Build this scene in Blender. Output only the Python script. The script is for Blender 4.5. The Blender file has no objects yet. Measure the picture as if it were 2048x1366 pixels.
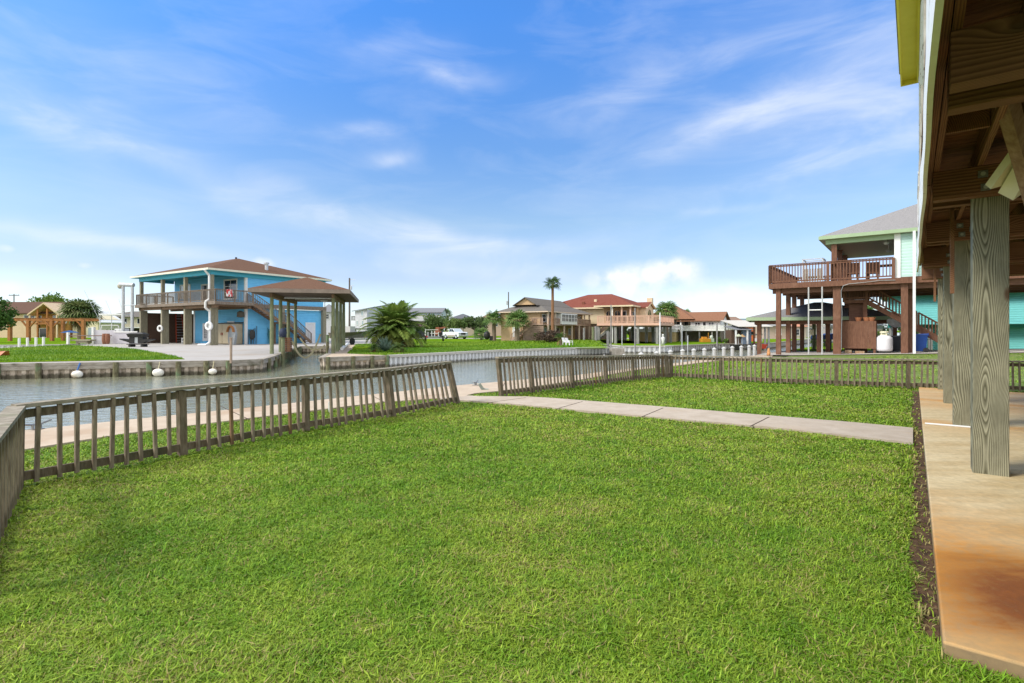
import bpy, bmesh, math, random
import numpy as np
from mathutils import Vector
random.seed(7); RNG = np.random.default_rng(11)
R = math.radians
K = 8/7                      # every length below is written in units of 1.143 m
EYE, HOR, FPX = 1.4, 660.0, 1050.0
C = bpy.context.scene.collection
SC = bpy.context.scene

# ------------------------------------------------------------------ camera
cam = bpy.data.objects.new('camera', bpy.data.cameras.new('camera')); C.objects.link(cam)
cam.location = (0, 0, EYE*K); cam.rotation_euler = (R(90), 0, 0)
cam.data.sensor_width = 36; cam.data.lens = 36*FPX/2048
cam.data.shift_y = -(683-HOR)/2048
cam.data.clip_start = 0.05; cam.data.clip_end = 6000
SC.camera = cam

# ------------------------------------------------------------------ world, sun, exposure
SUN_EL, SUN_AZ = R(44), R(252)      # azimuth measured clockwise from +Y
def NN(t, typ, **kw):
    n = t.nodes.new(typ)
    for k, v in kw.items():
        if k.startswith('i_'):
            k = k[2:]; n.inputs[int(k) if k.isdigit() else k.replace('_', ' ')].default_value = v
        else: setattr(n, k, v)
    return n
def math_n(t, op, a, b=None, c=None):
    n = t.nodes.new('ShaderNodeMath'); n.operation = op
    for i, x in enumerate((a, b, c)):
        if x is None: continue
        if hasattr(x, 'is_linked') or hasattr(x, 'links'): t.links.new(x, n.inputs[i])
        else: n.inputs[i].default_value = x
    return n.outputs[0]
world = bpy.data.worlds.new('World'); SC.world = world; world.use_nodes = True
wt = world.node_tree; wt.nodes.clear(); L = wt.links.new
sky = NN(wt, 'ShaderNodeTexSky', sky_type='NISHITA', sun_disc=False, sun_elevation=SUN_EL, sun_rotation=SUN_AZ,
         air_density=1.0, dust_density=0.6, ozone_density=2.2, altitude=0)
hs = NN(wt, 'ShaderNodeHueSaturation', i_Hue=0.505, i_Saturation=1.10, i_Value=1.0)
tcw = NN(wt, 'ShaderNodeTexCoord'); sep = NN(wt, 'ShaderNodeSeparateXYZ'); L(tcw.outputs['Generated'], sep.inputs[0])
az = math_n(wt, 'ARCTAN2', sep.outputs[0], sep.outputs[1]); el = math_n(wt, 'ARCSINE', sep.outputs[2])
rampf = NN(wt, 'ShaderNodeMapRange', i_1=0.0, i_2=R(90)); L(el, rampf.inputs[0])
cr_ = NN(wt, 'ShaderNodeValToRGB'); ce = cr_.color_ramp.elements
for k, (d, c) in enumerate(((0,(.72,.80,1.0)),(5.4,(.59,.56,.64)),(11.3,(.66,.65,.625)),(19,(.56,.67,.75)),(31,(.55,.79,1.0)),(42,(.58,.82,.98)))):
    e_ = ce[k] if k < 2 else ce.new(d/90)
    e_.position = d/90; e_.color = (*c, 1)
L(rampf.outputs[0], cr_.inputs[0])
tint = NN(wt, 'ShaderNodeMix', data_type='RGBA', blend_type='MULTIPLY'); tint.inputs[0].default_value = 1
L(sky.outputs[0], tint.inputs[6]); L(cr_.outputs[0], tint.inputs[7])
dbl = NN(wt, 'ShaderNodeVectorMath', operation='SCALE'); dbl.inputs['Scale'].default_value = 2.08; L(tint.outputs[2], dbl.inputs[0]); L(dbl.outputs[0], hs.inputs['Color'])
comb = NN(wt, 'ShaderNodeCombineXYZ'); L(az, comb.inputs[0]); L(el, comb.inputs[1])
mapA = NN(wt, 'ShaderNodeMapping'); mapA.inputs['Scale'].default_value = (1.7, 6.0, 1); mapA.inputs['Rotation'].default_value = (0, 0, R(-14))
L(comb.outputs[0], mapA.inputs[0])
nz = NN(wt, 'ShaderNodeTexNoise', i_Scale=2.4, i_Detail=8.0, i_Roughness=0.58, i_Distortion=0.6); L(mapA.outputs[0], nz.inputs['Vector'])
nw = NN(wt, 'ShaderNodeTexNoise', i_Scale=7.0, i_Detail=3.0); L(comb.outputs[0], nw.inputs['Vector'])
sw = NN(wt, 'ShaderNodeSeparateColor'); L(nw.outputs['Color'], sw.inputs[0])
azw = math_n(wt, 'ADD', az, math_n(wt, 'MULTIPLY', math_n(wt, 'SUBTRACT', sw.outputs[0], 0.5), 0.10))
elw = math_n(wt, 'ADD', el, math_n(wt, 'MULTIPLY', math_n(wt, 'SUBTRACT', sw.outputs[1], 0.5), 0.055))
# thin clouds as real directions round the place: (azimuth px, height px, half length, half height, tilt, strength) read off at one focal length
CL = [(60,235,150,26,14,.30),(260,300,170,30,22,.34),(450,370,190,34,22,.30),(720,450,200,36,20,.38),(900,485,150,26,10,.50),(1010,500,140,22,0,.45),
      (130,470,260,22,4,.50),(330,492,220,18,4,.40),(60,180,300,50,8,.26),(720,257,70,20,-4,.55),(780,315,50,16,-14,.42),(920,143,75,20,2,.60),(800,85,90,26,-8,.20),
      (1230,195,150,40,-12,.30),(1420,265,150,36,-14,.42),(1560,235,270,70,-8,.34),(1700,265,220,66,0,.27),(1640,330,190,34,-8,.36),(1820,110,180,90,10,.25),
      (1470,420,70,12,-4,.35),(1500,60,300,70,8,.18),(1050,545,260,22,2,.35),(300,130,300,60,12,.14)]
PUFF = [(1285,562,85,42,-4,1.15),(1350,535,36,24,0,1.0),(1480,592,95,34,4,1.0),(1230,556,34,20,0,.8),(215,606,52,22,0,.72),(530,526,24,16,0,.6),(20,575,46,18,0,.66),(12,497,20,12,0,.5),(170,532,18,9,0,.48),
        (1620,620,90,22,0,.6),(800,640,500,14,0,.45),(1250,610,300,24,0,.4)]
def blobs(lst, A, E):
    tot = None
    for (px, py, w, h, rot, s) in lst:
        x0 = math.atan2(px-1024, FPX); e0 = math.atan2((HOR-py)*math.cos(x0), FPX)
        w, h = w/FPX*math.cos(x0)**2*1.1, h/FPX*math.cos(x0)*(.8 if h < 50 else 1)
        du = math_n(wt, 'SUBTRACT', A, x0); dv = math_n(wt, 'SUBTRACT', E, e0)
        c, sn = math.cos(R(-rot)), math.sin(R(-rot))
        u = math_n(wt, 'ADD', math_n(wt, 'MULTIPLY', du, c/w), math_n(wt, 'MULTIPLY', dv, sn/w))
        v = math_n(wt, 'ADD', math_n(wt, 'MULTIPLY', du, -sn/h), math_n(wt, 'MULTIPLY', dv, c/h))
        q = math_n(wt, 'ADD', math_n(wt, 'MULTIPLY', u, u), math_n(wt, 'MULTIPLY', v, v))
        g = math_n(wt, 'MULTIPLY', math_n(wt, 'EXPONENT', math_n(wt, 'MULTIPLY', q, -1.0)), s)
        tot = g if tot is None else math_n(wt, 'ADD', tot, g)
    return tot
mr = NN(wt, 'ShaderNodeMapRange', i_1=0.34, i_2=0.64, i_3=0.30, i_4=1.0); L(nz.outputs[0], mr.inputs[0])
thin = math_n(wt, 'MULTIPLY', math_n(wt, 'MULTIPLY', blobs(CL, azw, elw), mr.outputs[0]), 0.80)
veil = NN(wt, 'ShaderNodeMapRange', i_1=0.45, i_2=0.85, i_3=0.0, i_4=0.16); L(nz.outputs[0], veil.inputs[0])
npf = NN(wt, 'ShaderNodeTexNoise', i_Scale=16.0, i_Detail=6.0, i_Roughness=0.55); L(comb.outputs[0], npf.inputs['Vector'])
pf = math_n(wt, 'MULTIPLY', blobs(PUFF, az, el), math_n(wt, 'ADD', 0.75, math_n(wt, 'MULTIPLY', math_n(wt, 'SUBTRACT', npf.outputs[0], 0.5), 3.2)))
pfr = NN(wt, 'ShaderNodeMapRange', i_1=0.16, i_2=0.85, i_3=0.0, i_4=0.8); L(pf, pfr.inputs[0])
hi_ = NN(wt, 'ShaderNodeMapRange', i_1=R(38), i_2=R(58), i_3=0.0, i_4=0.85); L(el, hi_.inputs[0])          # unseen white sky overhead and behind the camera, added to fill the shade
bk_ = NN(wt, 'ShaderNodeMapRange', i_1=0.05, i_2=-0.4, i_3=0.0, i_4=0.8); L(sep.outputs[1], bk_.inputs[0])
tot = math_n(wt, 'ADD', math_n(wt, 'ADD', thin, veil.outputs[0]), pfr.outputs[0])
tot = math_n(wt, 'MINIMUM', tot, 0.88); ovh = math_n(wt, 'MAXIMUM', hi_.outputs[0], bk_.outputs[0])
mixc = NN(wt, 'ShaderNodeMix', data_type='RGBA', blend_type='MIX'); L(tot, mixc.inputs[0]); L(hs.outputs[0], mixc.inputs[6])
mixc.inputs[7].default_value = (7.6, 7.8, 8.2, 1)
bg = NN(wt, 'ShaderNodeBackground', i_Strength=0.105); mixb = NN(wt, 'ShaderNodeMix', data_type='RGBA'); L(ovh, mixb.inputs[0]); L(mixc.outputs[2], mixb.inputs[6]); mixb.inputs[7].default_value = (13.0, 12.7, 12.3, 1)  # last colour is the added off-frame fill sky, brighter than the visible clouds
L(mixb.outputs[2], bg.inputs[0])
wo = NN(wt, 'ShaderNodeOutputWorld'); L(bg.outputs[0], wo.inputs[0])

sl = bpy.data.lights.new('sun', 'SUN'); sl.energy = 2.9; sl.angle = R(17); sl.color = (1.0, 0.94, 0.84)
sun = bpy.data.objects.new('sun', sl); C.objects.link(sun)
sd = Vector((math.sin(SUN_AZ)*math.cos(SUN_EL), math.cos(SUN_AZ)*math.cos(SUN_EL), math.sin(SUN_EL)))
sun.rotation_euler = sd.to_track_quat('Z', 'Y').to_euler(); sun.location = (0, -5, 30)
SC.view_settings.view_transform = 'Standard'; SC.view_settings.look = 'None'
SC.view_settings.gamma = 1; SC.view_settings.use_curve_mapping = False
SC.view_settings.exposure = 0.41
SC.cycles.max_bounces = 6; SC.cycles.diffuse_bounces = 3; SC.cycles.glossy_bounces = 3; SC.cycles.transparent_max_bounces = 6

# ------------------------------------------------------------------ helpers
def G(px, py, z=0.0):
    Y = FPX*(EYE-z)/(py-HOR); return ((px-1024)/FPX*Y, Y, z)
def G2(px, py): return G(px, py)[:2]
def AT(px, Y, py): return ((px-1024)/FPX*Y, Y, EYE-(py-HOR)*Y/FPX)
class Frame:
    def __init__(s, o, e1, e2=None, k=1.0):
        s.k = k
        n = math.hypot(*e1); s.e1 = (e1[0]/n, e1[1]/n)
        s.e2 = e2 if e2 else (-s.e1[1], s.e1[0]); n = math.hypot(*s.e2); s.e2 = (s.e2[0]/n, s.e2[1]/n)
        s.o = (o[0], o[1], o[2] if len(o) > 2 else 0.0); s.det = s.e1[0]*s.e2[1]-s.e1[1]*s.e2[0]
    def __call__(s, p):
        k = s.k; return (s.o[0]+k*(p[0]*s.e1[0]+p[1]*s.e2[0]), s.o[1]+k*(p[0]*s.e1[1]+p[1]*s.e2[1]), s.o[2]+k*p[2])
ID = Frame((0, 0, 0), (1, 0))
ROOT = {}
def tag(o, label=None, cat=None, group=None, kind=None):
    if label: o['label'] = label
    if cat: o['category'] = cat
    if group: o['group'] = group
    if kind: o['kind'] = kind
    return o
def thing(name, label, cat, loc, group=None):
    o = bpy.data.objects.new(name, None); C.objects.link(o); o.empty_display_size = 0.2
    loc = (loc[0], loc[1], loc[2] if len(loc) > 2 else 0.0)
    o.location = [c*K for c in loc]; ROOT[o] = loc
    return tag(o, label, cat, group)
def smul(a, k): return (a[0]*k, a[1]*k, a[2]*k)
class MB:
    def __init__(s, F=ID): s.F = F; s.V = []; s.f = []
    def vs(s, pts):
        n = len(s.V); s.V += [s.F(p) for p in pts]; return n
    def hexa(s, p):
        n = s.vs(p)
        for q in ((0,3,2,1),(4,5,6,7),(0,1,5,4),(1,2,6,5),(2,3,7,6),(3,0,4,7)): s.f.append(tuple(n+i for i in q))
        return s
    def box(s, x0, x1, y0, y1, z0, z1):
        return s.hexa([(x0,y0,z0),(x1,y0,z0),(x1,y1,z0),(x0,y1,z0),(x0,y0,z1),(x1,y0,z1),(x1,y1,z1),(x0,y1,z1)])
    def bar(s, p, q, w, h, up=(0,0,1)):
        p, q, up = Vector(p), Vector(q), Vector(up); d = (q-p).normalized(); x = d.cross(up)
        if x.length < 1e-4: x = d.cross(Vector((1,0,0)))
        x = x.normalized()*w/2; u = x.cross(d).normalized()*h/2
        return s.hexa([p-x-u, p+x-u, q+x-u, q-x-u, p-x+u, p+x+u, q+x+u, q-x+u])
    def tube(s, p, q, r0, r1=None, n=10):
        r1 = r0 if r1 is None else r1
        p, q = Vector(p), Vector(q); d = (q-p).normalized(); a = Vector((0,0,1)) if abs(d.z) < .9 else Vector((1,0,0))
        x = d.cross(a).normalized(); y = d.cross(x)
        pts = [c+(x*math.cos(t)+y*math.sin(t))*r for c, r in ((p,r0),(q,r1)) for t in (2*math.pi*i/n for i in range(n))]
        b = s.vs(pts)
        for i in range(n): s.f.append((b+i, b+(i+1)%n, b+n+(i+1)%n, b+n+i))
        s.f.append(tuple(b+n-1-i for i in range(n))); s.f.append(tuple(b+n+i for i in range(n)))
        return s
    def path(s, pts, r, n=7):
        for a, b in zip(pts[:-1], pts[1:]): s.tube(a, b, r, r, n)
        return s
    def prism(s, poly, z0, z1):
        n = len(poly)
        ar = sum(poly[i][0]*poly[(i+1)%n][1]-poly[(i+1)%n][0]*poly[i][1] for i in range(n))
        if ar < 0: poly = poly[::-1]
        b = s.vs([(p[0],p[1],z0) for p in poly]+[(p[0],p[1],z1) for p in poly])
        s.f.append(tuple(b+n-1-i for i in range(n))); s.f.append(tuple(b+n+i for i in range(n)))
        for i in range(n): s.f.append((b+i, b+(i+1)%n, b+n+(i+1)%n, b+n+i))
        return s
    def slab(s, prof, axis0):           # prism of any 3D outline swept along a vector
        n = len(prof); b = s.vs(list(prof)+[tuple(p[i]+axis0[i] for i in range(3)) for p in prof])
        s.f.append(tuple(b+n-1-i for i in range(n))); s.f.append(tuple(b+n+i for i in range(n)))
        for i in range(n): s.f.append((b+i, b+(i+1)%n, b+n+(i+1)%n, b+n+i))
        return s
    def lathe(s, c, prof, n=16):
        b = s.vs([(c[0]+r*math.cos(2*math.pi*i/n), c[1]+r*math.sin(2*math.pi*i/n), c[2]+z) for r, z in prof for i in range(n)])
        for k in range(len(prof)-1):
            for i in range(n): s.f.append((b+k*n+i, b+k*n+(i+1)%n, b+(k+1)*n+(i+1)%n, b+(k+1)*n+i))
        s.f.append(tuple(b+n-1-i for i in range(n))); m = b+(len(prof)-1)*n; s.f.append(tuple(m+i for i in range(n)))
        return s
    def ell(s, c, r, n=14, m=8):
        return s.lathe_ell(c, r, n, m)
    def lathe_ell(s, c, r, n, m):
        b = s.vs([(c[0]+r[0]*math.sin(math.pi*(k+.02)/(m+.04))*math.cos(2*math.pi*i/n), c[1]+r[1]*math.sin(math.pi*(k+.02)/(m+.04))*math.sin(2*math.pi*i/n),
                   c[2]-r[2]*math.cos(math.pi*(k+.02)/(m+.04))) for k in range(m+1) for i in range(n)])
        for k in range(m):
            for i in range(n): s.f.append((b+k*n+i, b+k*n+(i+1)%n, b+(k+1)*n+(i+1)%n, b+(k+1)*n+i))
        s.f.append(tuple(b+n-1-i for i in range(n))); q = b+m*n; s.f.append(tuple(q+i for i in range(n)))
        return s
    def quad(s, a, b, c, d):
        n = s.vs([a,b,c,d]); s.f.append((n,n+1,n+2,n+3)); return s
    def torus(s, c, R0, r, nrm, n=20, m=8):
        nrm = Vector(nrm).normalized(); x = nrm.cross(Vector((0,0,1))).normalized(); y = nrm.cross(x)
        pts = []
        for i in range(n):
            d = x*math.cos(2*math.pi*i/n)+y*math.sin(2*math.pi*i/n)
            for j in range(m): pts.append(Vector(c)+d*(R0+r*math.cos(2*math.pi*j/m))+nrm*r*math.sin(2*math.pi*j/m))
        b = s.vs(pts)
        for i in range(n):
            for j in range(m): s.f.append((b+i*m+j, b+((i+1)%n)*m+j, b+((i+1)%n)*m+(j+1)%m, b+i*m+(j+1)%m))
        return s
    def build(s, name, mat, parent=None, loc=None, smooth=False, org=None):
        base = ROOT[parent] if parent is not None else (loc or (0,0,0))
        base = (base[0], base[1], base[2] if len(base) > 2 else 0.0)
        off = org or base
        me = bpy.data.meshes.new(name)
        fl = s.f if s.F.det > 0 else [q[::-1] for q in s.f]
        me.from_pydata([tuple((v[i]-off[i])*K for i in range(3)) for v in s.V], [], fl)
        if smooth:
            me.polygons.foreach_set('use_smooth', [True]*len(me.polygons))
        me.materials.append(mat)
        o = bpy.data.objects.new(name, me); C.objects.link(o); ROOT[o] = off
        if parent is not None: o.parent = parent; o.location = [(off[i]-base[i])*K for i in range(3)]
        else: o.location = [c*K for c in off]
        return o
def quads(name, Q, mat, parent=None, loc=(0,0,0), cols=None):
    """many loose quads (N,4,3) as one mesh, colour per quad in attribute 'tint'"""
    base = ROOT[parent] if parent is not None else loc
    base = (base[0], base[1], base[2] if len(base) > 2 else 0.0)
    Q = (np.asarray(Q, dtype=np.float64)-np.array(base))*K; n = len(Q)
    me = bpy.data.meshes.new(name)
    me.vertices.add(4*n); me.vertices.foreach_set('co', Q.reshape(-1).astype(np.float32))
    me.loops.add(4*n); me.loops.foreach_set('vertex_index', np.arange(4*n, dtype=np.int32))
    me.polygons.add(n); me.polygons.foreach_set('loop_start', np.arange(0, 4*n, 4, dtype=np.int32))
    me.update(calc_edges=True)
    if cols is not None:
        at = me.attributes.new('tint', 'FLOAT_COLOR', 'FACE')
        at.data.foreach_set('color', np.concatenate([np.asarray(cols), np.ones((n, 1))], 1).astype(np.float32).reshape(-1))
    me.materials.append(mat)
    o = bpy.data.objects.new(name, me); C.objects.link(o); ROOT[o] = base
    if parent is not None: o.parent = parent
    else: o.location = [c*K for c in base]
    return o
def copy_tree(o, parent=None, loc=None, rz=None):
    c = o.copy(); C.objects.link(c)
    if parent is not None: c.parent = parent
    if loc is not None: c.location = [v*K for v in (loc[0], loc[1], loc[2] if len(loc) > 2 else 0.0)]
    if rz is not None: c.rotation_euler = (0, 0, rz)
    for ch in [x for x in o.children]: copy_tree(ch, c)
    return c

# ------------------------------------------------------------------ materials
MATS = {}
def mat(name, col, col2=None, sc=3.0, st=(1,1,1), rough=.75, bump=.0, bsc=None, metal=0, lap=0, lo=.35, hi=.65, det=5, spec=.3, obj=False, rot=0, col3=None, sc3=1.0, f3=(.55,.75), wet=None):
    if name in MATS: return MATS[name]
    m = bpy.data.materials.new(name); m.use_nodes = True; t = m.node_tree; b = t.nodes['Principled BSDF']; ln = t.links.new
    if 'shingle' in name or 'roof' in name: spec = .08
    b.inputs['Roughness'].default_value = rough; b.inputs['Metallic'].default_value = metal; b.inputs['Specular IOR Level'].default_value = spec
    b.inputs['Base Color'].default_value = (*col, 1)
    if col2 is not None or bump or lap:
        if obj: vec = NN(t, 'ShaderNodeTexCoord').outputs['Object']
        else: vec = NN(t, 'ShaderNodeNewGeometry').outputs['Position']
        mp = NN(t, 'ShaderNodeMapping'); mp.vector_type = 'TEXTURE' if rot else 'POINT'
        if rot:
            mp.inputs['Rotation'].default_value = (0, 0, rot); ln(vec, mp.inputs[0]); mp2 = NN(t, 'ShaderNodeMapping'); ln(mp.outputs[0], mp2.inputs[0]); mp = mp2
        else: ln(vec, mp.inputs[0])
        mp.inputs['Scale'].default_value = st
        nz = NN(t, 'ShaderNodeTexNoise', i_Scale=sc, i_Detail=float(det), i_Roughness=.62); ln(mp.outputs[0], nz.inputs['Vector'])
        if col2 is not None:
            r = NN(t, 'ShaderNodeMapRange', i_1=lo, i_2=hi); ln(nz.outputs[0], r.inputs[0])
            mx = NN(t, 'ShaderNodeMix', data_type='RGBA'); ln(r.outputs[0], mx.inputs[0])
            mx.inputs[6].default_value = (*col, 1); mx.inputs[7].default_value = (*col2, 1); out = mx.outputs[2]
            if col3 is not None:
                n3 = NN(t, 'ShaderNodeTexNoise', i_Scale=sc3, i_Detail=3.0); ln(vec, n3.inputs['Vector'])
                r3 = NN(t, 'ShaderNodeMapRange', i_1=f3[0], i_2=f3[1]); ln(n3.outputs[0], r3.inputs[0])
                m3 = NN(t, 'ShaderNodeMix', data_type='RGBA'); ln(r3.outputs[0], m3.inputs[0]); ln(out, m3.inputs[6]); m3.inputs[7].default_value = (*col3, 1); out = m3.outputs[2]
            if wet:
                zp = NN(t, 'ShaderNodeSeparateXYZ'); ln(NN(t, 'ShaderNodeNewGeometry').outputs['Position'], zp.inputs[0])
                wr = NN(t, 'ShaderNodeMapRange', i_1=(wet[0]+.07)*K, i_2=(wet[0]-.02)*K); ln(math_n(t, 'SUBTRACT', zp.outputs[2], math_n(t, 'MULTIPLY', math_n(t, 'SUBTRACT', nz.outputs[0], .5), .35)), wr.inputs[0])
                mw = NN(t, 'ShaderNodeMix', data_type='RGBA'); ln(math_n(t, 'MULTIPLY', wr.outputs[0], .85), mw.inputs[0]); ln(out, mw.inputs[6]); mw.inputs[7].default_value = (*wet[1], 1); out = mw.outputs[2]
            ln(out, b.inputs['Base Color'])
        h = nz.outputs[0]
        if lap:
            sp = NN(t, 'ShaderNodeSeparateXYZ'); ln(NN(t, 'ShaderNodeNewGeometry').outputs['Position'], sp.inputs[0])
            fr = math_n(t, 'FRACT', math_n(t, 'DIVIDE', sp.outputs[2], lap)); edge = math_n(t, 'POWER', fr, 6.0)
            bp = NN(t, 'ShaderNodeBump', i_Strength=.9, i_Distance=.05); ln(math_n(t, 'SUBTRACT', 1.0, edge), bp.inputs['Height']); ln(bp.outputs[0], b.inputs['Normal'])
        elif bump:
            if bsc:
                n2 = NN(t, 'ShaderNodeTexNoise', i_Scale=bsc, i_Detail=4.0); ln(mp.outputs[0], n2.inputs['Vector']); h = n2.outputs[0]
            bp = NN(t, 'ShaderNodeBump', i_Strength=bump, i_Distance=.02); ln(h, bp.inputs['Height']); ln(bp.outputs[0], b.inputs['Normal'])
    MATS[name] = m; return m
def leafmat(name, rough=.6, trans=.35, gain=1.0):
    if name in MATS: return MATS[name]
    m = bpy.data.materials.new(name); m.use_nodes = True; t = m.node_tree; b = t.nodes['Principled BSDF']; ln = t.links.new
    a = NN(t, 'ShaderNodeAttribute', attribute_name='tint'); ln(a.outputs['Color'], b.inputs['Base Color'])
    b.inputs['Roughness'].default_value = rough; b.inputs['Specular IOR Level'].default_value = .25
    tr = NN(t, 'ShaderNodeBsdfTranslucent'); ln(a.outputs['Color'], tr.inputs[0])
    mx = NN(t, 'ShaderNodeMixShader', i_0=trans); ln(b.outputs[0], mx.inputs[1]); ln(tr.outputs[0], mx.inputs[2])
    ln(mx.outputs[0], t.nodes['Material Output'].inputs[0]); MATS[name] = m; return m
LEAF = leafmat('leaf')
u_ = (.607, .794); v_ = (.794, -.607)
ROTU = -math.atan2(.607, .794)
mwood = mat('weathered_fence_wood', (.105,.076,.046), (.20,.16,.11), 6, (6,6,1.2), .85, .35, col3=(.075,.07,.036), sc3=2.2, f3=(.5,.72))
mcap = mat('weathered_cap_wood', (.19,.16,.115), (.32,.285,.22), 5, (2,2,2), .85, .35, col3=(.16,.16,.09), sc3=3.0)
mbal = mat('weathered_baluster', (.135,.10,.066), (.285,.235,.165), 4, (7,7,1.0), .85, .35, det=6)
mbrown = mat('newer_baluster', (.13,.075,.035), (.22,.135,.07), 6, (6,6,1))
mconc = mat('pale_concrete', (.40,.36,.31), (.47,.43,.38), 2.2, rough=.9, bump=.12, bsc=40, col3=(.42,.35,.27), sc3=.5)
mwalk = mat('tan_concrete_walk', (.42,.335,.245), (.49,.40,.30), 2.6, rough=.9, bump=.2, bsc=45, col3=(.36,.25,.16), sc3=.8)
mpath = mat('beige_concrete_path', (.38,.315,.245), (.45,.385,.31), 3.0, rough=.9, bump=.2, bsc=45, col3=(.42,.33,.24), sc3=.9)
msoil = mat('brown_soil', (.035,.019,.010), (.13,.075,.038), 9, rough=1, bump=1.0, bsc=30, det=8)
mjoint = mat('joint_gap', (.07,.05,.035), rough=1)
mwhite = mat('white_paint', (.78,.78,.77), (.70,.70,.68), 4, rough=.5)
mpvc = mat('dull_white_pvc', (.46,.46,.45), (.42,.42,.41), 4, rough=.5)
mblack = mat('black_metal', (.015,.015,.017), (.035,.033,.03), 9, rough=.45)
mgreym = mat('aluminium', (.48,.50,.52), (.58,.60,.62), 5, rough=.4, metal=.35)
mglass = mat('dark_glass', (.025,.032,.04), rough=.06, spec=.6)
mpale_glass = mat('pale_glass', (.35,.42,.48), rough=.15, spec=.6)
# ------------------------------------------------------------------ ground height of my side of the canal
def gh(x, y):
    u = .607*x+.794*y; v = .794*x-.607*y
    s = min(max((u-17)/14.7, 0), 1); t = min(max((v+5.9)/5.5, 0), 2.2)
    if u > 36: s *= max(0, 1-(u-36)/8)
    return .24*s*t
mlawn = mat('lawn_soil_and_thatch', (.085,.135,.022), (.15,.20,.045), 3, rough=1, bump=.7, bsc=60, det=8, col3=(.17,.165,.07), sc3=.8)
def lawn_far():
    m = bpy.data.materials.new('mown_grass'); m.use_nodes = True; t = m.node_tree; b = t.nodes['Principled BSDF']; ln = t.links.new
    pos = NN(t, 'ShaderNodeNewGeometry').outputs['Position']
    n1 = NN(t, 'ShaderNodeTexNoise', i_Scale=.28, i_Detail=6.0); n2 = NN(t, 'ShaderNodeTexNoise', i_Scale=9.0, i_Detail=6.0, i_Roughness=.7)
    ln(pos, n1.inputs['Vector']); ln(pos, n2.inputs['Vector'])
    a = NN(t, 'ShaderNodeMix', data_type='RGBA'); r1 = NN(t, 'ShaderNodeMapRange', i_1=.38, i_2=.62); ln(n1.outputs[0], r1.inputs[0]); ln(r1.outputs[0], a.inputs[0])
    a.inputs[6].default_value = (.082,.185,.008,1); a.inputs[7].default_value = (.15,.235,.014,1)
    c = NN(t, 'ShaderNodeMix', data_type='RGBA', blend_type='MULTIPLY'); c.inputs[0].default_value = 1
    r2 = NN(t, 'ShaderNodeMapRange', i_1=.3, i_2=.7, i_3=.62, i_4=1.3); ln(n2.outputs[0], r2.inputs[0]); ln(a.outputs[2], c.inputs[6]); ln(r2.outputs[0], c.inputs[7])
    ln(c.outputs[2], b.inputs['Base Color']); b.inputs['Roughness'].default_value = 1; b.inputs['Specular IOR Level'].default_value = 0
    bp = NN(t, 'ShaderNodeBump', i_Strength=.5, i_Distance=.04); ln(n2.outputs[0], bp.inputs['Height']); ln(bp.outputs[0], b.inputs['Normal'])
    return m
mgrassfar = lawn_far()
def struct(name, mb, m, **k): return tag(mb.build(name, m, **k), kind='structure')
# ------------------------------------------------------------------ terrain under everything, water
struct('terrain', MB().box(-2500,2500,-300,3000,-3,-2.2), msoil)
def water_mat():
    m = bpy.data.materials.new('canal_water'); m.use_nodes = True; t = m.node_tree; b = t.nodes['Principled BSDF']; ln = t.links.new
    b.inputs['Base Color'].default_value = (.235,.24,.165,1); b.inputs['Roughness'].default_value = .05; b.inputs['IOR'].default_value = 2.2
    b.inputs['Specular IOR Level'].default_value = .5
    b.inputs['Specular Tint'].default_value = (1,.97,.91,1)
    pos = NN(t, 'ShaderNodeNewGeometry').outputs['Position']
    mp = NN(t, 'ShaderNodeMapping'); mp.inputs['Rotation'].default_value = (0,0,R(18)); mp.inputs['Scale'].default_value = (.7,1.5,1); ln(pos, mp.inputs[0])
    n1 = NN(t, 'ShaderNodeTexNoise', i_Scale=2.6, i_Detail=4.0, i_Roughness=.55, i_Distortion=.5); ln(mp.outputs[0], n1.inputs['Vector'])
    bp = NN(t, 'ShaderNodeBump', i_Strength=.30, i_Distance=.15); ln(n1.outputs[0], bp.inputs['Height']); ln(bp.outputs[0], b.inputs['Normal'])
    return m
mwater = water_mat()
ZW = -.62
struct('canal_water', MB().quad((-130,-60,ZW),(320,-60,ZW),(320,420,ZW),(-130,420,ZW)), mwater)
# ------------------------------------------------------------------ my bank
BANK = [(-30,-18),(-16,-3),G2(42,864),G2(519,815),G2(905,773),G2(1150,751.5),G2(1430,717.5),(14.9,30),(18.5,34.2),(24,41),(60,85),(300,390)]
struct('garden_ground', MB().prism(BANK+[(300,-60),(-30,-60)], -2.6, -.03), mlawn)
WALK_IN = [G2(42,903),G2(240,871),G2(519,836),G2(763,806),G2(880,798),G2(930,795)]
WALK_IN2 = [G2(936,791.5),G2(950,788),G2(1005,783),G2(1150,762.5),G2(1265,741.5),G2(1343,733),G2(1430,722.5),G2(1545,713.2)]
w0 = WALK_IN[0]; dW = (w0[0]-WALK_IN[2][0], w0[1]-WALK_IN[2][1]); nW = math.hypot(*dW)
WALK = BANK[1:8]+[WALK_IN2[-1]]+WALK_IN2[::-1][1:]+WALK_IN[::-1]+[(w0[0]+dW[0]/nW*14, w0[1]+dW[1]/nW*14)]
PATH = [G2(1826,889),G2(1700,875),G2(1540,857),G2(1365,842),G2(1190,826),G2(1100,817),G2(1000,808),G2(930,803),G2(885,801.5),G2(880,798),
        G2(930,795),G2(936,793.2),G2(960,794.6),G2(1000,795),G2(1052,795.2),G2(1100,798),G2(1190,805),G2(1365,819),G2(1540,834),G2(1700,847),G2(1826,859)]
walk = struct('waterfront_walkway', MB().prism(WALK, -.5, .02), mwalk)
pth = struct('garden_path', MB().prism(PATH, -.3, .026), mpath)
jb = MB()
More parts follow.
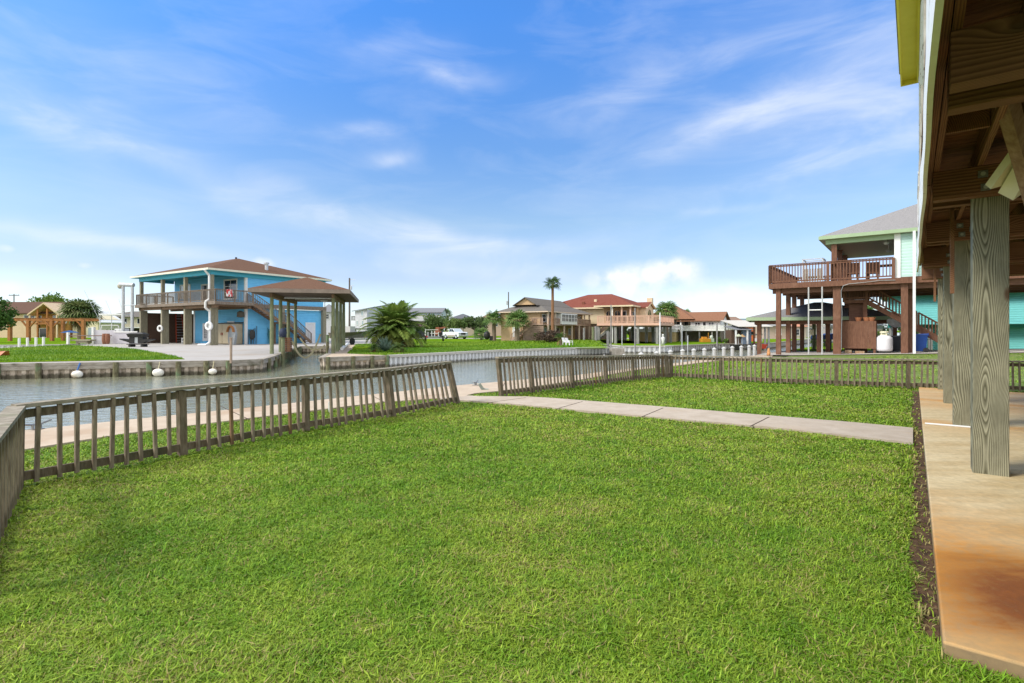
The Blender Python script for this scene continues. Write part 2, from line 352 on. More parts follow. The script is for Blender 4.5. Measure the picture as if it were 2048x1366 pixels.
for a, b in ((G(1052,795.3,.026),G(974,805.5,.026)),(G(1165,803,.026),G(1112,818,.026)),(G(1326,816,.026),G(1284,833.5,.026)),(G(1538,834,.026),G(1500,853,.026))):
    jb.bar((a[0],a[1],.027),(b[0],b[1],.027),.018,.003)
for a, b in ((G(496,838,.02),G(440,812,.02)),(G(770,805,.02),G(742,790,.02)),(G(1000,783,.02),G(1010,765,.02))):
    jb.bar((a[0],a[1],.021),(b[0],b[1],.021),.016,.003)
struct('path_joints', jb, mjoint)
# neighbour's lawn that rises beyond the side fence, and the pad under the neighbour's house
FO = Frame((0,0,0), v_, u_)
def grid_patch(name, us, vs, m, dz, th=.0):
    mb = MB(FO); idx = {}
    for i, u in enumerate(us):
        for j, v in enumerate(vs):
            p = FO((v,u,0)); idx[i,j] = len(mb.V); mb.V.append((p[0],p[1],gh(p[0],p[1])+dz))
    for i in range(len(us)-1):
        for j in range(len(vs)-1): mb.f.append((idx[i,j],idx[i,j+1],idx[i+1,j+1],idx[i+1,j]))
    return struct(name, mb, m)
grid_patch('neighbour_lawn', np.linspace(16.5,31.4,20), np.linspace(-5.2,24,24), mlawn, .0)
grid_patch('neighbour_concrete_pad', np.linspace(31.2,38.2,8), np.linspace(-6.9,24,20), mconc, .035)
grid_patch('far_side_lawn', np.linspace(38.1,70,16), np.linspace(-6.8,40,20), mgrassfar, .02)
# ------------------------------------------------------------------ slab under the near house, soil strip beside it
SV0, SU0, SU1, SZ = .10, 2.9, 15.45, .07
def slab_mat():
    m = bpy.data.materials.new('rust_stained_concrete'); m.use_nodes = True; t = m.node_tree; b = t.nodes['Principled BSDF']; ln = t.links.new
    pos = NN(t, 'ShaderNodeNewGeometry').outputs['Position']
    sp = NN(t, 'ShaderNodeSeparateXYZ'); ln(pos, sp.inputs[0])
    U = math_n(t, 'ADD', math_n(t, 'MULTIPLY', sp.outputs[0], u_[0]/K), math_n(t, 'MULTIPLY', sp.outputs[1], u_[1]/K))
    V = math_n(t, 'ADD', math_n(t, 'MULTIPLY', sp.outputs[0], v_[0]/K), math_n(t, 'MULTIPLY', sp.outputs[1], v_[1]/K))
    mp = NN(t, 'ShaderNodeMapping'); mp.inputs['Rotation'].default_value = (0,0,R(40)); mp.inputs['Scale'].default_value = (.7,2.6,1); ln(pos, mp.inputs[0])
    n1 = NN(t, 'ShaderNodeTexNoise', i_Scale=1.6, i_Detail=6.0, i_Roughness=.6); ln(mp.outputs[0], n1.inputs['Vector'])
    n2 = NN(t, 'ShaderNodeTexNoise', i_Scale=14.0, i_Detail=6.0, i_Roughness=.7); ln(pos, n2.inputs['Vector'])
    uw = math_n(t, 'ADD', U, math_n(t, 'MULTIPLY', math_n(t, 'SUBTRACT', n1.outputs[0], .5), .9))
    def band(c, w, s):
        d = math_n(t, 'DIVIDE', math_n(t, 'SUBTRACT', uw, c), w)
        return math_n(t, 'MULTIPLY', math_n(t, 'EXPONENT', math_n(t, 'MULTIPLY', math_n(t, 'MULTIPLY', d, d), -1.0)), s)
    vv = math_n(t, 'SMOOTH_MIN', math_n(t, 'MULTIPLY', V, 1.6), 1.0, .3)
    core = math_n(t, 'MULTIPLY', band(3.6,.5,1.9), vv)
    st = None
    for q in ((3.75,.95,1.0),(5.1,.5,.12),(9.75,.22,.55),(9.2,.4,.18),(12.0,.6,.4),(12.75,.2,.6),(13.8,.8,.45),(15.3,.5,.6)):
        g = band(*q); st = g if st is None else math_n(t, 'ADD', st, g)
    base = NN(t, 'ShaderNodeMix', data_type='RGBA'); r = NN(t, 'ShaderNodeMapRange', i_1=.35, i_2=.65); ln(n1.outputs[0], r.inputs[0]); ln(r.outputs[0], base.inputs[0])
    base.inputs[6].default_value = (.49,.37,.19,1); base.inputs[7].default_value = (.60,.49,.29,1)
    a = NN(t, 'ShaderNodeMix', data_type='RGBA'); st = math_n(t, 'MULTIPLY', st, math_n(t, 'ADD', .35, math_n(t, 'MULTIPLY', n2.outputs[0], 1.3))); ln(math_n(t, 'MINIMUM', st, .95), a.inputs[0]); ln(base.outputs[2], a.inputs[6]); a.inputs[7].default_value = (.50,.215,.025,1)
    c = NN(t, 'ShaderNodeMix', data_type='RGBA'); ln(math_n(t, 'MINIMUM', math_n(t, 'MULTIPLY', core, math_n(t, 'ADD', .3, math_n(t, 'MULTIPLY', n2.outputs[0], 1.2))), .88), c.inputs[0]); ln(a.outputs[2], c.inputs[6]); c.inputs[7].default_value = (.16,.042,.009,1)
    s2 = NN(t, 'ShaderNodeMapRange', i_1=.3, i_2=.7, i_3=.78, i_4=1.14); ln(n2.outputs[0], s2.inputs[0])
    d = NN(t, 'ShaderNodeMix', data_type='RGBA', blend_type='MULTIPLY'); d.inputs[0].default_value = 1; ln(c.outputs[2], d.inputs[6]); ln(s2.outputs[0], d.inputs[7])
    ed = NN(t, 'ShaderNodeMapRange', i_1=(SZ-.004)*K, i_2=(SZ-.014)*K); ln(sp.outputs[2], ed.inputs[0])          # grimy side of the slab
    e2 = NN(t, 'ShaderNodeMix', data_type='RGBA'); ln(math_n(t, 'MULTIPLY', ed.outputs[0], math_n(t, 'ADD', .15, n2.outputs[0])), e2.inputs[0]); ln(d.outputs[2], e2.inputs[6]); e2.inputs[7].default_value = (.17,.135,.09,1); d = e2
    ln(d.outputs[2], b.inputs['Base Color']); b.inputs['Roughness'].default_value = .62; b.inputs['Specular IOR Level'].default_value = .35
    bp = NN(t, 'ShaderNodeBump', i_Strength=.12, i_Distance=.02); ln(n2.outputs[0], bp.inputs['Height']); ln(bp.outputs[0], b.inputs['Normal'])
    return m
SV0, SU0, SU1, SZ = .10, 2.9, 15.45, .07
sb = MB(FO)
for ua, ub in ((SU0,9.48),(9.5,12.6),(12.62,SU1)): sb.box(SV0,9,ua,ub,-.4,SZ)
slab = struct('patio_slab', sb, slab_mat())
bv = slab.modifiers.new('worn edge', 'BEVEL'); bv.width = .012; bv.segments = 2
strip = MB(FO).box(-.02,.098,3.1,15.3,-.2,-.018); struct('bare_soil_strip', strip, msoil)
pipe = tag(MB(FO).tube((.13,9.43,SZ+.012),(.62,9.44,SZ+.012),.012,n=8).build('conduit_pipe', mwhite, loc=FO((.1,9.43,SZ))), 'thin pale pipe lying on the stained slab beside the posts', 'pipe')

# ------------------------------------------------------------------ grass blades
def inside(P, poly):
    x, y = P[:,0], P[:,1]; r = np.zeros(len(P), bool); n = len(poly)
    for i in range(n):
        x0, y0 = poly[i][:2]; x1, y1 = poly[(i+1)%n][:2]
        c = ((y0 > y) != (y1 > y)); r ^= c & (x < (x1-x0)*(y-y0)/(y1-y0+1e-12)+x0)
    return r
def vnoise(P, s, seed):
    r = np.random.default_rng(seed); T = r.random((64,64)); q = P*s; i = np.floor(q).astype(int); f = q-i; f = f*f*(3-2*f)
    g = lambda a, b: T[(i[:,0]+a) % 64, (i[:,1]+b) % 64]
    return (g(0,0)*(1-f[:,0])+g(1,0)*f[:,0])*(1-f[:,1])+(g(0,1)*(1-f[:,0])+g(1,1)*f[:,0])*f[:,1]
def grow_grass():
    N = 2600000
    Y = 1.75*(24/1.75)**RNG.random(N)                              # even cover at every distance
    X = (RNG.random(N)*2.85-1.65)*Y*.98
    P = np.stack([X, Y], 1); U = X*u_[0]+Y*u_[1]; V = X*v_[0]+Y*v_[1]
    edge = (vnoise(P, 6.0, 3)-.5)*.09
    ok = inside(P, BANK+[(300,-60),(-30,-60)]) & ~inside(P, WALK) & ~inside(P, PATH)
    stray = RNG.random(N) < .10
    ok &= ~((V > .005+edge-.05*(vnoise(P,1.3,9) > .55)) & (U < SU1+.1) & (U > 3.05) & ~stray) & ~((V > SV0) & (U < SU1+.05) & (U > SU0-.02))
    ok &= ~((U > 30.9))
    thin = np.where((V > -.14) & (U > 3), .35, 1.0)*np.where(Y > 12, .8, 1)
    ok &= RNG.random(N) < thin*(.6+.65*vnoise(P, 2.2, 5))
    P = P[ok]; Y = Y[ok]; n = len(P)
    d = np.sqrt(P[:,0]**2+P[:,1]**2)
    pat = .55*vnoise(P, .55, 21)+.45*vnoise(P, 1.7, 22); fine = vnoise(P, 9, 23)
    # nearest lawn grows longer along hard edges
    h = (.024+.026*RNG.random(n))*(.75+.6*vnoise(P, 3.2, 24))**.92
    h *= np.where(RNG.random(n) < .05, 1.45, 1.0)
    w = np.maximum(.0026, .00070*d)*(.75+.6*RNG.random(n))
    th = RNG.random(n)*2*np.pi; lean = .25+.95*RNG.random(n)**1.2
    dx, dy = np.cos(th), np.sin(th); sx, sy = -dy, dx
    z0 = np.array([gh(a, b) for a, b in P])-.028
    b0 = np.stack([P[:,0], P[:,1], z0], 1)
    mid = b0+np.stack([dx*h*lean*.35, dy*h*lean*.35, h*.62], 1)
    tip = b0+np.stack([dx*h*lean*1.15, dy*h*lean*1.15, h*(1.05-.38*lean)], 1)
    S = np.stack([sx*w, sy*w, 0*w], 1)
    q1 = np.stack([b0-S*.8, b0+S*.8, mid+S, mid-S], 1); q2 = np.stack([mid-S, mid+S, tip+S*.15, tip-S*.15], 1)
    g1 = np.array([.135,.275,.012]); g2 = np.array([.305,.40,.04]); st = np.array([.36,.31,.11])
    m = np.clip((pat-.5)*1.0+.42+.65*(fine-.5)+.75*(RNG.random(n)-.5), 0, 1)[:,None]
    c = g1*(1-m)+g2*m; c *= (.62+.76*RNG.random(n))[:,None]
    dry = RNG.random(n) < .035+.16*np.clip((pat-.48)*4, 0, 1)*(fine > .45)+.09*(vnoise(P, 4.0, 30) > .62)
    dry |= (P[:,0]*v_[0]+P[:,1]*v_[1] > .0) & (P[:,0]*u_[0]+P[:,1]*u_[1] > 3.1) & (RNG.random(n) < .6) & (P[:,0]*u_[0]+P[:,1]*u_[1] < 15.5)
    c[dry] = st*(.7+.5*RNG.random((dry.sum(), 1)))
    Q = np.concatenate([q1, q2]); cc = np.concatenate([c*.9, c])
    o = quads('grass', Q, leafmat('grass_blade', .55, .18), cols=cc); tag(o, kind='stuff'); print('blades', n)
grow_grass()

# ------------------------------------------------------------------ fences
def fence(label, posts, counts, side=1, extra=()):
    """posts: ((px,py) of the foot, (px,py) of the top); counts: balusters per bay"""
    F0 = [G(*p[0]) for p in posts]; F1 = [AT(t[0], f[1], t[1]) for f, (_, t) in zip(F0, posts)]
    root = thing('timber_fence', label, 'fence', F0[0], 'low weathered fences round the garden')
    capmb, up, lowm = MB(), MB(), MB()
    n = len(posts)
    for i, (b, t) in enumerate(zip(F0, F1)):
        dn = Vector(F0[min(i+1,n-1)])-Vector(F0[max(i-1,0)]); dn.z = 0; dn.normalize()
        d = (Vector(t)-Vector(b))
        MB().bar(Vector(b)-d*.12, Vector(t)-Vector((0,0,.028)), .078, .078, dn).build('post', mwood, root)
    for i in range(n-1):
        b0, b1, t0, t1 = map(Vector, (F0[i], F0[i+1], F1[i], F1[i+1]))
        dr = (b1-b0).normalized(); nr = Vector((dr.y, -dr.x, 0))*side            # towards the garden
        capmb.bar(t0-dr*(.03 if i == 0 else 0), t1+dr*(.03 if i == n-2 else 0), .125, .034)
        lf0 = (t0-b0); lf1 = (t1-b1); hh = lambda l, z: l*(z/l.z)
        o = nr*.008
        up.bar(b0+hh(lf0, lf0.z-.075)+o, b1+hh(lf1, lf1.z-.075)+o, .03, .075)
        lowm.bar(b0+hh(lf0,.085)+o, b1+hh(lf1,.085)+o, .03, .08)
        for k in range(counts[i]):
            f = (k+1)/(counts[i]+1)+random.uniform(-.012,.012); bb = b0.lerp(b1, f); l = lf0.lerp(lf1, f); l = l+dr*random.uniform(-.018,.018)
            o2 = nr*.042
            m = mbrown if random.random() < .02 else mbal
            MB().bar(bb+hh(l, random.uniform(.0,.035))+o2, bb+hh(l, l.z-.02)+o2, .033, .033, dr).build('baluster', m, root)
    capmb.build('cap_rail', mcap, root); up.build('top_rail', mwood, root); lowm.build('bottom_rail', mwood, root)
    return root
fence('short weathered fence run whose grey cap comes towards the lawn from the corner post', [((31,974),(33,815)),((-70,1195),(-68,930))], [14], -1)
fence('longest weathered fence run, sagging, its last post tipped over beside the path gap',
      [((33,973),(36,812)),((365,909),(362,776)),((612,861),(611,753)),((786,833),(776,738)),((915,806),(897,724))], [9,11,11,11], 1)
fence('weathered fence run across the gap from the tipped post, with closely spaced balusters',
      [((1003,793),(996,715)),((1066,785),(1059,713)),((1146,775),(1142,712.5)),((1213,767),(1210,712)),((1266,760.5),(1265,711)),((1314,756),(1313,710)),((1342,754),(1342,710))], [7,11,10,10,9,7], 1)
fence('straight weathered fence between this lawn and the brown decked house next door',
      [((1343,754.5),(1343,711)),((1441,759),(1441,713)),((1541,766),(1541,715)),((1673,771),(1673,718)),((1816,776),(1817,719)),((1985,781.5),(1985,722)),((2170,788),(2170,726))], [11,10,11,11,12,12], 1)

# ------------------------------------------------------------------ the near house on piles
def grain(name, ca, cb, knot=(.09,.045,.02), sc=6.3, axis=2, rotz=0, off=(0,.12,0), dist=5.6, stretch=.22):
    m = bpy.data.materials.new(name); m.use_nodes = True; t = m.node_tree; b = t.nodes['Principled BSDF']; ln = t.links.new
    ob = NN(t, 'ShaderNodeTexCoord').outputs['Object']
    rt = NN(t, 'ShaderNodeMapping'); rt.vector_type = 'TEXTURE'; rt.inputs['Rotation'].default_value = (0,0,rotz); ln(ob, rt.inputs[0])
    mp = NN(t, 'ShaderNodeMapping'); s = [1,1,1]; s[axis] = stretch; mp.inputs['Scale'].default_value = s; mp.inputs['Location'].default_value = off; ln(rt.outputs[0], mp.inputs[0])
    rnd = NN(t, 'ShaderNodeObjectInfo').outputs['Random']; cx = NN(t, 'ShaderNodeCombineXYZ'); ln(math_n(t, 'MULTIPLY', rnd, 7.0), cx.inputs[axis])
    cy = NN(t, 'ShaderNodeCombineXYZ'); ln(math_n(t, 'MULTIPLY', math_n(t, 'SUBTRACT', math_n(t, 'FRACT', math_n(t, 'MULTIPLY', rnd, 17.3)), .5), .2), cy.inputs[0 if axis else 1])
    mo = NN(t, 'ShaderNodeVectorMath', operation='ADD'); ln(mp.outputs[0], mo.inputs[0]); ln(cy.outputs[0], mo.inputs[1]); mp = mo
    ad = NN(t, 'ShaderNodeVectorMath', operation='ADD'); ln(mp.outputs[0], ad.inputs[0]); ln(cx.outputs[0], ad.inputs[1])
    nl = NN(t, 'ShaderNodeTexNoise', i_Scale=3.2, i_Detail=1.0, i_Roughness=.4); ln(ad.outputs[0], nl.inputs['Vector'])
    sp = NN(t, 'ShaderNodeSeparateXYZ'); ln(mp.outputs[0], sp.inputs[0])
    a, c = [sp.outputs[i] for i in range(3) if i != axis]
    rr = math_n(t, 'SQRT', math_n(t, 'ADD', math_n(t, 'MULTIPLY', a, a), math_n(t, 'MULTIPLY', math_n(t, 'MULTIPLY', c, c), .35)))
    # knots: cells stretched along the grain bend the rings round them
    vo = NN(t, 'ShaderNodeTexVoronoi', i_Scale=2.5, i_Randomness=1.0); m2 = NN(t, 'ShaderNodeMapping'); s2 = [1,1,1]; s2[axis] = .42; m2.inputs['Scale'].default_value = s2
    a2 = NN(t, 'ShaderNodeVectorMath', operation='ADD'); ln(rt.outputs[0], a2.inputs[0]); ln(cx.outputs[0], a2.inputs[1]); ln(a2.outputs[0], m2.inputs[0]); ln(m2.outputs[0], vo.inputs['Vector'])
    kd = math_n(t, 'MAXIMUM', math_n(t, 'SUBTRACT', 1.0, math_n(t, 'MULTIPLY', vo.outputs['Distance'], 2.6)), 0.0)
    ph = math_n(t, 'ADD', math_n(t, 'MULTIPLY', rr, sc*9.0), math_n(t, 'ADD', math_n(t, 'MULTIPLY', nl.outputs[0], dist*3.4), math_n(t, 'MULTIPLY', math_n(t, 'MULTIPLY', kd, kd), 4.5)))
    saw = math_n(t, 'FRACT', ph); tri = math_n(t, 'SMOOTH_MIN', math_n(t, 'MULTIPLY', saw, 1.4), math_n(t, 'MULTIPLY', math_n(t, 'SUBTRACT', 1.0, saw), 4.0), .25)
    nf = NN(t, 'ShaderNodeTexNoise', i_Scale=30.0, i_Detail=4.0, i_Roughness=.7); ln(mp.outputs[0], nf.inputs['Vector'])
    nb = NN(t, 'ShaderNodeTexNoise', i_Scale=2.0, i_Detail=4.0); ln(ob, nb.inputs['Vector'])
    mx = NN(t, 'ShaderNodeMix', data_type='RGBA'); ln(math_n(t, 'ADD', tri, math_n(t, 'MULTIPLY', math_n(t, 'SUBTRACT', nf.outputs[0], .5), .7)), mx.inputs[0])
    mx.inputs[6].default_value = (*ca,1); mx.inputs[7].default_value = (*cb,1)
    kn = NN(t, 'ShaderNodeMapRange', i_1=.72, i_2=.84); ln(kd, kn.inputs[0])
    m3 = NN(t, 'ShaderNodeMix', data_type='RGBA'); ln(math_n(t, 'MULTIPLY', kn.outputs[0], .9), m3.inputs[0]); ln(mx.outputs[2], m3.inputs[6]); m3.inputs[7].default_value = (*knot,1)
    sm = NN(t, 'ShaderNodeMapRange', i_1=.3, i_2=.7, i_3=.8, i_4=1.15); ln(nb.outputs[0], sm.inputs[0])
    m4 = NN(t, 'ShaderNodeMix', data_type='RGBA', blend_type='MULTIPLY'); m4.inputs[0].default_value = 1; ln(m3.outputs[2], m4.inputs[6]); ln(sm.outputs[0], m4.inputs[7])
    ln(m4.outputs[2], b.inputs['Base Color']); b.inputs['Roughness'].default_value = .72; b.inputs['Specular IOR Level'].default_value = .3
    bp = NN(t, 'ShaderNodeBump', i_Strength=.35, i_Distance=.006); ln(tri, bp.inputs['Height']); ln(bp.outputs[0], b.inputs['Normal'])
    return m
RU = math.atan2(v_[1], v_[0])
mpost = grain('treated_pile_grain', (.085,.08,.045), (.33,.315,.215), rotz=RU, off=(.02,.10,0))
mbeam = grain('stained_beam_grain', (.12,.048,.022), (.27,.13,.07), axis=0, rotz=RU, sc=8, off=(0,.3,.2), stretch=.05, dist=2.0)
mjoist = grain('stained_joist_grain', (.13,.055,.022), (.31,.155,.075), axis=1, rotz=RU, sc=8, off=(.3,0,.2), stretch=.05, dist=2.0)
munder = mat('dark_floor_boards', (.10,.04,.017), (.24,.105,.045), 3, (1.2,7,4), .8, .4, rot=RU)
mbrace = mat('grey_brown_brace', (.24,.14,.10), (.40,.27,.20), 4, (5,5,1.2), .75, .3)
mpeel = mat('peeling_white_paint', (.86,.86,.84), (.80,.79,.76), 5, (2,2,4), .6, .2, col3=(.13,.10,.055), sc3=3.3, f3=(.62,.68))
myel = mat('yellow_eave_paint', (.66,.57,.04), (.72,.63,.06), 2, rough=.5)
mcream = mat('cream_trim_paint', (.78,.74,.55), (.70,.66,.48), 3, rough=.5)
mbolt = mat('dull_steel', (.16,.165,.17), (.27,.27,.27), 20, rough=.5, metal=.3)
own = thing('stilt_house', 'near house on grained timber piles, white peeling side wall and yellow eave overhead', 'house', FO((.1,3,0)))
PU = [3.55, 6.5, 9.45, 12.35, 15.15]
def vbox(name, m, v0, v1, u0, u1, z0, z1, bev=.006):
    o = MB(FO).box(v0,v1,u0,u1,z0,z1).build(name, m, own, org=FO(((v0+v1)/2,(u0+u1)/2,z0)))
    if bev:
        k = o.modifiers.new('eased edges', 'BEVEL'); k.width = bev; k.segments = 2
    return o
for pu in PU:
    for pv in (.44, 3.7, 7.0):
        if pu < 6: continue
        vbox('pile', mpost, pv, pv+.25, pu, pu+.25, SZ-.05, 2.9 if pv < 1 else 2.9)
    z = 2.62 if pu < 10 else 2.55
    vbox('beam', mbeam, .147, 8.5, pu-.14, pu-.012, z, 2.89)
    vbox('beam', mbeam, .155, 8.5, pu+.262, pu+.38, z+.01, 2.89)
    for (a, zz) in ((.52,z+.07),(.50,z+.19),(.63,z+.13)):
        pl = MB(FO).box(a-.035,a+.035,pu-.152,pu-.141,zz-.032,zz+.032); po = pl.build('bolt_plate', mbolt, own); MB(FO).tube((a,pu-.168,zz),(a,pu-.1525,zz),.018,n=10).build('bolt', mgreym, po)
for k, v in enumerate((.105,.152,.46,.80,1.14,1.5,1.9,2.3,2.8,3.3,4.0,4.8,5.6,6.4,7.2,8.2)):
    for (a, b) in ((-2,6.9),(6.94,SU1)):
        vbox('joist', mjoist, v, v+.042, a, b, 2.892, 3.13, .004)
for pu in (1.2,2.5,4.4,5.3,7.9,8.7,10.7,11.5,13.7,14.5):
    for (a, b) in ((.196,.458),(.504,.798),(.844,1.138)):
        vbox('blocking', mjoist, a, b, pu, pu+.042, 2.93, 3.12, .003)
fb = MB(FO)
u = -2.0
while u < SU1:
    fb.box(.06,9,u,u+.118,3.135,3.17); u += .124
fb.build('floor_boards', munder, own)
wob = lambda u: .012*math.sin(u*1.3)+.008*math.sin(u*3.1+1)
sk = MB(FO)
for i in range(52):
    ua, ub = -2+i*.3, -2+(i+1)*.3
    if ua > 13.4: break
    sk.hexa([(.062+wob(ua)*.4,ua,2.60+wob(ua)),(.088+wob(ua)*.4,ua,2.60+wob(ua)),(.088+wob(ub)*.4,ub,2.60+wob(ub)),(.062+wob(ub)*.4,ub,2.60+wob(ub)),
             (.062+wob(ua)*.4,ua,3.2),(.088+wob(ua)*.4,ua,3.2),(.088+wob(ub)*.4,ub,3.2),(.062+wob(ub)*.4,ub,3.2)])
sk.build('skirt_board', mpeel, own)
wl = MB(FO)
for i in range(16): wl.hexa([(.072,-2,3.2+i*.165),(.2,-2,3.2+i*.165),(.2,11.2,3.2+i*.165),(.072,11.2,3.2+i*.165),(.086,-2,3.362+i*.165),(.2,-2,3.362+i*.165),(.2,11.2,3.362+i*.165),(.086,11.2,3.362+i*.165)])
wl.box(.2,8.8,-2,11.1,3.2,5.8); wl.build('wall', mpeel, own)
mwbat = mat('grey_batten', (.25,.23,.18), (.42,.40,.35), 6, rough=.8)
for uu in (4.6,6.2,7.4,8.9,10.4): MB(FO).box(.056,.0715,uu,uu+.05,3.21,3.6+.25*random.random()).build('wall_batten', mwbat, own)
dr = MB(FO)
for uu in (11.3,12.0,12.7,13.35): dr.box(.066,.146,uu,uu+.08,3.2,4.05)
for uu in np.arange(11.45,13.3,.13): dr.box(.09,.12,uu,uu+.035,3.3,3.98)
dr.box(.06,.16,11.25,13.45,4.05,4.085); dr.box(.08,.13,11.3,13.4,3.24,3.3)
for vv_ in np.arange(.3,8.6,.14): dr.box(vv_,vv_+.035,13.37,13.40,3.3,4.0)
dr.box(.16,8.6,13.33,13.43,4.0,4.04); dr.build('deck_railing', mwhite, own)
ev = MB(FO); ev.box(-.155,.07,-2,11.3,5.70,5.73); ev.box(-.175,-.152,-2,11.34,5.62,5.9); ev.box(-.152,.07,11.305,11.34,5.62,5.9); ev.box(.045,.0715,-2,11.3,5.61,5.699)
ev.build('eave', myel, own)
MB(FO).slab([(-.2,-2,5.905),(9,-2,5.905),(4.4,-2,8.2)], (0,13.5,0)).build('roof', mat('grey_shingles_near', (.2,.2,.2),(.3,.3,.3),8), own)
br = MB().bar(AT(1990,3.5,120), AT(2092,4.25,480), .10, .085, (0,1,0)); br.build('knee_brace', mbrace, own)
cr = MB(); cr.bar(AT(1996,4.25,368), AT(2110,3.7,215), .17, .06, (0,1,0)); cr.bar(AT(2021,4.24,386), AT(2120,3.6,225), .10, .12, (0,1,0)); cr.build('trim_board', mcream, own)
MB(FO).box(.36,.40,8.4,8.48,1.85,2.9).build('hanger_board', mjoist, own); MB(FO).box(.34,.38,14.2,14.27,2.0,2.9).build('hanger_board', mjoist, own)
# ------------------------------------------------------------------ far bank: land, lawns, drive, road
def Gs(*pts): return [G2(*p) for p in pts]
SLIP_L = Gs((519,718.6),(538.6,713.7),(561,706),(572,700.5),(597,692.5)); SLIP_R = Gs((663.6,692.3),(662.6,706),(645,715))
BFRONT = [(-55,2)]+Gs((0,728),(460,721))+SLIP_L+SLIP_R+Gs((775,711),(1000,700),(1160,695.3),(1222,694.3))
INLET = [(7.75,50.5),(8.7,53)]; B2 = Gs((1245,692),(1325,692),(1342,691.2),(1434,687.6),(1530,686.6))
LAND_B = BFRONT+INLET+B2+[(60,100),(300,420),(2400,900),(2400,2600),(-60,2600),(-37,90),(-40,60),(-40.5,52.5),(-41,46.7),(-37.7,38.7),(-62,30)]
struct('far_bank_ground', MB().prism(LAND_B, -2.4, 0), mgrassfar)
LAND_C = [(-120,30),(-47.8,48.5),(-43.6,50.7),(-44.5,76),(-62,2600),(-2400,2600),(-2400,-100)]
struct('side_canal_bank_ground', MB().prism(LAND_C, -2.4, 0), mgrassfar)
DRIVE = [(-55,2.6)]+Gs((0,727.3),(460,720.6))+SLIP_L[:-1]+Gs((596,692.3),(663,692))+[(-15.2,52),(-13.5,60)]+Gs((752,679.5),(740,677))+[(-22,90),(-37,88),(-39.6,60),(-40.1,52.5),(-40.6,46.8),(-37.3,38.9),(-62,30.5)]
mdrive = mat('pale_driveway', (.34,.32,.295), (.39,.37,.345), .9, rough=.95, bump=.08, bsc=30, col3=(.33,.285,.24), sc3=.25)
struct('driveway', MB().prism(DRIVE, -.3, .012), mdrive)
struct('left_lawn', MB().prism([(-60,3)]+Gs((0,726),(180,722.5),(369,719.4),(350,714.5),(310,706.5),(270,699.5),(200,694.3),(140,691.5),(80,694),(0,698.5))+[(-58,29)], -.2, .05), mgrassfar)
struct('right_walk', MB().prism(Gs((645,715),(662.6,706),(663.6,692),(700,690),(711,689.5),(696,707.5),(775,710.8),(773,711.4)), -.3, .008), mwalk)
LR = Gs((694,707.3),(701,699),(711,690.5),(726,684.5),(742,681),(757,679))
struct('drive_to_street', MB().prism(Gs((663.6,692),(711,689.5),(726,684.2),(742,680.5),(757,678.6),(700,677.5),(652,681)), -.2, .006), mdrive)
struct('street', MB().prism([(-60,94),(60,88),(60,83.5),(15,83.5),(-20,84),(-24,88),(-60,90)], -.1, .02), mdrive)
# ------------------------------------------------------------------ bulkheads
msheet = mat('beige_sheet_piling', (.42,.35,.28), (.54,.47,.39), 3, (3,3,1), .8, .2, col3=(.26,.22,.14), sc3=1.2, f3=(.6,.8), wet=(-.47,(.06,.055,.03)))
mvinyl = mat('white_vinyl_piling', (.66,.67,.68), (.75,.76,.77), 3, (3,3,1), .6, wet=(-.52,(.16,.15,.11)))
mgreypile = mat('grey_sheet_piling', (.36,.35,.33), (.48,.47,.45), 3, (3,3,1), .8, wet=(-.5,(.10,.09,.06)))
mwale = mat('grey_wale_timber', (.25,.22,.18), (.38,.35,.30), 3, (1,1,4), .85, .3, col3=(.10,.095,.06), sc3=1.3, f3=(.58,.75))
mcapc = mat('concrete_cap', (.44,.42,.38), (.53,.51,.47), 3, rough=.9)
mpilew = mat('green_brown_pile', (.085,.075,.04), (.20,.19,.11), 4, (2,2,1.2), .9, .3, col3=(.14,.20,.11), sc3=2.5, f3=(.5,.65))
mgreen = mat('green_treated_pole', (.14,.165,.085), (.24,.26,.15), 4, (5,5,.8), .85, .3, col3=(.14,.12,.065), sc3=1.3)
def bulkhead(label, pts, per, depth, m, mc, piles=(), wale=True, ztop=.02, capw=.28, caph=.07, outward=None):
    root = thing('bulkhead', label, 'bulkhead', (pts[0][0], pts[0][1], ZW))
    sh, cp, wl = MB(), MB(), MB()
    for a, b in zip(pts[:-1], pts[1:]):
        a, b = Vector((a[0],a[1],0)), Vector((b[0],b[1],0)); d = b-a; Ln = d.length
        if Ln < .05: continue
        d = d/Ln; n = Vector((d.y,-d.x,0))                         # towards the water
        k = max(1, round(Ln/per)); p = Ln/k
        prof = []
        for i in range(k):
            s = i*p; prof += [(s, .02), (s+.12*p, depth), (s+.52*p, depth), (s+.64*p, .02)]
        prof.append((Ln, .02))
        B = [a+d*x+n*y for x, y in prof]
        i0 = len(sh.V); sh.V += [(q.x,q.y,-1.6) for q in B]+[(q.x,q.y,ztop-caph) for q in B]
        for j in range(len(B)-1): sh.f.append((i0+j, i0+j+1, i0+len(B)+j+1, i0+len(B)+j))
        mid = n*(depth+.06-capw/2)
        cp.bar(a+mid+Vector((0,0,ztop-caph/2))-d*.02, b+mid+Vector((0,0,ztop-caph/2))+d*.02, capw, caph)
        if wale: wl.bar(a+n*(depth+.03)+Vector((0,0,ztop-caph-.085)), b+n*(depth+.03)+Vector((0,0,ztop-caph-.085)), .06, .15)
    sh.build('sheet_piling', m, root); cp.build('cap', mc, root)
    if wale: wl.build('wale', mwale, root)
    for (x, y, h) in piles: MB().tube((x,y,-1.6),(x,y,h),.115,.105,10).build('pile', mpilew, root)
    return root
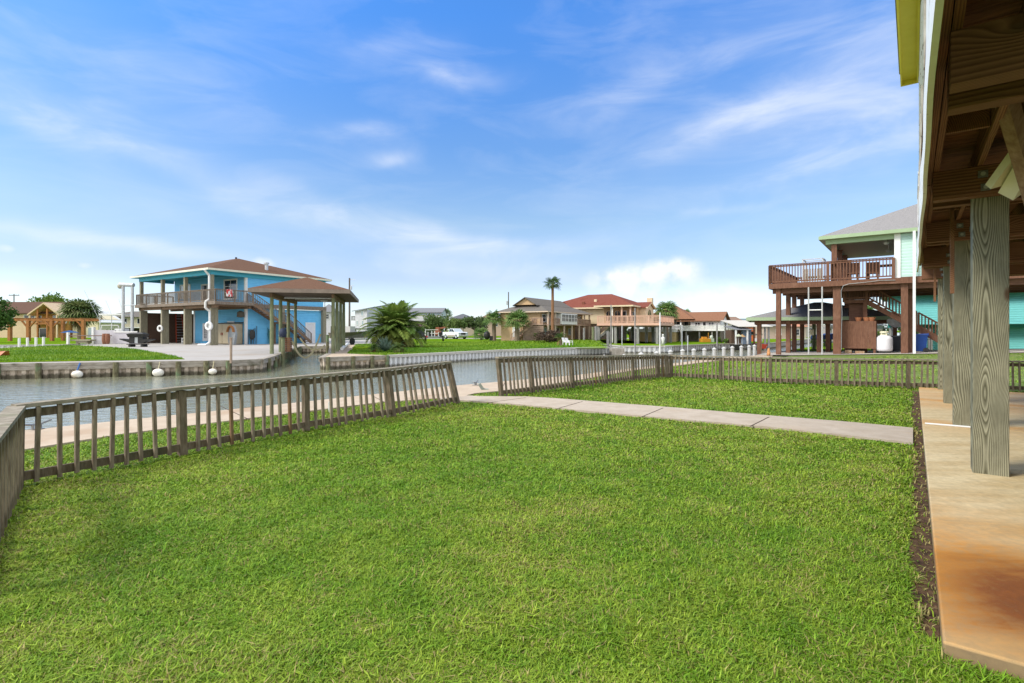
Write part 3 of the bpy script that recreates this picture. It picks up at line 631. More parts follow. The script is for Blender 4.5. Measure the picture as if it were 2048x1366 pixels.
def on_seg(px, a, b):                       # point of the water line a-b seen in column px
    t = (px-1024)/FPX; q = (t*a[1]-a[0])/((b[0]-a[0])-t*(b[1]-a[1])); return (a[0]+q*(b[0]-a[0]), a[1]+q*(b[1]-a[1]))
A0, A1 = G2(0,728), G2(460,721)
nf = Vector((A1[1]-A0[1], -(A1[0]-A0[0]))).normalized()
pl = [on_seg(px, A0, A1) for px in (-60,2,83,236,302,360,415,459)]
pl = [(x+nf.x*.24, y+nf.y*.24, .0+.03*random.random()) for x, y in pl]
bulkhead('long timber capped bulkhead with mossy piles below the left lawn and driveway', [(-40,10.75),A0,A1,SLIP_L[0]], .37, .13, msheet, mwale, pl, caph=.12)
sp_ = []
for a, b in zip(SLIP_L[:-1], SLIP_L[1:]):
    Ln = math.dist(a,b); k = max(1,int(Ln/1.25)); n = Vector((b[1]-a[1], -(b[0]-a[0]))).normalized()
    for i in range(k): f = (i+.5)/k; sp_.append((a[0]+(b[0]-a[0])*f+n.x*.2, a[1]+(b[1]-a[1])*f+n.y*.2, -.06+.05*random.random()))
bulkhead('curved mossy bulkhead of the boat slip, lined with short piles beside the driveway', SLIP_L+[SLIP_R[0]], .37, .13, msheet, mwale, sp_)
bulkhead('short timber bulkhead in front of the agave, with beige sheet piling and wooden cap', SLIP_R+[G2(775,711)], .33, .13, msheet, mwale,
         [(x+.1,y-.2,.03) for x, y in (on_seg(655,SLIP_R[2],G2(775,711)), on_seg(705,SLIP_R[2],G2(775,711)), on_seg(743,SLIP_R[2],G2(775,711)), on_seg(772,SLIP_R[2],G2(775,711)))])
bulkhead('long white and grey vinyl bulkhead below the wide lawn with the agave', Gs((775,711),(1000,700),(1160,695.3),(1222,694.3)), .34, .17, mvinyl, mcapc, wale=False, caph=.14, ztop=.03)
bulkhead('white vinyl bulkhead below the pink decked house, right of the small inlet', [INLET[1],B2[0],B2[1],B2[2]], .42, .18, mvinyl, mcapc, wale=False, caph=.10, ztop=.03)
bulkhead('dark closely ribbed bulkhead before the white house with the orange roof', [B2[2],B2[3],B2[4],(60,100)], .42, .16, mgreypile, mwale, wale=False, caph=.10)
bulkhead('white vinyl bulkhead across the side canal at the foot of the pergola lawn', [(-60,45),(-47.8,48.5),(-43.6,50.7),(-44.2,66)], .42, .16, mvinyl, mcapc, wale=False, caph=.09)
# outlet pipe and stone platform beside the inlet
mstone = mat('grey_stone_blocks', (.22,.20,.17), (.38,.35,.31), 4, rough=.95, bump=.5)
a = G2(1222,695.2); b = G2(1246,695.0)
tag(MB().box(a[0],b[0],a[1]-.35,a[1]+.7,ZW-.3,-.04).build('stone_platform', mstone, loc=(a[0],a[1],ZW)), 'low brown stone platform standing in the water beside the small inlet', 'platform')
# mooring floats
mbuoy = mat('dirty_white_float', (.66,.63,.54), (.78,.77,.72), 3, rough=.5, col3=(.33,.20,.10), sc3=1.7, f3=(.6,.7))
mblue = mat('blue_rope', (.03,.11,.30), rough=.6); mrope = mat('strap_webbing', (.50,.46,.30), (.40,.36,.22), 6, rough=.9)
for px, py, r, lab in ((164,747,.175,'round white float hanging from a blue rope on the long bulkhead'),(323,738,.19,'rust stained white float lying against the long bulkhead'),(430,735,.145,'small plain white float on the bulkhead nearest the boat slip')):
    p = on_seg(px, A0, A1); p = (p[0]+nf.x*.42, p[1]+nf.y*.42)
    t = thing('mooring_float', lab, 'buoy', (p[0],p[1],ZW), 'floats moored along the bulkhead')
    MB().ell((p[0],p[1],ZW+.16), (r*1.25,r,r*.92), 18, 12).build('float_body', mbuoy, t, smooth=True)
    MB().tube((p[0],p[1],ZW+.15+r*.85),(p[0]-nf.x*.25,p[1]-nf.y*.25,.0),.035 if px == 164 else .02,n=6).build('rope', mblue if px == 164 else mrope, t)
# ------------------------------------------------------------------ building helpers
def hip(mb, a0, a1, b0, b1, ze, rise, ov=.0):
    da, db = a1-a0, b1-b0
    if da >= db: r0, r1 = (a0+db/2, (b0+b1)/2), (a1-db/2, (b0+b1)/2)
    else: r0, r1 = ((a0+a1)/2, b0+da/2), ((a0+a1)/2, b1-da/2)
    P = [(a0,b0,ze),(a1,b0,ze),(a1,b1,ze),(a0,b1,ze),(*r0,ze+rise),(*r1,ze+rise)]
    n = mb.vs(P+[(p[0],p[1],ze-.03) for p in P[:4]])
    if da >= db: fs = [(0,1,5,4),(1,2,5),(2,3,4,5),(3,0,4)]
    else: fs = [(0,1,4),(1,2,5,4),(2,3,5),(3,0,4,5)]
    mb.f += [tuple(n+i for i in f) for f in fs]+[(n+9,n+8,n+7,n+6)]+[(n+i,n+6+i,n+6+(i+1)%4,n+(i+1)%4) for i in range(4)]
    return mb
def gable(mb, a0, a1, b0, b1, ze, rise, th=.08, along='a', frac=.5):
    if along == 'a':
        m = b0+(b1-b0)*frac; pr = [(a0,b0,ze),(a0,m,ze+rise),(a0,b1,ze),(a0,b1,ze-th),(a0,m,ze+rise-th),(a0,b0,ze-th)]; mb.slab(pr, (a1-a0,0,0))
    else:
        m = a0+(a1-a0)*frac; pr = [(a0,b0,ze),(m,b0,ze+rise),(a1,b0,ze),(a1,b0,ze-th),(m,b0,ze+rise-th),(a0,b0,ze-th)]; mb.slab(pr, (0,b1-b0,0))
    return mb
def ring(mb, a0, a1, b0, b1, z0, z1, t=.03):
    mb.box(a0-t,a1+t,b0-t,b0,z0,z1); mb.box(a0-t,a1+t,b1,b1+t,z0,z1); mb.box(a0-t,a0,b0,b1,z0,z1); mb.box(a1,a1+t,b0,b1,z0,z1); return mb
def rail(mb, p, q, h=.95, sp=.14, ps=1.9, w=.035, pw=.09, top=.11, low=.09):
    p, q = Vector(p), Vector(q); d = q-p; Ln = math.hypot(d.x,d.y); up = Vector((0,0,1))
    mb.bar(p+up*h, q+up*h, top, .04); mb.bar(p+up*(h-.075), q+up*(h-.075), .035, .07); mb.bar(p+up*low, q+up*low, .035, .07)
    k = max(1, round(Ln/ps))
    for i in range(k+1):
        c = p+d*(i/k); mb.box(c.x-pw/2,c.x+pw/2,c.y-pw/2,c.y+pw/2,c.z-.12,c.z+h-.02)
    n = int(Ln/sp)
    for i in range(1, n):
        c = p+d*(i/n); mb.box(c.x-w/2,c.x+w/2,c.y-w/2,c.y+w/2,c.z+low,c.z+h-.03)
    return mb
def win(parent, F, p, d, nrm, w, h, fm=None, gm=None, bars=(1,1), ft=.09, name='window', arch=False):
    """p lower left corner, d direction along the wall, nrm out of the wall (all local 2D+z)"""
    fm = fm or mwhite; gm = gm or mglass
    P = lambda s, z, o: (p[0]+d[0]*s+nrm[0]*o, p[1]+d[1]*s+nrm[1]*o, p[2]+z)
    up = (0,0,1); f = MB(F)
    def hb(s0, s1, z0, z1, o0, o1):
        f.hexa([P(s0,z0,o0),P(s1,z0,o0),P(s1,z0,o1),P(s0,z0,o1),P(s0,z1,o0),P(s1,z1,o0),P(s1,z1,o1),P(s0,z1,o1)])
    hb(-ft,0,-ft,h+ft,-.03,.05); hb(w,w+ft,-ft,h+ft,-.03,.05); hb(0,w,h,h+ft,-.03,.05); hb(0,w,-ft,0,-.03,.06)
    for i in range(1, bars[0]): hb(w*i/bars[0]-.025,w*i/bars[0]+.025,0,h,.008,.035)
    for i in range(1, bars[1]): hb(0,w,h*i/bars[1]-.022,h*i/bars[1]+.022,.008,.034)
    o = f.build(name, fm, parent)
    g = MB(F); g.hexa([P(0,0,-.03),P(w,0,-.03),P(w,0,.006),P(0,0,.006),P(0,h,-.03),P(w,h,-.03),P(w,h,.006),P(0,h,.006)])
    g.build('pane', gm, o); return o
def arch_win(parent, F, p, d, nrm, w, h, fm):
    pts = [(0,0),(w,0),(w,h-w/2)]+[(w/2+w/2*math.cos(t),h-w/2+w/2*math.sin(t)) for t in np.linspace(.3,math.pi-.3,6)]+[(0,h-w/2)]
    P = lambda s, z, o: (p[0]+d[0]*s+nrm[0]*o, p[1]+d[1]*s+nrm[1]*o, p[2]+z)
    f = MB(F)
    for (a, b) in zip(pts, pts[1:]+pts[:1]): f.bar(P(*a,.02), P(*b,.02), .06, .05, (nrm[0],nrm[1],0))
    f.bar(P(w/2,0,.02),P(w/2,h,.02),.05,.04,(nrm[0],nrm[1],0))
    o = f.build('arched_window', fm, parent)
    g = MB(F); g.slab([P(*a,.0) for a in pts], (nrm[0]*.012,nrm[1]*.012,0)); g.build('pane', mglass, o)
def stairs(mbs, mbt, p, q, width, side, n):
    """stringers into mbs, treads into mbt; p top, q bottom, side = unit 2D vector across"""
    p, q = Vector(p), Vector(q); sv = Vector((side[0],side[1],0))*width
    for o in (Vector((0,0,0)), sv): mbs.bar(p+o-Vector((0,0,.12)), q+o-Vector((0,0,.02)), .06, .24)
    d = (q-p)
    run = Vector((d.x,d.y,0)).normalized()*(math.hypot(d.x,d.y)/n)
    for i in range(n):
        c = p+d*((i+.5)/n); a = c-run*.55; b = c+run*.55
        mbt.hexa([tuple(a),tuple(b),tuple(b+sv),tuple(a+sv),tuple(a+Vector((0,0,.045))),tuple(b+Vector((0,0,.045))),tuple(b+sv+Vector((0,0,.045))),tuple(a+sv+Vector((0,0,.045)))])
def stair_rail(mb, p, q, h=.9, n=14, w=.035):
    p, q = Vector(p), Vector(q); up = Vector((0,0,1)); d = q-p
    mb.bar(p+up*h, q+up*h, .09, .05); mb.bar(p+up*.14, q+up*.14, .035, .07)
    for i in range(n+1):
        c = p+d*(i/n); t = .09 if i in (0,n) else w
        mb.box(c.x-t/2,c.x+t/2,c.y-t/2,c.y+t/2,c.z-(.1 if t > .05 else -.12),c.z+h)
# colours shared by the houses
mblu = mat('bright_blue_siding', (.15,.50,.82), (.17,.54,.86), 2, rough=.6, lap=.2)
mteal = mat('teal_soffit', (.07,.38,.52), (.08,.41,.55), 2, rough=.6)
mshb = mat('brown_shingles', (.095,.052,.034), (.17,.098,.064), 5, (3,3,9), .95, .4, det=8)
mdk = mat('grey_brown_deck', (.15,.115,.085), (.25,.205,.165), 4, (3,3,1), .85)
mdkd = mat('dark_deck_timber', (.15,.095,.06), (.25,.165,.105), 4, (3,3,1), .85)
mstep = mat('orange_brown_treads', (.22,.11,.045), (.32,.18,.08), 4, rough=.8)
mpostg = mat('grey_green_post', (.20,.18,.125), (.30,.28,.20), 3, (6,6,1), .85)
mslat = mat('dark_plank_screen', (.075,.045,.032), (.13,.08,.055), 3, (2,2,12), .85)
mdoor = mat('white_door', (.74,.73,.74), (.68,.67,.69), 3, rough=.5)
# ------------------------------------------------------------------ the blue house across the canal
FB = Frame((-27.2,47), (-.847,.53), (.53,.847))
bh = thing('stilt_house', 'bright blue raised house with brown hip roof and wraparound porch beside the boat slip', 'house', FB((7,6,0)))
hip(MB(FB), 0,15,0,13.4, 7.0, 2.06).build('roof', mshb, bh)
ring(MB(FB), 0,15,0,13.4, 6.82, 6.995, .06).build('gutter', mat('cream_gutter', (.66,.64,.52), (.72,.70,.58), 2, rough=.5), bh)
MB(FB).box(.0,15,.0,13.4,6.80,6.86).build('soffit', mteal, bh)
s = MB(FB); s.box(.45,.7,.5,13,6.45,6.8); s.box(.7,14.3,.5,.7,6.45,6.8); s.box(14.1,14.35,.5,3.8,6.45,6.8); s.build('porch_beam', mteal, bh)
s = MB(FB); s.box(.6,14.1,3.85,12.8,3.95,6.8); s.build('wall', mblu, bh)
s = MB(FB); s.box(.605,9.85,3.86,12.78,-.05,3.5); s.build('wall', mblu, bh)
for (a, b, z0, z1) in ((.57,3.82,4.0,6.8),(.58,3.83,0,3.5),(9.86,3.83,0,3.5)):
    MB(FB).box(a-.03,a+.2,b-.03,b+.2,z0,z1).build('corner_trim', mwhite, bh)
s = MB(FB); s.box(-.8,14.4,.2,3.84,3.82,3.98); s.build('deck', mdkd, bh)
s = MB(FB); s.box(-.84,14.44,.14,.2,3.70,4.0); s.box(-.86,-.8,.2,3.84,3.70,4.0); s.box(14.4,14.46,.2,3.84,3.7,4.0); s.build('rim_board', mdk, bh)
s = MB(FB)
s.box(-.6,14.3,.45,.62,3.42,3.8); s.box(-.6,14.3,3.5,3.66,3.42,3.8)
for a in np.arange(-.5,14.3,.6): s.box(a,a+.06,.65,3.45,3.58,3.815)
s.build('joist', mdkd, bh)
for a in (.5,5.08,9.5,14.0):
    MB(FB).box(a-.14,a+.14,.45,.73,-.05,6.45).build('porch_post', mpostg, bh); MB(FB).box(a-.17,a+.17,.74,1.08,-.05,3.42).build('pile', mpostg, bh)
for a in (9.5,14.0): MB(FB).box(a-.2,a+.2,6.2,6.6,-.05,3.9).build('pile', mpostg, bh)
for b in (7.6,12.7): MB(FB).box(.2,.58,b-.2,b+.2,-.05,3.55).build('pile', mpostg, bh)
s = MB(FB); s.box(.3,.6,3.9,13.0,3.55,3.94); s.build('rim_board', mdk, bh)
s = MB(FB); s.box(13.95,14.1,1.0,8.4,-.02,3.2); s.box(9.9,13.9,8.3,8.42,-.02,3.2); s.build('screen_wall', mslat, bh)
MB(FB).box(9.86,14.3,3.85,13,3.6,3.94).build('floor', mdkd, bh)
s = MB(FB); rail(s, (-.72,.28,4.0),(14.35,.28,4.0),1.08,.15,2.2); rail(s, (-.72,.28,4.0),(-.72,3.75,4.0),1.08,.15,1.7); rail(s, (14.35,.28,4.0),(14.35,3.8,4.0),1.08,.15,1.8)
s.build('railing', mdk, bh)
win(bh, FB, (4.2,3.85,4.55), (-1,0), (0,-1), 2.1, 1.75, bars=(2,3), ft=.14)
win(bh, FB, (8.45,3.85,4.02), (-1,0), (0,-1), 1.0, 2.0, bars=(1,1), ft=.14, name='door', fm=mwhite)
win(bh, FB, (12.8,3.85,4.9), (-1,0), (0,-1), 2.0, 1.3, gm=mpale_glass, ft=.1)
d = win(bh, FB, (8.0,3.86,.55), (-1,0), (0,-1), .5, 1.25, bars=(3,5), ft=.28, name='door', fm=mdoor)
win(bh, FB, (3.6,3.86,1.2), (-1,0), (0,-1), 1.0, .95, gm=mpale_glass, ft=.12)
s = win(bh, FB, (.6,10.65,.02), (0,1), (-1,0), .95, 2.05, gm=mdoor, ft=.14, name='door')
win(bh, FB, (.6,10.6,4.9), (0,1), (-1,0), 1.1, .7, gm=mpale_glass)
dn = MB(FB); dn.path([(.5,-.07,6.85),(.5,.05,6.7),(.5,.36,6.35),(.5,.36,4.2),(.5,.02,3.95),(.5,.02,3.4),(.42,.36,3.1),(.42,.36,.3),(.45,.1,.08),(1.1,-.3,.06)], .1, 8); dn.build('downspout', mwhite, bh)
MB(FB).tube((.575,13.0,.05),(.575,13.0,6.8),.06).build('downspout', mwhite, bh)
MB(FB).tube((1.8,6.8,7.5),(1.8,6.8,8.15),.16).tube((1.8,6.8,8.15),(1.8,6.8,8.3),.26).build('roof_vent', mgreym, bh)
MB(FB).tube((7.1,6.7,9.0),(7.1,6.7,9.22),.1).build('roof_vent', mblack, bh)
s1, t1, r1 = MB(FB), MB(FB), MB(FB)
stairs(s1,t1,(-.72,3.8,3.98),(-.72,6.6,2.25),1.05,(1,0),9); stairs(s1,t1,(-.72,7.6,2.2),(-.72,10.3,.05),1.05,(1,0),11)
s1.box(-.75,.38,6.6,7.6,2.02,2.2); s1.box(-.75,-.6,6.62,6.78,0,2.02); s1.box(-.75,-.6,7.4,7.56,0,2.02); s1.box(.2,.36,6.62,6.78,0,2.02)
for xx in (-.72,.36): stair_rail(r1,(xx,3.85,3.98),(xx,6.6,2.25),.95,15); stair_rail(r1,(xx,7.6,2.2),(xx,10.25,.1),.95,16)
rail(r1,(-.72,6.6,2.2),(-.72,7.6,2.2),.95,.16,1)
st_ = s1.build('staircase', mdkd, bh); t1.build('tread', mstep, st_); r1.build('handrail', mdk, st_)
for (a, b, z) in ((10.5,1.2,6.74),(5.5,1.6,6.74)): MB(FB).lathe((a,b,z-.1),[(.02,-.05),(.22,-.02),(.24,.06),(.1,.1)],12).build('ceiling_light', mwhite, bh)
MB(FB).lathe((.5,3.3,2.6),[(.05,-.0),(.35,.05),(.3,.5),(.1,.62)],10).build('wall_lamp', mat('bronze', (.08,.07,.05), rough=.6), bh)
# things at the blue house
mtowel = mat('red_white_towel', (.55,.05,.05), (.75,.72,.70), 2.2, (3,3,1), .9, lo=.48, hi=.52)
tag(MB(FB).box(-.80,-.74,1.2,1.75,4.45,5.1).build('beach_towel', mtowel, loc=FB((-.77,1.6,4.35))), 'red and white towel hanging over the blue house porch railing', 'towel')
def ringbuoy(p, lab, r=.34):
    o = MB(FB).torus(p, r*.72, r*.27, (-.3,-1,0), 20, 8); c = o.build('life_ring', mwhite, loc=FB(p), smooth=True); tag(c, lab, 'life ring', 'life rings on the blue house')
ringbuoy((9.6,.38,1.55), 'white life ring with dark centre, on the post nearest the orange ladder', .36)
ringbuoy((.45,.3,1.75), 'larger white life ring hung on the post behind the white downspout', .43)
mor = mat('orange_ladder_rails', (.45,.075,.03), (.38,.06,.03), 4, rough=.6)
lf = MB(FB); q0, q1 = (13.0,4.55,.0), (13.6,4.55,3.15)
F_l = [(11.2,5.9),(10.5,5.9)]
L0, L1 = FB((12.9,5.0,0)), FB((12.0,5.0,0))
ladder = thing('ladder', 'orange step ladder standing against the dark plank screen under the blue house', 'ladder', FB((12.4,5,1.3)))
lm = MB(FB); lm.bar((13.5,3.75,.0),(13.85,3.85,3.2),.09,.07); lm.bar((13.5,4.65,0),(13.85,4.45,3.2),.09,.07); lm.build('side_rail', mor, ladder); rg = MB(FB)
for i in range(10): f = (i+.7)/10.6; rg.bar((13.5+.35*f,3.75+.1*f,3.2*f),(13.5+.35*f,4.65-.2*f,3.2*f),.06,.05)
rg.build('rung', mgreym, ladder)
msh = mat('beige_resin_shed', (.34,.29,.20), (.38,.33,.235), 2, rough=.6)
sh_ = thing('storage_shed', 'beige plastic storage shed with dark roof edge against the blue wall', 'shed', FB((2.4,2.9,0)))
MB(FB).box(.95,3.75,2.6,3.75,.06,2.0).build('body', msh, sh_); MB(FB).hexa([(.88,2.5,2.0),(3.82,2.5,2.0),(3.82,3.8,2.08),(.88,3.8,2.08),(.88,2.5,2.06),(3.82,2.5,2.06),(3.82,3.8,2.16),(.88,3.8,2.16)]).build('lid', mblack, sh_)
for a0, a1 in ((1.0,2.32),(2.38,3.7)):
    dd = MB(FB).box(a0,a1,2.55,2.598,.12,1.95).build('door', msh, sh_); MB(FB).box((2.2 if a0 < 2 else 2.45),(2.27 if a0 < 2 else 2.52),2.5,2.549,.9,1.15).build('handle', mat('rust_red', (.25,.06,.04), rough=.6), dd)
st = thing('step_stool', 'small white slatted bench on the floor beside the blue door', 'bench', FB((8.7,2.8,0)))
b_ = MB(FB); b_.box(9.0,10.1,2.6,3.1,.52,.58); b_.build('seat', mwhite, st)
for a in (9.03,9.53,10.03): MB(FB).box(a-.05,a+.05,2.62,2.72,0,.52).build('leg', mwhite, st)
MB(FB).box(9.0,10.1,2.62,2.67,.12,.2).build('stretcher', mwhite, st)
bo = thing('boat_planter', 'grey and rust coloured upright boat bow propped beside the porch post', 'planter', FB((-.3,1.6,0)))
pb = MB(FB); pts = [(-.75,.9),(-.75,1.0),(-.55,1.55),(-.25,1.85),(.1,1.85),(.4,1.5),(.55,.95),(.5,.3),(.3,.05),(-.5,.05)]
pb.slab([(-.55+x*.9,1.75-.0*x,z) for x, z in pts], (0,.22,0)); pb.build('hull', mat('grey_boat_boards', (.20,.22,.235), (.30,.32,.33), 3, (1,1,14), .8), bo)
pb = MB(FB)
for t0, t1 in zip(np.linspace(.25,math.pi-.25,7)[:-1], np.linspace(.25,math.pi-.25,7)[1:]): pb.bar((-.65+.52*math.cos(t0),1.66,1.05+.72*math.sin(t0)),(-.65+.52*math.cos(t1),1.66,1.05+.72*math.sin(t1)),.1,.2,(0,1,0))
pb.build('arch', mat('rust_arch', (.30,.13,.035), (.22,.09,.03), 4), bo)
# row of tools against the wall under the stairs
for i, (b, lab, cc) in enumerate(((4.4,'dark garden tools leaning in the corner below the blue house stairs',(.05,.05,.045)),(6.4,'green push tool leaning on the blue wall below the stairs',(.03,.14,.13)),(8.0,'dark jackets and rods hung on the blue wall below the stairs',(.03,.035,.05)))):
    t = MB(FB); r = random.Random(i)
    for k in range(6): t.bar((.28+.1*r.random(),b-.4+.16*k,.05),(.5,b-.35+.16*k+.2*(r.random()-.5),1.2+.6*r.random()),.05,.05)
    t.ell((.38,b,.95),(.12,.3,.5),8,6); tag(t.build('garden_tools', mat(f'tool_paint_{i}', cc, rough=.7), loc=FB((.3,b,0))), lab, 'tools')
mred = mat('red_plastic', (.5,.02,.02), rough=.4)
j = MB(FB).box(-.1,.25,7.2,7.55,.0,.55); j.box(-.02,.17,7.25,7.5,.55,.68); j.box(.02,.1,7.3,7.36,.68,.8); tag(j.build('fuel_can', mred, loc=FB((.1,7.4,0))), 'red fuel can on the slab below the blue house stairs', 'fuel can')
# black smoker grill
p = G2(276,694); g0 = thing('barbecue_grill', 'black barrel smoker with side shelves on the driveway before the porch', 'grill', p)
FG = Frame(p, (1,0)); mb = MB(FG)
mb.hexa([(-.62,-.3,.82),(.62,-.3,.82),(.62,.3,.82),(-.62,.3,.82),(-.72,-.36,1.08),(.72,-.36,1.08),(.72,.36,1.08),(-.72,.36,1.08)]); mb.box(-.55,-.15,-.25,.25,.3,.82); mb.box(.15,.55,-.25,.25,.3,.82); mb.build('firebox', mblack, g0)
mb = MB(FG); mb.hexa([(-.66,-.33,1.08),(.66,-.33,1.08),(.66,.33,1.08),(-.66,.33,1.08),(-.4,-.2,1.2),(.4,-.2,1.2),(.4,.2,1.2),(-.4,.2,1.2)]); mb.tube((0,0,1.15),(0,0,1.36),.05); mb.build('lid', mblack, g0)
MB(FG).hexa([(-1.35,-.25,.62),(-.55,-.25,.36),(-.55,.25,.36),(-1.35,.25,.62),(-1.35,-.25,.7),(-.55,-.25,.64),(-.55,.25,.64),(-1.35,.25,.7)]).build('shelf', mblack, g0)
MB(FG).hexa([(.55,-.25,.36),(1.3,-.25,.6),(1.3,.25,.6),(.55,.25,.36),(.55,-.25,.64),(1.3,-.25,.68),(1.3,.25,.68),(.55,.25,.64)]).build('shelf', mblack, g0)
MB(FG).box(-.2,.2,-.2,.2,.32,.8).build('ash_door', mgreym, g0); MB(FG).box(-.75,.75,-.28,.28,.2,.27).build('base', mblack, g0)
for x in (-.5,.5): MB(FG).tube((x,-.3,.1),(x,.3,.1),.1,n=12).build('wheel', mblack, g0)
# drive post, PVC posts on the lawn edge, orange trim board
q = G2(462,722); tag(MB().tube((q[0],q[1],-.1),(q[0],q[1],1.02),.055).tube((q[0],q[1],1.02),(q[0],q[1],1.06),.075).build('mooring_post', mat('tan_post', (.30,.22,.16), (.38,.29,.22), 4), loc=(q[0],q[1],0)), 'single slim brown post at the driveway edge above the canal', 'post')
for i, px in enumerate((38.5,55,72,87)):
    q = AT(px, 45.0-.0*i, 692); q = (q[0],q[1],0); tag(MB().tube((q[0],q[1],-.1),(q[0],q[1],.72+.03*i),.095,n=12).build('dock_post', mwhite, loc=q), f'{("leftmost","second from the left","second from the right","rightmost")[i]} of four white posts behind the left lawn', 'post', 'white posts behind the left lawn')
pk = AT(6,26.5,715); kk = MB(); kk.hexa([(pk[0]-2.2,pk[1]-.25,.12),(pk[0]+.1,pk[1]-.25,.12),(pk[0]+.1,pk[1]+.25,.12),(pk[0]-2.2,pk[1]+.25,.12),(pk[0]-2.2,pk[1]-.33,.34),(pk[0]+.22,pk[1]-.1,.34),(pk[0]+.22,pk[1]+.1,.34),(pk[0]-2.2,pk[1]+.33,.34)])
tag(kk.build('kayak', mat('orange_kayak', (.42,.13,.03), (.36,.10,.03), 3, rough=.5), loc=(pk[0],pk[1],.1)), 'tip of an orange brown kayak lying on the left lawn', 'kayak')
# ------------------------------------------------------------------ boathouse over the slip
FH = Frame((-14,30.6), (.972,.235))
hh_ = thing('boathouse', 'open boathouse with brown hip roof on eight round green poles over the slip', 'boathouse', FH((1.7,4,0)))
hip(MB(FH), -1,4.4,-1,9.3, 3.76, .92).build('roof', mshb, hh_)
ring(MB(FH), -1,4.4,-1,9.3, 3.53, 3.755, .04).build('fascia', mat('grey_brown_fascia', (.20,.16,.13), (.26,.21,.17), 3), hh_)
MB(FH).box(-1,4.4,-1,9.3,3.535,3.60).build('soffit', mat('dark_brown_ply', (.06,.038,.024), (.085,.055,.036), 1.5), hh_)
s = MB(FH)
for a in (0,3.4): s.box(a-.07,a+.07,-.3,8.7,3.3,3.53)
s.build('beam', mdkd, hh_)
for a in (0,3.4):
    for b in (0,2.63,5.4,8.3): MB(FH).tube((a,b,-.3 if a == 0 else -.3),(a,b,3.33),.115,.10,12).build('pole', mgreen, hh_)
s = MB(FH); s.tube((.3,2.2,3.42),(3.1,2.2,3.42),.05); s.tube((1.1,1.2,3.3),(2.6,3.6,3.36),.025); s.ell((2.5,3.6,3.34),(.25,.12,.08),8,5); s.build('lift_shaft', mgreym, hh_)
def sling(p, q, drop, lab):
    pts = []
    for i in range(15):
        f = i/14; c = Vector(p).lerp(Vector(q), f); c.z -= drop*4*f*(1-f); pts.append(tuple(c))
    mb = MB()
    for a, b in zip(pts[:-1], pts[1:]): mb.bar(a, b, .02, .11)
    tag(mb.build('lifting_strap', mrope, loc=p), lab, 'strap', 'lifting straps in the boat slip')
sling(AT(584,33.5,682), AT(641,34.5,668), 1.3, 'nearer pale lifting strap sagging low to the water in the boat slip')
sling(AT(600,40.5,676), AT(650,41,690), .62, 'farther lifting strap sagging above the water behind the nearer strap')
# covered motor on a pile, brick stack, free piles
q = AT(566,30.6,704); mo = thing('boat_lift_motor', 'dark blue covered motor on top of a green pile in the slip', 'motor', (q[0],q[1],-1))
MB().tube((q[0],q[1],-1.5),(q[0],q[1],1.05),.11,.1,12).build('pile', mgreen, mo); MB().lathe((q[0],q[1],.98),[(.2,0),(.22,.3),(.17,.45),(.08,.52)],10).build('cover', mat('navy_cover', (.025,.035,.07), (.04,.05,.085), 4), mo, smooth=True)
q = AT(655,44,700); q = (q[0]+.0,44,0); tag(MB().tube((q[0],q[1],-1.5),(q[0],q[1],1.0),.13,.12,12).build('mooring_pile', mpilew, loc=(q[0],q[1],-1.5)), 'short thick mooring pile at the back corner of the boat slip', 'pile')
q = AT(575,33.5,705); bs = MB(); r = random.Random(4)
for i in range(7):
    for k in range(2): bs.box(q[0]-.25+.26*k+.03*r.random(),q[0]-.02+.26*k+.03*r.random(),33.3,33.6,.02+.13*i,.135+.13*i)
tag(bs.build('brick_stack', mat('old_brick', (.20,.09,.05), (.30,.16,.09), 6), loc=(q[0],33.4,0)), 'rough stack of old bricks at the slip edge beside the covered motor', 'brick stack')
a, b = G2(684,701), G2(695,691); tag(MB().tube((a[0],a[1],.13),(b[0],b[1],.13),.12,n=12).build('drain_pipe', mwhite, loc=(a[0],a[1],0)), 'white plastic pipe lying on the ground beside the boathouse poles', 'pipe')
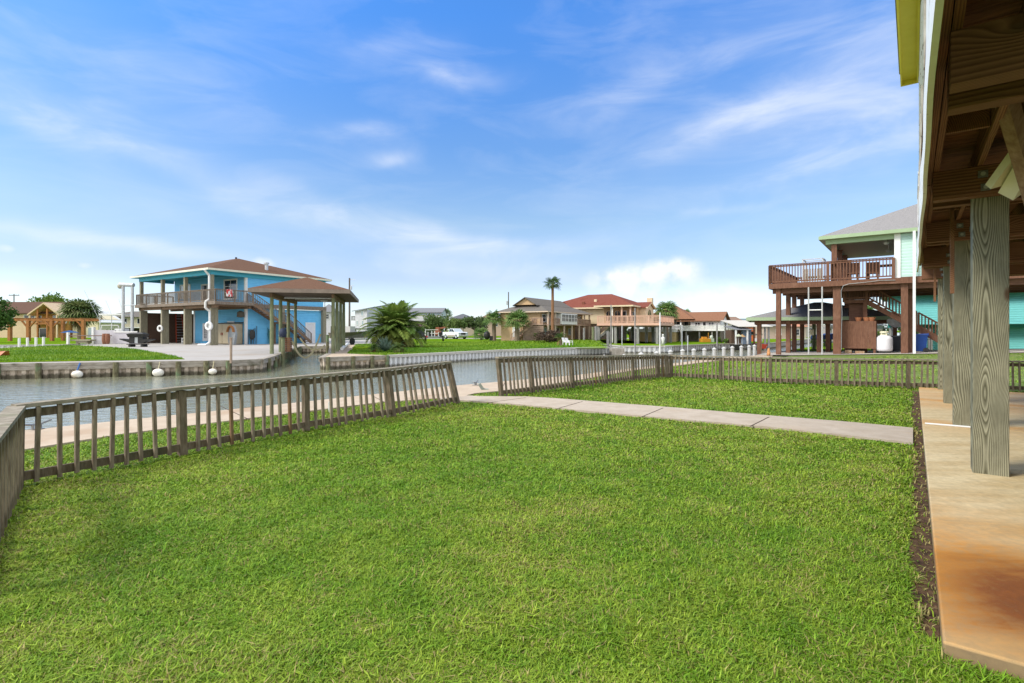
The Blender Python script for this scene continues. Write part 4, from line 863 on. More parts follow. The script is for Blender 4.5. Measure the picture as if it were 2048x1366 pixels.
# ------------------------------------------------------------------ plants
S3 = .74
def sc3(p): return (p[0]*S3, p[1]*S3, EYE+(p[2]-EYE)*S3)
mtrunk = mat('palm_trunk_bark', (.16,.12,.085), (.28,.22,.16), 9, (2,2,6), .95, .6)
mtrunkr = mat('red_brown_palm_bark', (.19,.085,.04), (.30,.17,.09), 9, (2,2,6), .95, .6)
mbark = mat('grey_bark', (.11,.085,.06), (.20,.165,.125), 8, (3,3,1), .95, .5)
LF = leafmat('leaf')
def rot_basis(d):
    d = np.array(d)/np.linalg.norm(d); s = np.cross(d, (0,0,1)); n = np.linalg.norm(s)
    s = np.array((1,0,0)) if n < 1e-4 else s/n
    return d, s, np.cross(s, d)
def fan_palm(label, base, H, R0, nf=34, lean=0.0, tr=.16, seed=0, c0=(.07,.155,.035), c1=(.19,.29,.08), skirt=0, group=None, bark=None, squash=1.0):
    r = np.random.default_rng(seed); t = thing('palm_tree', label, 'palm', base, group)
    top = np.array((base[0]+lean, base[1], base[2]+H)); tb = MB(); pp = [tuple(np.array(base)*(1-f)+top*f+np.array((lean*.3*math.sin(3*f),0,0))*(1-f)) for f in np.linspace(0,1,9)]
    for i in range(8): tb.tube(pp[i], pp[i+1], tr*(1.25-.35*i/8+.05*(i % 2)), tr*(1.25-.35*(i+1)/8), 10)
    tb.build('trunk', bark or mtrunk, t)
    Q, CC = [], []
    for k in range(nf+skirt):
        dead = k >= nf
        a = k*2.4+r.random()*.6; e = (math.asin(max(-.55, 1-1.5*(k+.5)/nf))) if not dead else -R(58+20*r.random())
        d, s, n = rot_basis((math.cos(a)*math.cos(e), math.sin(a)*math.cos(e), math.sin(e)))
        pet = R0*(.42+.16*r.random())*(.7 if dead else 1); hub = top+d*pet*np.array((1,1,squash)); hub[2] -= .06*R0
        col = np.array((.20,.14,.07)) if dead else np.array(c0)*(1-(m := r.random()))+np.array(c1)*m
        Q.append([top-s*.02, top+s*.02, hub+s*.015, hub-s*.015]); CC.append(np.array((.16,.17,.06)))
        L0 = R0*(.58+.18*r.random())*(.8 if dead else 1); nb = 15
        for j in range(nb):
            th = R(-105+210*j/(nb-1)); dd = d*math.cos(th)+s*math.sin(th); L1 = L0*(.72+.28*math.cos(th*.8))
            w = L0*.062; pd = np.cross(dd, n); mid = hub+dd*L1*.6+n*L0*.05*(1 if j % 2 else -.5); tip = hub+dd*L1+np.array((0,0,-1))*L1*(.22+.16*r.random())
            Q.append([hub-pd*w*.3, hub+pd*w*.3, mid+pd*w, mid-pd*w]); Q.append([mid-pd*w, mid+pd*w, tip+pd*w*.1, tip-pd*w*.1])
            c = col*(.8+.4*r.random()); CC += [c, c*1.08]
    quads('crown', Q, LF, t, cols=np.array(CC)); return t
def feather_palm(label, base, H, R0, nf, trunks=((0,0),), seed=0, e0=85, e1=-25, c0=(.04,.095,.02), c1=(.15,.21,.05), lw=.055, ll=.42, dead=6, tr=.22, droop=.75, npair=26, group=None, name='palm_tree', cat='palm'):
    r = np.random.default_rng(seed); t = thing(name, label, cat, base, group); tb = MB(); Q, CC = [], []
    for (ox, oy) in trunks:
        top = np.array((base[0]+ox, base[1]+oy, base[2]+H))
        tb.tube((base[0]+ox*.4,base[1]+oy*.4,base[2]-.1), tuple(top), tr*1.2, tr, 10)
        for k in range(nf+dead):
            dd_ = k >= nf; a = k*2.4+r.random()*.5; e = R(e0+(e1-e0)*((k+.5)/nf)**.8) if not dd_ else R(-35-25*r.random())
            L1 = R0*(.8+.3*r.random())*(.8 if dd_ else 1); P = top.copy(); pts = [P.copy()]; n = 9; ee = e
            for i in range(n):
                P = P+np.array((math.cos(a)*math.cos(ee), math.sin(a)*math.cos(ee), math.sin(ee)))*L1/n; pts.append(P.copy()); ee -= droop*(.35+.9*i/n)*.24*(1+.4*math.cos(e))
            col = np.array((.24,.15,.06)) if dd_ else np.array(c0)*(1-(m := r.random()))+np.array(c1)*m
            if not dd_ and k > nf*.72: col = col*.65+np.array((.17,.12,.03))*.35
            for i in range(n):
                d, s, up = rot_basis(pts[i+1]-pts[i]); w = .022*(1.2-i/n)*R0/2
                Q.append([pts[i]-s*w, pts[i]+s*w, pts[i+1]+s*w*.8, pts[i+1]-s*w*.8]); CC.append(np.array((.16,.17,.05)))
            for j in range(npair):
                f = .12+.88*(j+.5)/npair; x = f*n; i = min(int(x), n-1); p = pts[i]*(1-(x-i))+pts[i+1]*(x-i); d, s, up = rot_basis(pts[i+1]-pts[i])
                lo = R0*ll*(.25+.9*math.sin(math.pi*min(1,f*.9+.08)))
                for sg in (-1,1):
                    v = d*(.55+.3*f)+s*sg*.8+up*.28; v /= np.linalg.norm(v); pd = np.cross(v, up); pd /= np.linalg.norm(pd); w = R0*lw*.22
                    q = p+v*lo*.55; tp = p+v*lo+np.array((0,0,-1))*lo*.3; c = col*(.75+.5*r.random())
                    Q.append([p-pd*w*.6, p+pd*w*.6, q+pd*w, q-pd*w]); Q.append([q-pd*w, q+pd*w, tp+pd*w*.1, tp-pd*w*.1]); CC += [c, c]
    tb.build('trunk', mtrunk, t); quads('crown', Q, LF, t, cols=np.array(CC)); return t
def leaf_tree(label, base, H, W, D, crown_h, n=3200, leaf=.16, seed=0, c0=(.05,.105,.022), c1=(.12,.19,.045), trunk_r=.16, clumps=34, name='tree', cat='tree', group=None, limbs=7, gap=.55):
    r = np.random.default_rng(seed); t = thing(name, label, cat, base, group); base = np.array(base, float); cz = base[2]+H-crown_h*.5
    cen = []
    while len(cen) < clumps:
        q = r.normal(size=3); q /= np.linalg.norm(q); q *= (.45+.55*r.random()**.5)
        if q[2] < -.75: continue
        cen.append(np.array((base[0]+q[0]*W*.5*(.9+.2*r.random()), base[1]+q[1]*D*.5, cz+q[2]*crown_h*.5)))
    cen = np.array(cen); cr = (.16+.13*r.random(clumps))*min(W, crown_h*1.4)
    tb = MB(); fk = base+np.array((.0,0,max(.25,(H-crown_h)*.85)))
    tb.tube(tuple(base-np.array((0,0,.1))), tuple(fk), trunk_r*1.3, trunk_r*.9, 9)
    for k in range(limbs):
        c = cen[(k*5) % clumps]; m = fk*.45+c*.55+r.normal(size=3)*.12; m[2] += .1
        tb.tube(tuple(fk-np.array((0,0,.1))), tuple(m), trunk_r*.6, trunk_r*.36, 7); tb.tube(tuple(m), tuple(c), trunk_r*.36, trunk_r*.12, 6)
    tb.build('trunk', mbark, t)
    ci = r.integers(0, clumps, n); q = r.normal(size=(n,3)); q /= np.linalg.norm(q, axis=1)[:,None]; q *= (r.random(n)**.45)[:,None]
    P = cen[ci]+q*cr[ci][:,None]*np.array((1.1,1.1,.8))
    a = r.normal(size=(n,3)); a /= np.linalg.norm(a, axis=1)[:,None]; b = np.cross(a, r.normal(size=(n,3))); b /= np.linalg.norm(b, axis=1)[:,None]
    s = (leaf*(.6+.8*r.random(n)))[:,None]; a = a*s; b = b*s*.55
    Q = np.stack([P-a, P+b, P+a, P-b], 1)
    m = np.clip(.5*r.random(n)+.5*r.random(clumps)[ci], 0, 1)[:,None]; cc = (np.array(c0)*(1-m)+np.array(c1)*m)*(.8+.4*r.random(n))[:,None]
    quads('crown', Q, LF, t, cols=cc); return t
def rosette(label, base, R0, n, name, cat, col0, col1, wide=.07, seed=0, up=.2, curl=.25):
    r = np.random.default_rng(seed); Q, CC = [], []; b = np.array(base, float)
    for k in range(n):
        a = k*2.4; e = R(12+70*(k/n)+8*r.random()); L1 = R0*(.75+.35*r.random()); d, s, u = rot_basis((math.cos(a)*math.cos(e), math.sin(a)*math.cos(e), math.sin(e)))
        c = np.array(col0)+(np.array(col1)-np.array(col0))*r.random(); p = b+np.array((0,0,up*.3)); pr = p; wr = wide*R0*.7
        for i in range(4):
            f = (i+1)/4; q = b+np.array((0,0,up*.3))+d*L1*f+np.array((0,0,-1))*L1*curl*f*f*math.cos(e); w = wide*R0*(1.1 if i < 1 else 1.0-.93*((i)/3)**1.4)
            for sg in (-1,1): Q.append([pr, pr+s*wr*sg+u*wr*.45, q+s*w*sg+u*w*.45, q]); CC.append(c*(1.05 if sg > 0 else .9))
            pr, wr = q, w
    o = quads(name, Q, LF, loc=base, cols=np.array(CC)); tag(o, label, cat); return o
p = G2(781,695.5)
feather_palm('big clustered feather palm with orange brown lower fronds on the wide lawn', (p[0]+.1,p[1]+.6,0), 1.5, 2.55, 50, trunks=((-.25,.1),(.45,.2)), seed=3, e0=88, e1=-18, dead=10, droop=.5, ll=.26, lw=.04, npair=50, c0=(.085,.17,.028), c1=(.26,.33,.07))
p = G2(770,704.5); rosette('blue green agave with long pointed leaves below the big feather palm', (p[0],p[1],.02), 1.05, 46, 'agave', 'agave', (.10,.17,.12), (.24,.31,.24), .095, 5)
for px, py, R0, sd, lab in ((797,706,.62,1,'low dark green sago plant at the bulkhead edge beside the agave'),(748,705.5,.5,2,'small dark leafy plant left of the agave by the bulkhead')):
    p = G2(px,py); feather_palm(lab, (p[0],p[1],0), .25, R0, 22, seed=sd, e0=80, e1=5, dead=2, tr=.08, droop=.8, npair=14, ll=.3, lw=.12, name='sago_plant', cat='plant')
p = G2(798,694); feather_palm('sago plant with a yellow heart, between the big feather palm and the bulkhead', (p[0],p[1],0), .5, .85, 26, seed=9, e0=82, e1=0, dead=3, tr=.12, droop=.8, npair=16, ll=.3, lw=.11, name='sago_plant', cat='plant')
def at_ground(px, py): return G(px, py)
p = sc3(G(988,681)); fan_palm('fan palm with stout trunk left of the tan house, farther from its stairs', p, 2.95*S3, 1.45*S3, 27, seed=1, tr=.19, squash=.8, group='fan palms before the tan house')
p = sc3(G(1034,682.3)); fan_palm('fan palm whose crown overlaps the wooden stairs of the tan house', p, 2.7*S3, 1.75*S3, 29, seed=2, tr=.2, squash=.8, group='fan palms before the tan house')
p = sc3((5.0,64.6,0)); fan_palm('tall thin palm with red brown trunk rising above the tan house roof', p, 7.1*S3, 1.15*S3, 22, seed=5, tr=.125, bark=mtrunkr, c0=(.05,.11,.03), c1=(.11,.17,.06), lean=.0)
p = (17.95,61.0,0); fan_palm('bushy palm crown behind the pink deck, before the orange roof', p, 3.55, 1.5, 40, seed=6, tr=.2, skirt=9)
p = AT(1373,112,670); fan_palm('small distant palm top above the orange roof ridge of the white house', (p[0],p[1],0), 5.0, 1.15, 26, seed=7, tr=.22, skirt=3)
p = AT(893,118,668); fan_palm('thin distant palm behind the round trees near the pickup', (p[0],p[1],0), 5.0, 1.5, 22, seed=8, tr=.2, skirt=4)
p = G2(161,678); fan_palm('thick fan palm with brown hanging fronds behind the pergola', (p[0],p[1],0), 4.25, 2.75, 54, seed=10, tr=.36, skirt=16, c0=(.06,.11,.03), c1=(.17,.20,.07), squash=.85)
p = G2(963,680); fan_palm('short bushy palm beside the pickup, near the black barrels', (p[0],p[1],0), .85, 1.35, 26, seed=11, tr=.16)
p = AT(1729,56,668); fan_palm('palm crown seen under the brown deck, behind the neighbouring stairs', (p[0],p[1],0), 3.15, 1.5, 24, seed=12, tr=.17)
TG = dict(c0=(.06,.125,.03), c1=(.17,.235,.06))
p = AT(108,108,668); leaf_tree('wide light green tree behind the tan gabled house on the left', (p[0],p[1],0), 8.2, 10.5, 6, 5.4, 4200, .26, 1, (.075,.15,.02), (.17,.26,.04))
p = AT(2,58,672); leaf_tree('dark green tree cut off by the left edge, before the tan gabled house', (p[0]-.5,p[1],0), 4.8, 2.9, 2.5, 3.7, 2600, .15, 2, (.04,.10,.02), (.10,.18,.035))
p = AT(868,96,672); leaf_tree('leftmost dark round tree behind the empty boat trailer', (p[0]+.3,p[1],0), 4.1, 4.6, 4, 3.0, 2600, .19, 3, (.055,.11,.03), (.14,.195,.055))
p = AT(910,92,672); leaf_tree('middle round tree directly behind the white pickup cab', (p[0],p[1],0), 3.3, 3.3, 3, 1.9, 2000, .17, 4, **TG)
p = AT(950,94,672); leaf_tree('wide flat crowned tree with pale bare limbs behind the short bushy palm', (p[0],p[1],0), 3.9, 5.0, 4, 2.2, 2600, .18, 5, (.045,.09,.025), (.11,.16,.05), limbs=12)
p = sc3((4.5,62.6,0)); leaf_tree('low mounded shrub with brown purple twiggy leaves before the tan house', p, .95, 2.15, 1.1, .9, 2200, .075, 6, (.06,.04,.03), (.17,.12,.085), trunk_r=.05, name='shrub', cat='shrub')
for px, py, R0, sd, lab in ((1072,682.5,.55,3,'upright yucca against the brown boards below the tan house stairs'),(1121,688,.6,4,'spiky yucca right of the brown shrub, beside the white lawn chairs')):
    p = sc3(G(px,py)); feather_palm(lab, p, .33, R0*1.1, 24, seed=sd, e0=88, e1=25, dead=2, tr=.07, droop=.5, npair=12, ll=.22, lw=.12, name='yucca', cat='plant')
for px, py, w, h, sd, lab in ((1444,686.5,1.5,.55,7,'low bright green shrub on the bank below the white house'),(1318,680,1.6,1.2,8,'dark shrub in the shade below the pink deck'),(1640,694,1.1,.7,9,'light green bush seen between the white poles next door'),(1765,697,1.0,1.5,10,'tall thin weed bush beside the white gas tank next door'),(225,679,3.0,1.6,11,'dark hedge bush behind the pale boat fence')):
    p = G2(px,py); leaf_tree(lab, (p[0],p[1],0), h, w, w*.8, h*.9, 700, .09, sd, (.06,.12,.025), (.17,.25,.05), trunk_r=.03, name='bush', cat='bush', clumps=16)

# ------------------------------------------------------------------ tan house, grey roof (middle)
mtan = mat('tan_siding', (.50,.34,.19), (.56,.39,.225), 2, rough=.75); mtanl = mat('pale_tan_trim', (.60,.47,.36), (.66,.53,.42), 3, rough=.7)
mshg = mat('grey_brown_shingles', (.11,.10,.088), (.185,.17,.15), 4, (3,3,9), .95, .4, det=8); mpink = mat('pink_brown_deck', (.36,.24,.18), (.46,.32,.25), 4, (3,3,1), .8)
mredd = mat('red_brown_door', (.17,.055,.03), rough=.6)
S3 = .74
def sc3(p): return (p[0]*S3, p[1]*S3, EYE+(p[2]-EYE)*S3)
F3 = Frame(sc3((3.57,67,0)), (.5,.866), (-.866,.5), S3)
h3 = thing('house', 'tan two storey house with grey gablet roof and white sunroom on its deck', 'house', F3((7,3,0)))
r3 = MB(F3); hip(r3,-.5,15.0,-1.35,6.5,3.8,1.55).build('roof', mshg, h3)
gb = MB(F3); gb.slab([(.9,1.0,4.72),(.9,2.58,5.62),(.9,4.15,4.72)], (5,0,0)); gb.build('gablet', mtan, h3)
gb = MB(F3); gb.slab([(.6,.75,4.66),(.6,2.58,5.72),(.6,4.4,4.66),(.6,4.4,4.58),(.6,2.58,5.62),(.6,.75,4.58)], (11.4,0,0)); gb.build('upper_roof', mshg, h3)
ring(MB(F3),-.5,15.0,-1.35,6.5,3.66,3.79,.04).build('fascia', mtanl, h3)
MB(F3).box(0,14.2,0,5.9,2.1,3.68).build('wall', mtan, h3); MB(F3).box(.1,14.0,1.2,5.85,-.1,2.1).build('wall', mtan, h3)
s = MB(F3); s.box(-.05,.0,-.02,5.95,1.98,2.1); s.build('band_trim', mtanl, h3)
MB(F3).box(0,14.3,-1.25,0,2.0,2.14).build('deck', mpink, h3)
s = MB(F3); rail(s,(0,-1.22,2.14),(3.3,-1.22,2.14),.78,.16,1.7); s.build('railing', mpink, h3); s = MB(F3); rail(s,(8.8,-1.22,2.14),(14.2,-1.22,2.14),.78,.16,1.8); rail(s,(14.25,-1.22,2.14),(14.25,0,2.14),.78,.16,1.2); s.build('railing', mpink, h3)
for a in (.1,2.2,5.0,7.6,10.2,12.2,14.1): MB(F3).box(a-.09,a+.09,-1.2,-1.02,-.1,3.68 if a in (.1,2.2,12.2,14.1) else 2.0).build('porch_post', mtanl, h3)
MB(F3).box(3.4,8.7,-1.45,.0,2.16,3.6).build('sunroom', mwhite, h3)
for i in range(5): win(h3, F3, (3.55+i*1.02,-1.45,2.55), (1,0), (0,-1), .86, .92, bars=(2,2), ft=.05)
win(h3, F3, (.6,0,2.5), (1,0), (0,-1), 1.0, .9, bars=(1,2)); win(h3, F3, (2.0,0,2.16), (1,0), (0,-1), .8, 1.4, gm=mredd, name='door'); win(h3, F3, (9.6,0,2.5), (1,0), (0,-1), 1.2, .85, bars=(2,2)); win(h3, F3, (12.6,0,2.5), (1,0), (0,-1), .8, .85)
win(h3, F3, (.8,1.2,.02), (1,0), (0,-1), 1.5, 1.8, gm=mredd, name='door', fm=mtanl); win(h3, F3, (3.0,1.2,.6), (1,0), (0,-1), 1.2, 1.1, gm=mpale_glass, bars=(2,1)); win(h3, F3, (7.4,1.2,.3), (1,0), (0,-1), 1.0, 1.4); win(h3, F3, (11.6,1.2,.7), (1,0), (0,-1), 1.3, .9, gm=mpale_glass)
win(h3, F3, (.1,4.0,.0), (0,-1), (-1,0), .9, 1.7, gm=mdoor, name='door')
s1, t1, q1 = MB(F3), MB(F3), MB(F3)
s1.box(-1.1,-.02,-.9,.55,2.02,2.14); stairs(s1,t1,(-1.05,.55,2.14),(-1.05,3.7,.03),1.0,(1,0),10)
for xx in (-1.05,-.08): stair_rail(q1,(xx,.6,2.14),(xx,3.65,.06),.8,12,.04)
rail(q1,(-1.06,-.9,2.14),(-1.06,.55,2.14),.8,.16,1.4)
sx = s1.build('staircase', mpink, h3); t1.build('tread', mpink, sx); q1.build('handrail', mpink, sx)
s = MB(F3)
for k in range(8): s.box(-1.02,-.9,-1.0,1.9-.0*k,.05+.235*k,.05+.235*k+.21)
s.build('board_screen', mat('rose_brown_boards', (.26,.18,.135), (.33,.235,.18), 3, (1,1,6)), h3)
# red roofed house with the pink deck
mcrm = mat('cream_stucco', (.62,.50,.33), (.68,.56,.38), 2, rough=.85); mshr = mat('red_shingles', (.15,.046,.032), (.21,.074,.052), 2.4, (3,3,8), .95, .4, det=8, col3=(.15,.04,.026), sc3=.9, f3=(.6,.75))
mpk = mat('pink_deck_paint', (.60,.36,.26), (.66,.42,.32), 3, rough=.7); mgpile = mat('grey_piles', (.20,.195,.19), (.30,.295,.285), 3, (4,4,1))
F4 = Frame((9.13,55.4), (.89,-.455), (.455,.89))
h4 = thing('house', 'cream house with red hip roof, arched windows and wide pink deck on grey piles', 'house', F4((-1,4,0)))
hip(hip(MB(F4),-8.5,3.75,3.3,12.6,3.96,1.75),-.3,3.75,-.5,6.5,3.965,.9).build('roof', mshr, h4); ring(MB(F4).box(-8.5,-.4,3.24,3.3,3.80,3.955),-.3,3.75,-.5,9.5,3.80,3.955,.05).build('fascia', mcrm, h4)
gable(MB(F4),0,4.55,2.6,6.9,3.86,.62,.1,'a').build('wing_roof', mshr, h4)
s = MB(F4); s.slab([(4.40,2.55,3.82),(4.40,4.75,4.46),(4.40,6.95,3.82),(4.40,6.95,3.72),(4.40,4.75,4.34),(4.40,2.55,3.72)], (.17,0,0)); s.build('barge_board', mcrm, h4)
MB(F4).box(-8,0,3.8,12,2.1,3.82).build('wall', mcrm, h4)
s = MB(F4); s.box(0,4.3,2.9,6.7,2.1,3.80); s.slab([(4.25,2.9,3.8),(4.25,4.75,4.32),(4.25,6.7,3.8)], (.05,0,0)); s.build('wing_wall', mcrm, h4)
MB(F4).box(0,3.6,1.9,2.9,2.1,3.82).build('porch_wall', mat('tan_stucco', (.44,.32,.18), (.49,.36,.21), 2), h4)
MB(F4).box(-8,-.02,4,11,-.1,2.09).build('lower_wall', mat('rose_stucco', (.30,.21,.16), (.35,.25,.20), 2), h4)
for a in (.25,1.2): arch_win(h4, F4, (a,1.9,2.35), (1,0), (0,-1), .62, 1.15, mcrm)
win(h4, F4, (1.98,1.9,2.14), (1,0), (0,-1), .45, 1.25, gm=mblack, name='door'); arch_win(h4, F4, (2.75,1.9,2.3), (1,0), (0,-1), .7, 1.1, mcrm)
arch_win(h4, F4, (4.3,3.6,2.75), (0,1), (1,0), 2.0, .95, mcrm)
for a in (1.5,2.55,3.45): MB(F4).box(a-.07,a+.07,-.3,-.16,2.1,3.8).build('porch_post', mpk if a > 2 else mcrm, h4)
s = MB(F4); s.box(0,6.4,-.45,1.9,1.98,2.10); s.box(4.32,6.4,1.9,7.4,1.98,2.10); s.build('deck', mpk, h4)
s = MB(F4); s.box(-.02,6.45,-.5,-.45,1.86,2.12); s.box(6.4,6.46,-.45,7.4,1.86,2.12); s.build('rim_board', mpk, h4)
s = MB(F4); rail(s,(.05,-.45,2.12),(6.4,-.45,2.12),.74,.13,1.05,.05); rail(s,(6.4,-.45,2.12),(6.4,7.3,2.12),.74,.16,1.6,.05); s.build('railing', mpk, h4)
s = MB(F4); s.box(0,6.3,-.3,-.15,1.72,1.97); s.box(0,6.3,3.5,3.65,1.72,1.97); s.box(4.4,6.3,6.8,7.0,1.72,1.97); s.build('beam', mdkd, h4)
for a in (.1,1.9,4.2,6.15):
    for b in (-.2,3.6,6.9): MB(F4).box(a-.13,a+.13,b-.13,b+.13,-.1,1.75).build('pile', mgpile, h4)
MB(F4).box(3.0,3.6,9.2,9.9,4.2,5.2).build('chimney', mcrm, h4)
for a, b in ((-6.0,4.6),(-3.4,4.4),(-2.2,5.2)): MB(F4).box(a,a+.3,b,b+.25,3.9+.376*(b-3.3),4.25+.376*(b-3.3)).build('roof_vent', mredd if a < -3 else mcrm, h4)
s1, t1, q1 = MB(F4), MB(F4), MB(F4); stairs(s1,t1,(1.4,1.3,1.9),(-.9,1.3,.05),.8,(0,-1),9); stair_rail(q1,(1.4,.5,1.9),(-.9,.5,.05),.75,3,.05)
sx = s1.build('staircase', mgpile, h4); t1.build('tread', mgpile, sx); q1.build('handrail', mcrm, sx)
dn = MB(F4); dn.path([(1.6,-.52,3.8),(1.6,-.3,3.6),(1.6,-.33,2.2),(1.6,-.3,1.5),(1.6,-.3,.1)], .05, 6); dn.build('downspout', mwhite, h4)
# yellowish wall seen below the deck
myw = mat('faded_yellow_wall', (.50,.36,.16), (.58,.45,.26), 2, rough=.8)
q0, q1_ = AT(1258,64,675), AT(1345,62,675); yh = thing('garage', 'low yellow garage with pale band seen below the pink deck', 'garage', (q0[0],q0[1],0))
FY = Frame((q0[0],q0[1]), (q1_[0]-q0[0], q1_[1]-q0[1])); MB(FY).box(0,5.4,0,4,-.1,1.15).build('wall', myw, yh); MB(FY).box(-.1,5.5,-.1,4.1,1.152,1.55).build('roof_band', mwhite, yh)
win(yh, FY, (.3,0,.35), (1,0), (0,-1), .6, .7); win(yh, FY, (3.0,0,.0), (1,0), (0,-1), .8, 1.0, gm=mdoor, name='door')
# white house with orange roof
mwal = mat('white_lap_siding', (.70,.69,.67), (.75,.74,.72), 2, rough=.7, lap=.17); msho = mat('orange_shingles', (.19,.088,.05), (.26,.14,.085), 2.5, (3,3,8), .95, .4, det=8)
F5 = Frame((24.6,62), (-.87,.5), (.5,.87))
h5 = thing('house', 'white house with orange brown roof and long white deck railing by the canal', 'house', F5((4,3,0)))
hip(MB(F5),2.9,9.5,-.4,6.9,2.74,1.95).build('roof', msho, h5); gable(MB(F5),-.35,5,-.35,6.6,2.52,1.15,.09,'a').build('wing_roof', msho, h5)
s = MB(F5); s.slab([(0,0,2.45),(0,3.15,3.52),(0,6.3,2.45)], (.06,0,0)); s.box(0,3.4,0,6.3,1.46,2.46); s.build('wall', mwal, h5)
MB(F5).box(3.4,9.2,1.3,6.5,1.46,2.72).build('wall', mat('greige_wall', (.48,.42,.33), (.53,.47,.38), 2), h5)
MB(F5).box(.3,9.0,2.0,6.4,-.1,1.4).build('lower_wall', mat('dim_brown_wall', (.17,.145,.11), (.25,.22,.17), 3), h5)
for a in (.75,2.3): win(h5, F5, (a+.55,0,1.72), (-1,0), (0,-1), .55, .58, bars=(2,2), ft=.05)
win(h5, F5, (1.95,0,1.5), (-1,0), (0,-1), .32, .85, name='door'); win(h5, F5, (0,2.6,1.7), (0,1), (-1,0), .9, .7, bars=(1,2), ft=.06)
for a in (3.9,4.8,5.6,7.0,8.3): win(h5, F5, (a+.5,1.3,1.5), (-1,0), (0,-1), .45, 1.0, ft=.06)
s = MB(F5); s.box(-1.0,4.3,-1.6,0,1.36,1.46); s.box(4.3,9.2,-.3,1.3,1.36,1.46); s.build('deck', mat('brown_deck_edge', (.22,.165,.12), (.30,.23,.17), 3), h5)
s = MB(F5); rail(s,(-1.0,-1.58,1.46),(4.3,-1.58,1.46),.45,.09,1.2,.06); rail(s,(-1.0,-1.58,1.46),(-1.0,1.2,1.46),.45,.09,1.2,.06); rail(s,(4.3,-.28,1.46),(9.1,-.28,1.46),.55,.13,1.3,.045); s.box(-1.02,4.3,-1.62,-1.6,1.30,1.5); s.build('railing', mwhite, h5)
for a in (-.7,.7,2.1,3.6): MB(F5).box(a-.07,a+.07,-1.5,-1.36,-.1,1.36).build('pile', mgpile, h5)
for a in (4.5,5.6,7.2,8.8): MB(F5).box(a-.07,a+.07,-.25,-.11,-.1,2.6).build('porch_post', mwhite, h5)
s1, t1, q1 = MB(F5), MB(F5), MB(F5); stairs(s1,t1,(6.1,-.5,1.4),(5.1,-1.9,.1),.5,(.8,-.5),7); sx = s1.build('staircase', mwhite, h5); t1.build('tread', mwhite, sx); stair_rail(q1,(6.1,-.5,1.4),(5.1,-1.9,.1),.5,6,.05); q1.build('handrail', mwhite, sx)
# ------------------------------------------------------------------ grey houses behind the palm
mgw = mat('pale_grey_siding', (.50,.50,.54), (.56,.56,.60), 2, rough=.7, lap=.25); mgr = mat('blue_grey_roof', (.155,.16,.175), (.22,.225,.24), 3, (3,3,9), .9)
q = AT(734,108,672); F6 = Frame((q[0],q[1]), (-1.0,.35), (.35,1.0))
h6 = thing('house', 'three storey pale grey house with a single sloping roof behind the utility pole', 'house', (q[0],q[1],0))
MB(F6).box(0,2.9,0,9.5,1.8,5.1).build('wall', mgw, h6); s = MB(F6); s.slab([(0,0,5.1),(2.9,0,5.1),(2.9,0,5.3),(0,0,5.75)], (0,9.5,0)); s.slab([(.01,0,5.1),(.01,9.4,5.1),(.01,9.4,7.2),(.01,0,5.7)], (.08,0,0)); s.build('gable_wall', mgw, h6)
s = MB(F6); s.hexa([(-.2,-.4,5.72),(3.4,-.4,5.22),(3.4,9.9,6.7),(-.2,9.9,7.2),(-.2,-.4,5.88),(3.4,-.4,5.38),(3.4,9.9,6.86),(-.2,9.9,7.36)]); s.build('roof', mgr, h6)
MB(F6).box(.1,2.7,.1,9,-.1,1.7).build('lower_wall', mgw, h6); MB(F6).box(-.1,3.0,-.1,9.6,1.70,1.80).build('band_trim', mgr, h6)
s = MB(F6); s.box(2.9,3.9,.2,2.4,3.4,3.5); rail(s,(3.9,.2,3.5),(3.9,2.4,3.5),.8,.2,1.1); rail(s,(2.9,.2,3.5),(3.9,.2,3.5),.8,.2,1); s.build('balcony', mgpile, h6)
for (a, z, w, h) in ((.9,4.4,.5,.9),(2.2,2.5,.35,.8),(.9,2.5,.35,.8)): win(h6, F6, (a,0,z), (1,0), (0,-1), w, h, ft=.06, gm=mpale_glass)
win(h6, F6, (0,5.5,3.2), (0,-1), (-1,0), 1.6, .9, ft=.08)
q = AT(800,100,672); F7 = Frame((q[0],q[1]), (1,-.06), (.06,1))
h7 = thing('house', 'grey house with clerestory window strip and shed roofs behind the big feather palm', 'house', (q[0],q[1],0))
s = MB(F7); s.box(.5,7.6,2,7,2.9,4.6); s.slab([(7.6,2,4.6),(7.6,2,4.95),(7.6,4.8,5.75),(7.6,7,4.9),(7.6,7,4.6)], (-.1,0,0)); s.build('wall', mat('pale_blue_grey_wall', (.46,.50,.54), (.50,.54,.58), 2), h7)
s = MB(F7); s.slab([(0,1.5,4.85),(0,4.8,5.8),(0,7.4,4.8),(0,7.4,4.7),(0,4.8,5.68),(0,1.5,4.75)], (7.9,0,0)); s.build('roof', mgr, h7)
s = MB(F7); s.slab([(-.8,-1.6,3.15),(-.8,2.0,4.25),(-.8,2.0,4.15),(-.8,-1.6,3.02)], (8.4,0,0)); s.build('lower_roof', mat('pale_grey_roof', (.28,.28,.27), (.34,.34,.33), 3, (3,3,9)), h7)
s = win(h7, F7, (1.0,2.0,4.32), (1,0), (0,-1), 6.3, .38, bars=(8,1), ft=.06, gm=mpale_glass)
s = MB(F7); s.box(-.8,7.6,-1.4,2,2.0,2.12); rail(s,(-.7,-1.38,2.12),(7.5,-1.38,2.12),.8,.2,1.6); s.build('deck', mat('rose_deck', (.30,.20,.19), (.36,.25,.24), 3), h7)
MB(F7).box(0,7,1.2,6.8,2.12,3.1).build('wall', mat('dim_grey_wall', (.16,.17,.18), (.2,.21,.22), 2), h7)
for a in (-.6,1.4,3.2,5.2,7.3): MB(F7).box(a-.12,a+.12,-1.3,-1.06,-.1,2.0).build('pile', mwhite if a == 5.2 else mgpile, h7)
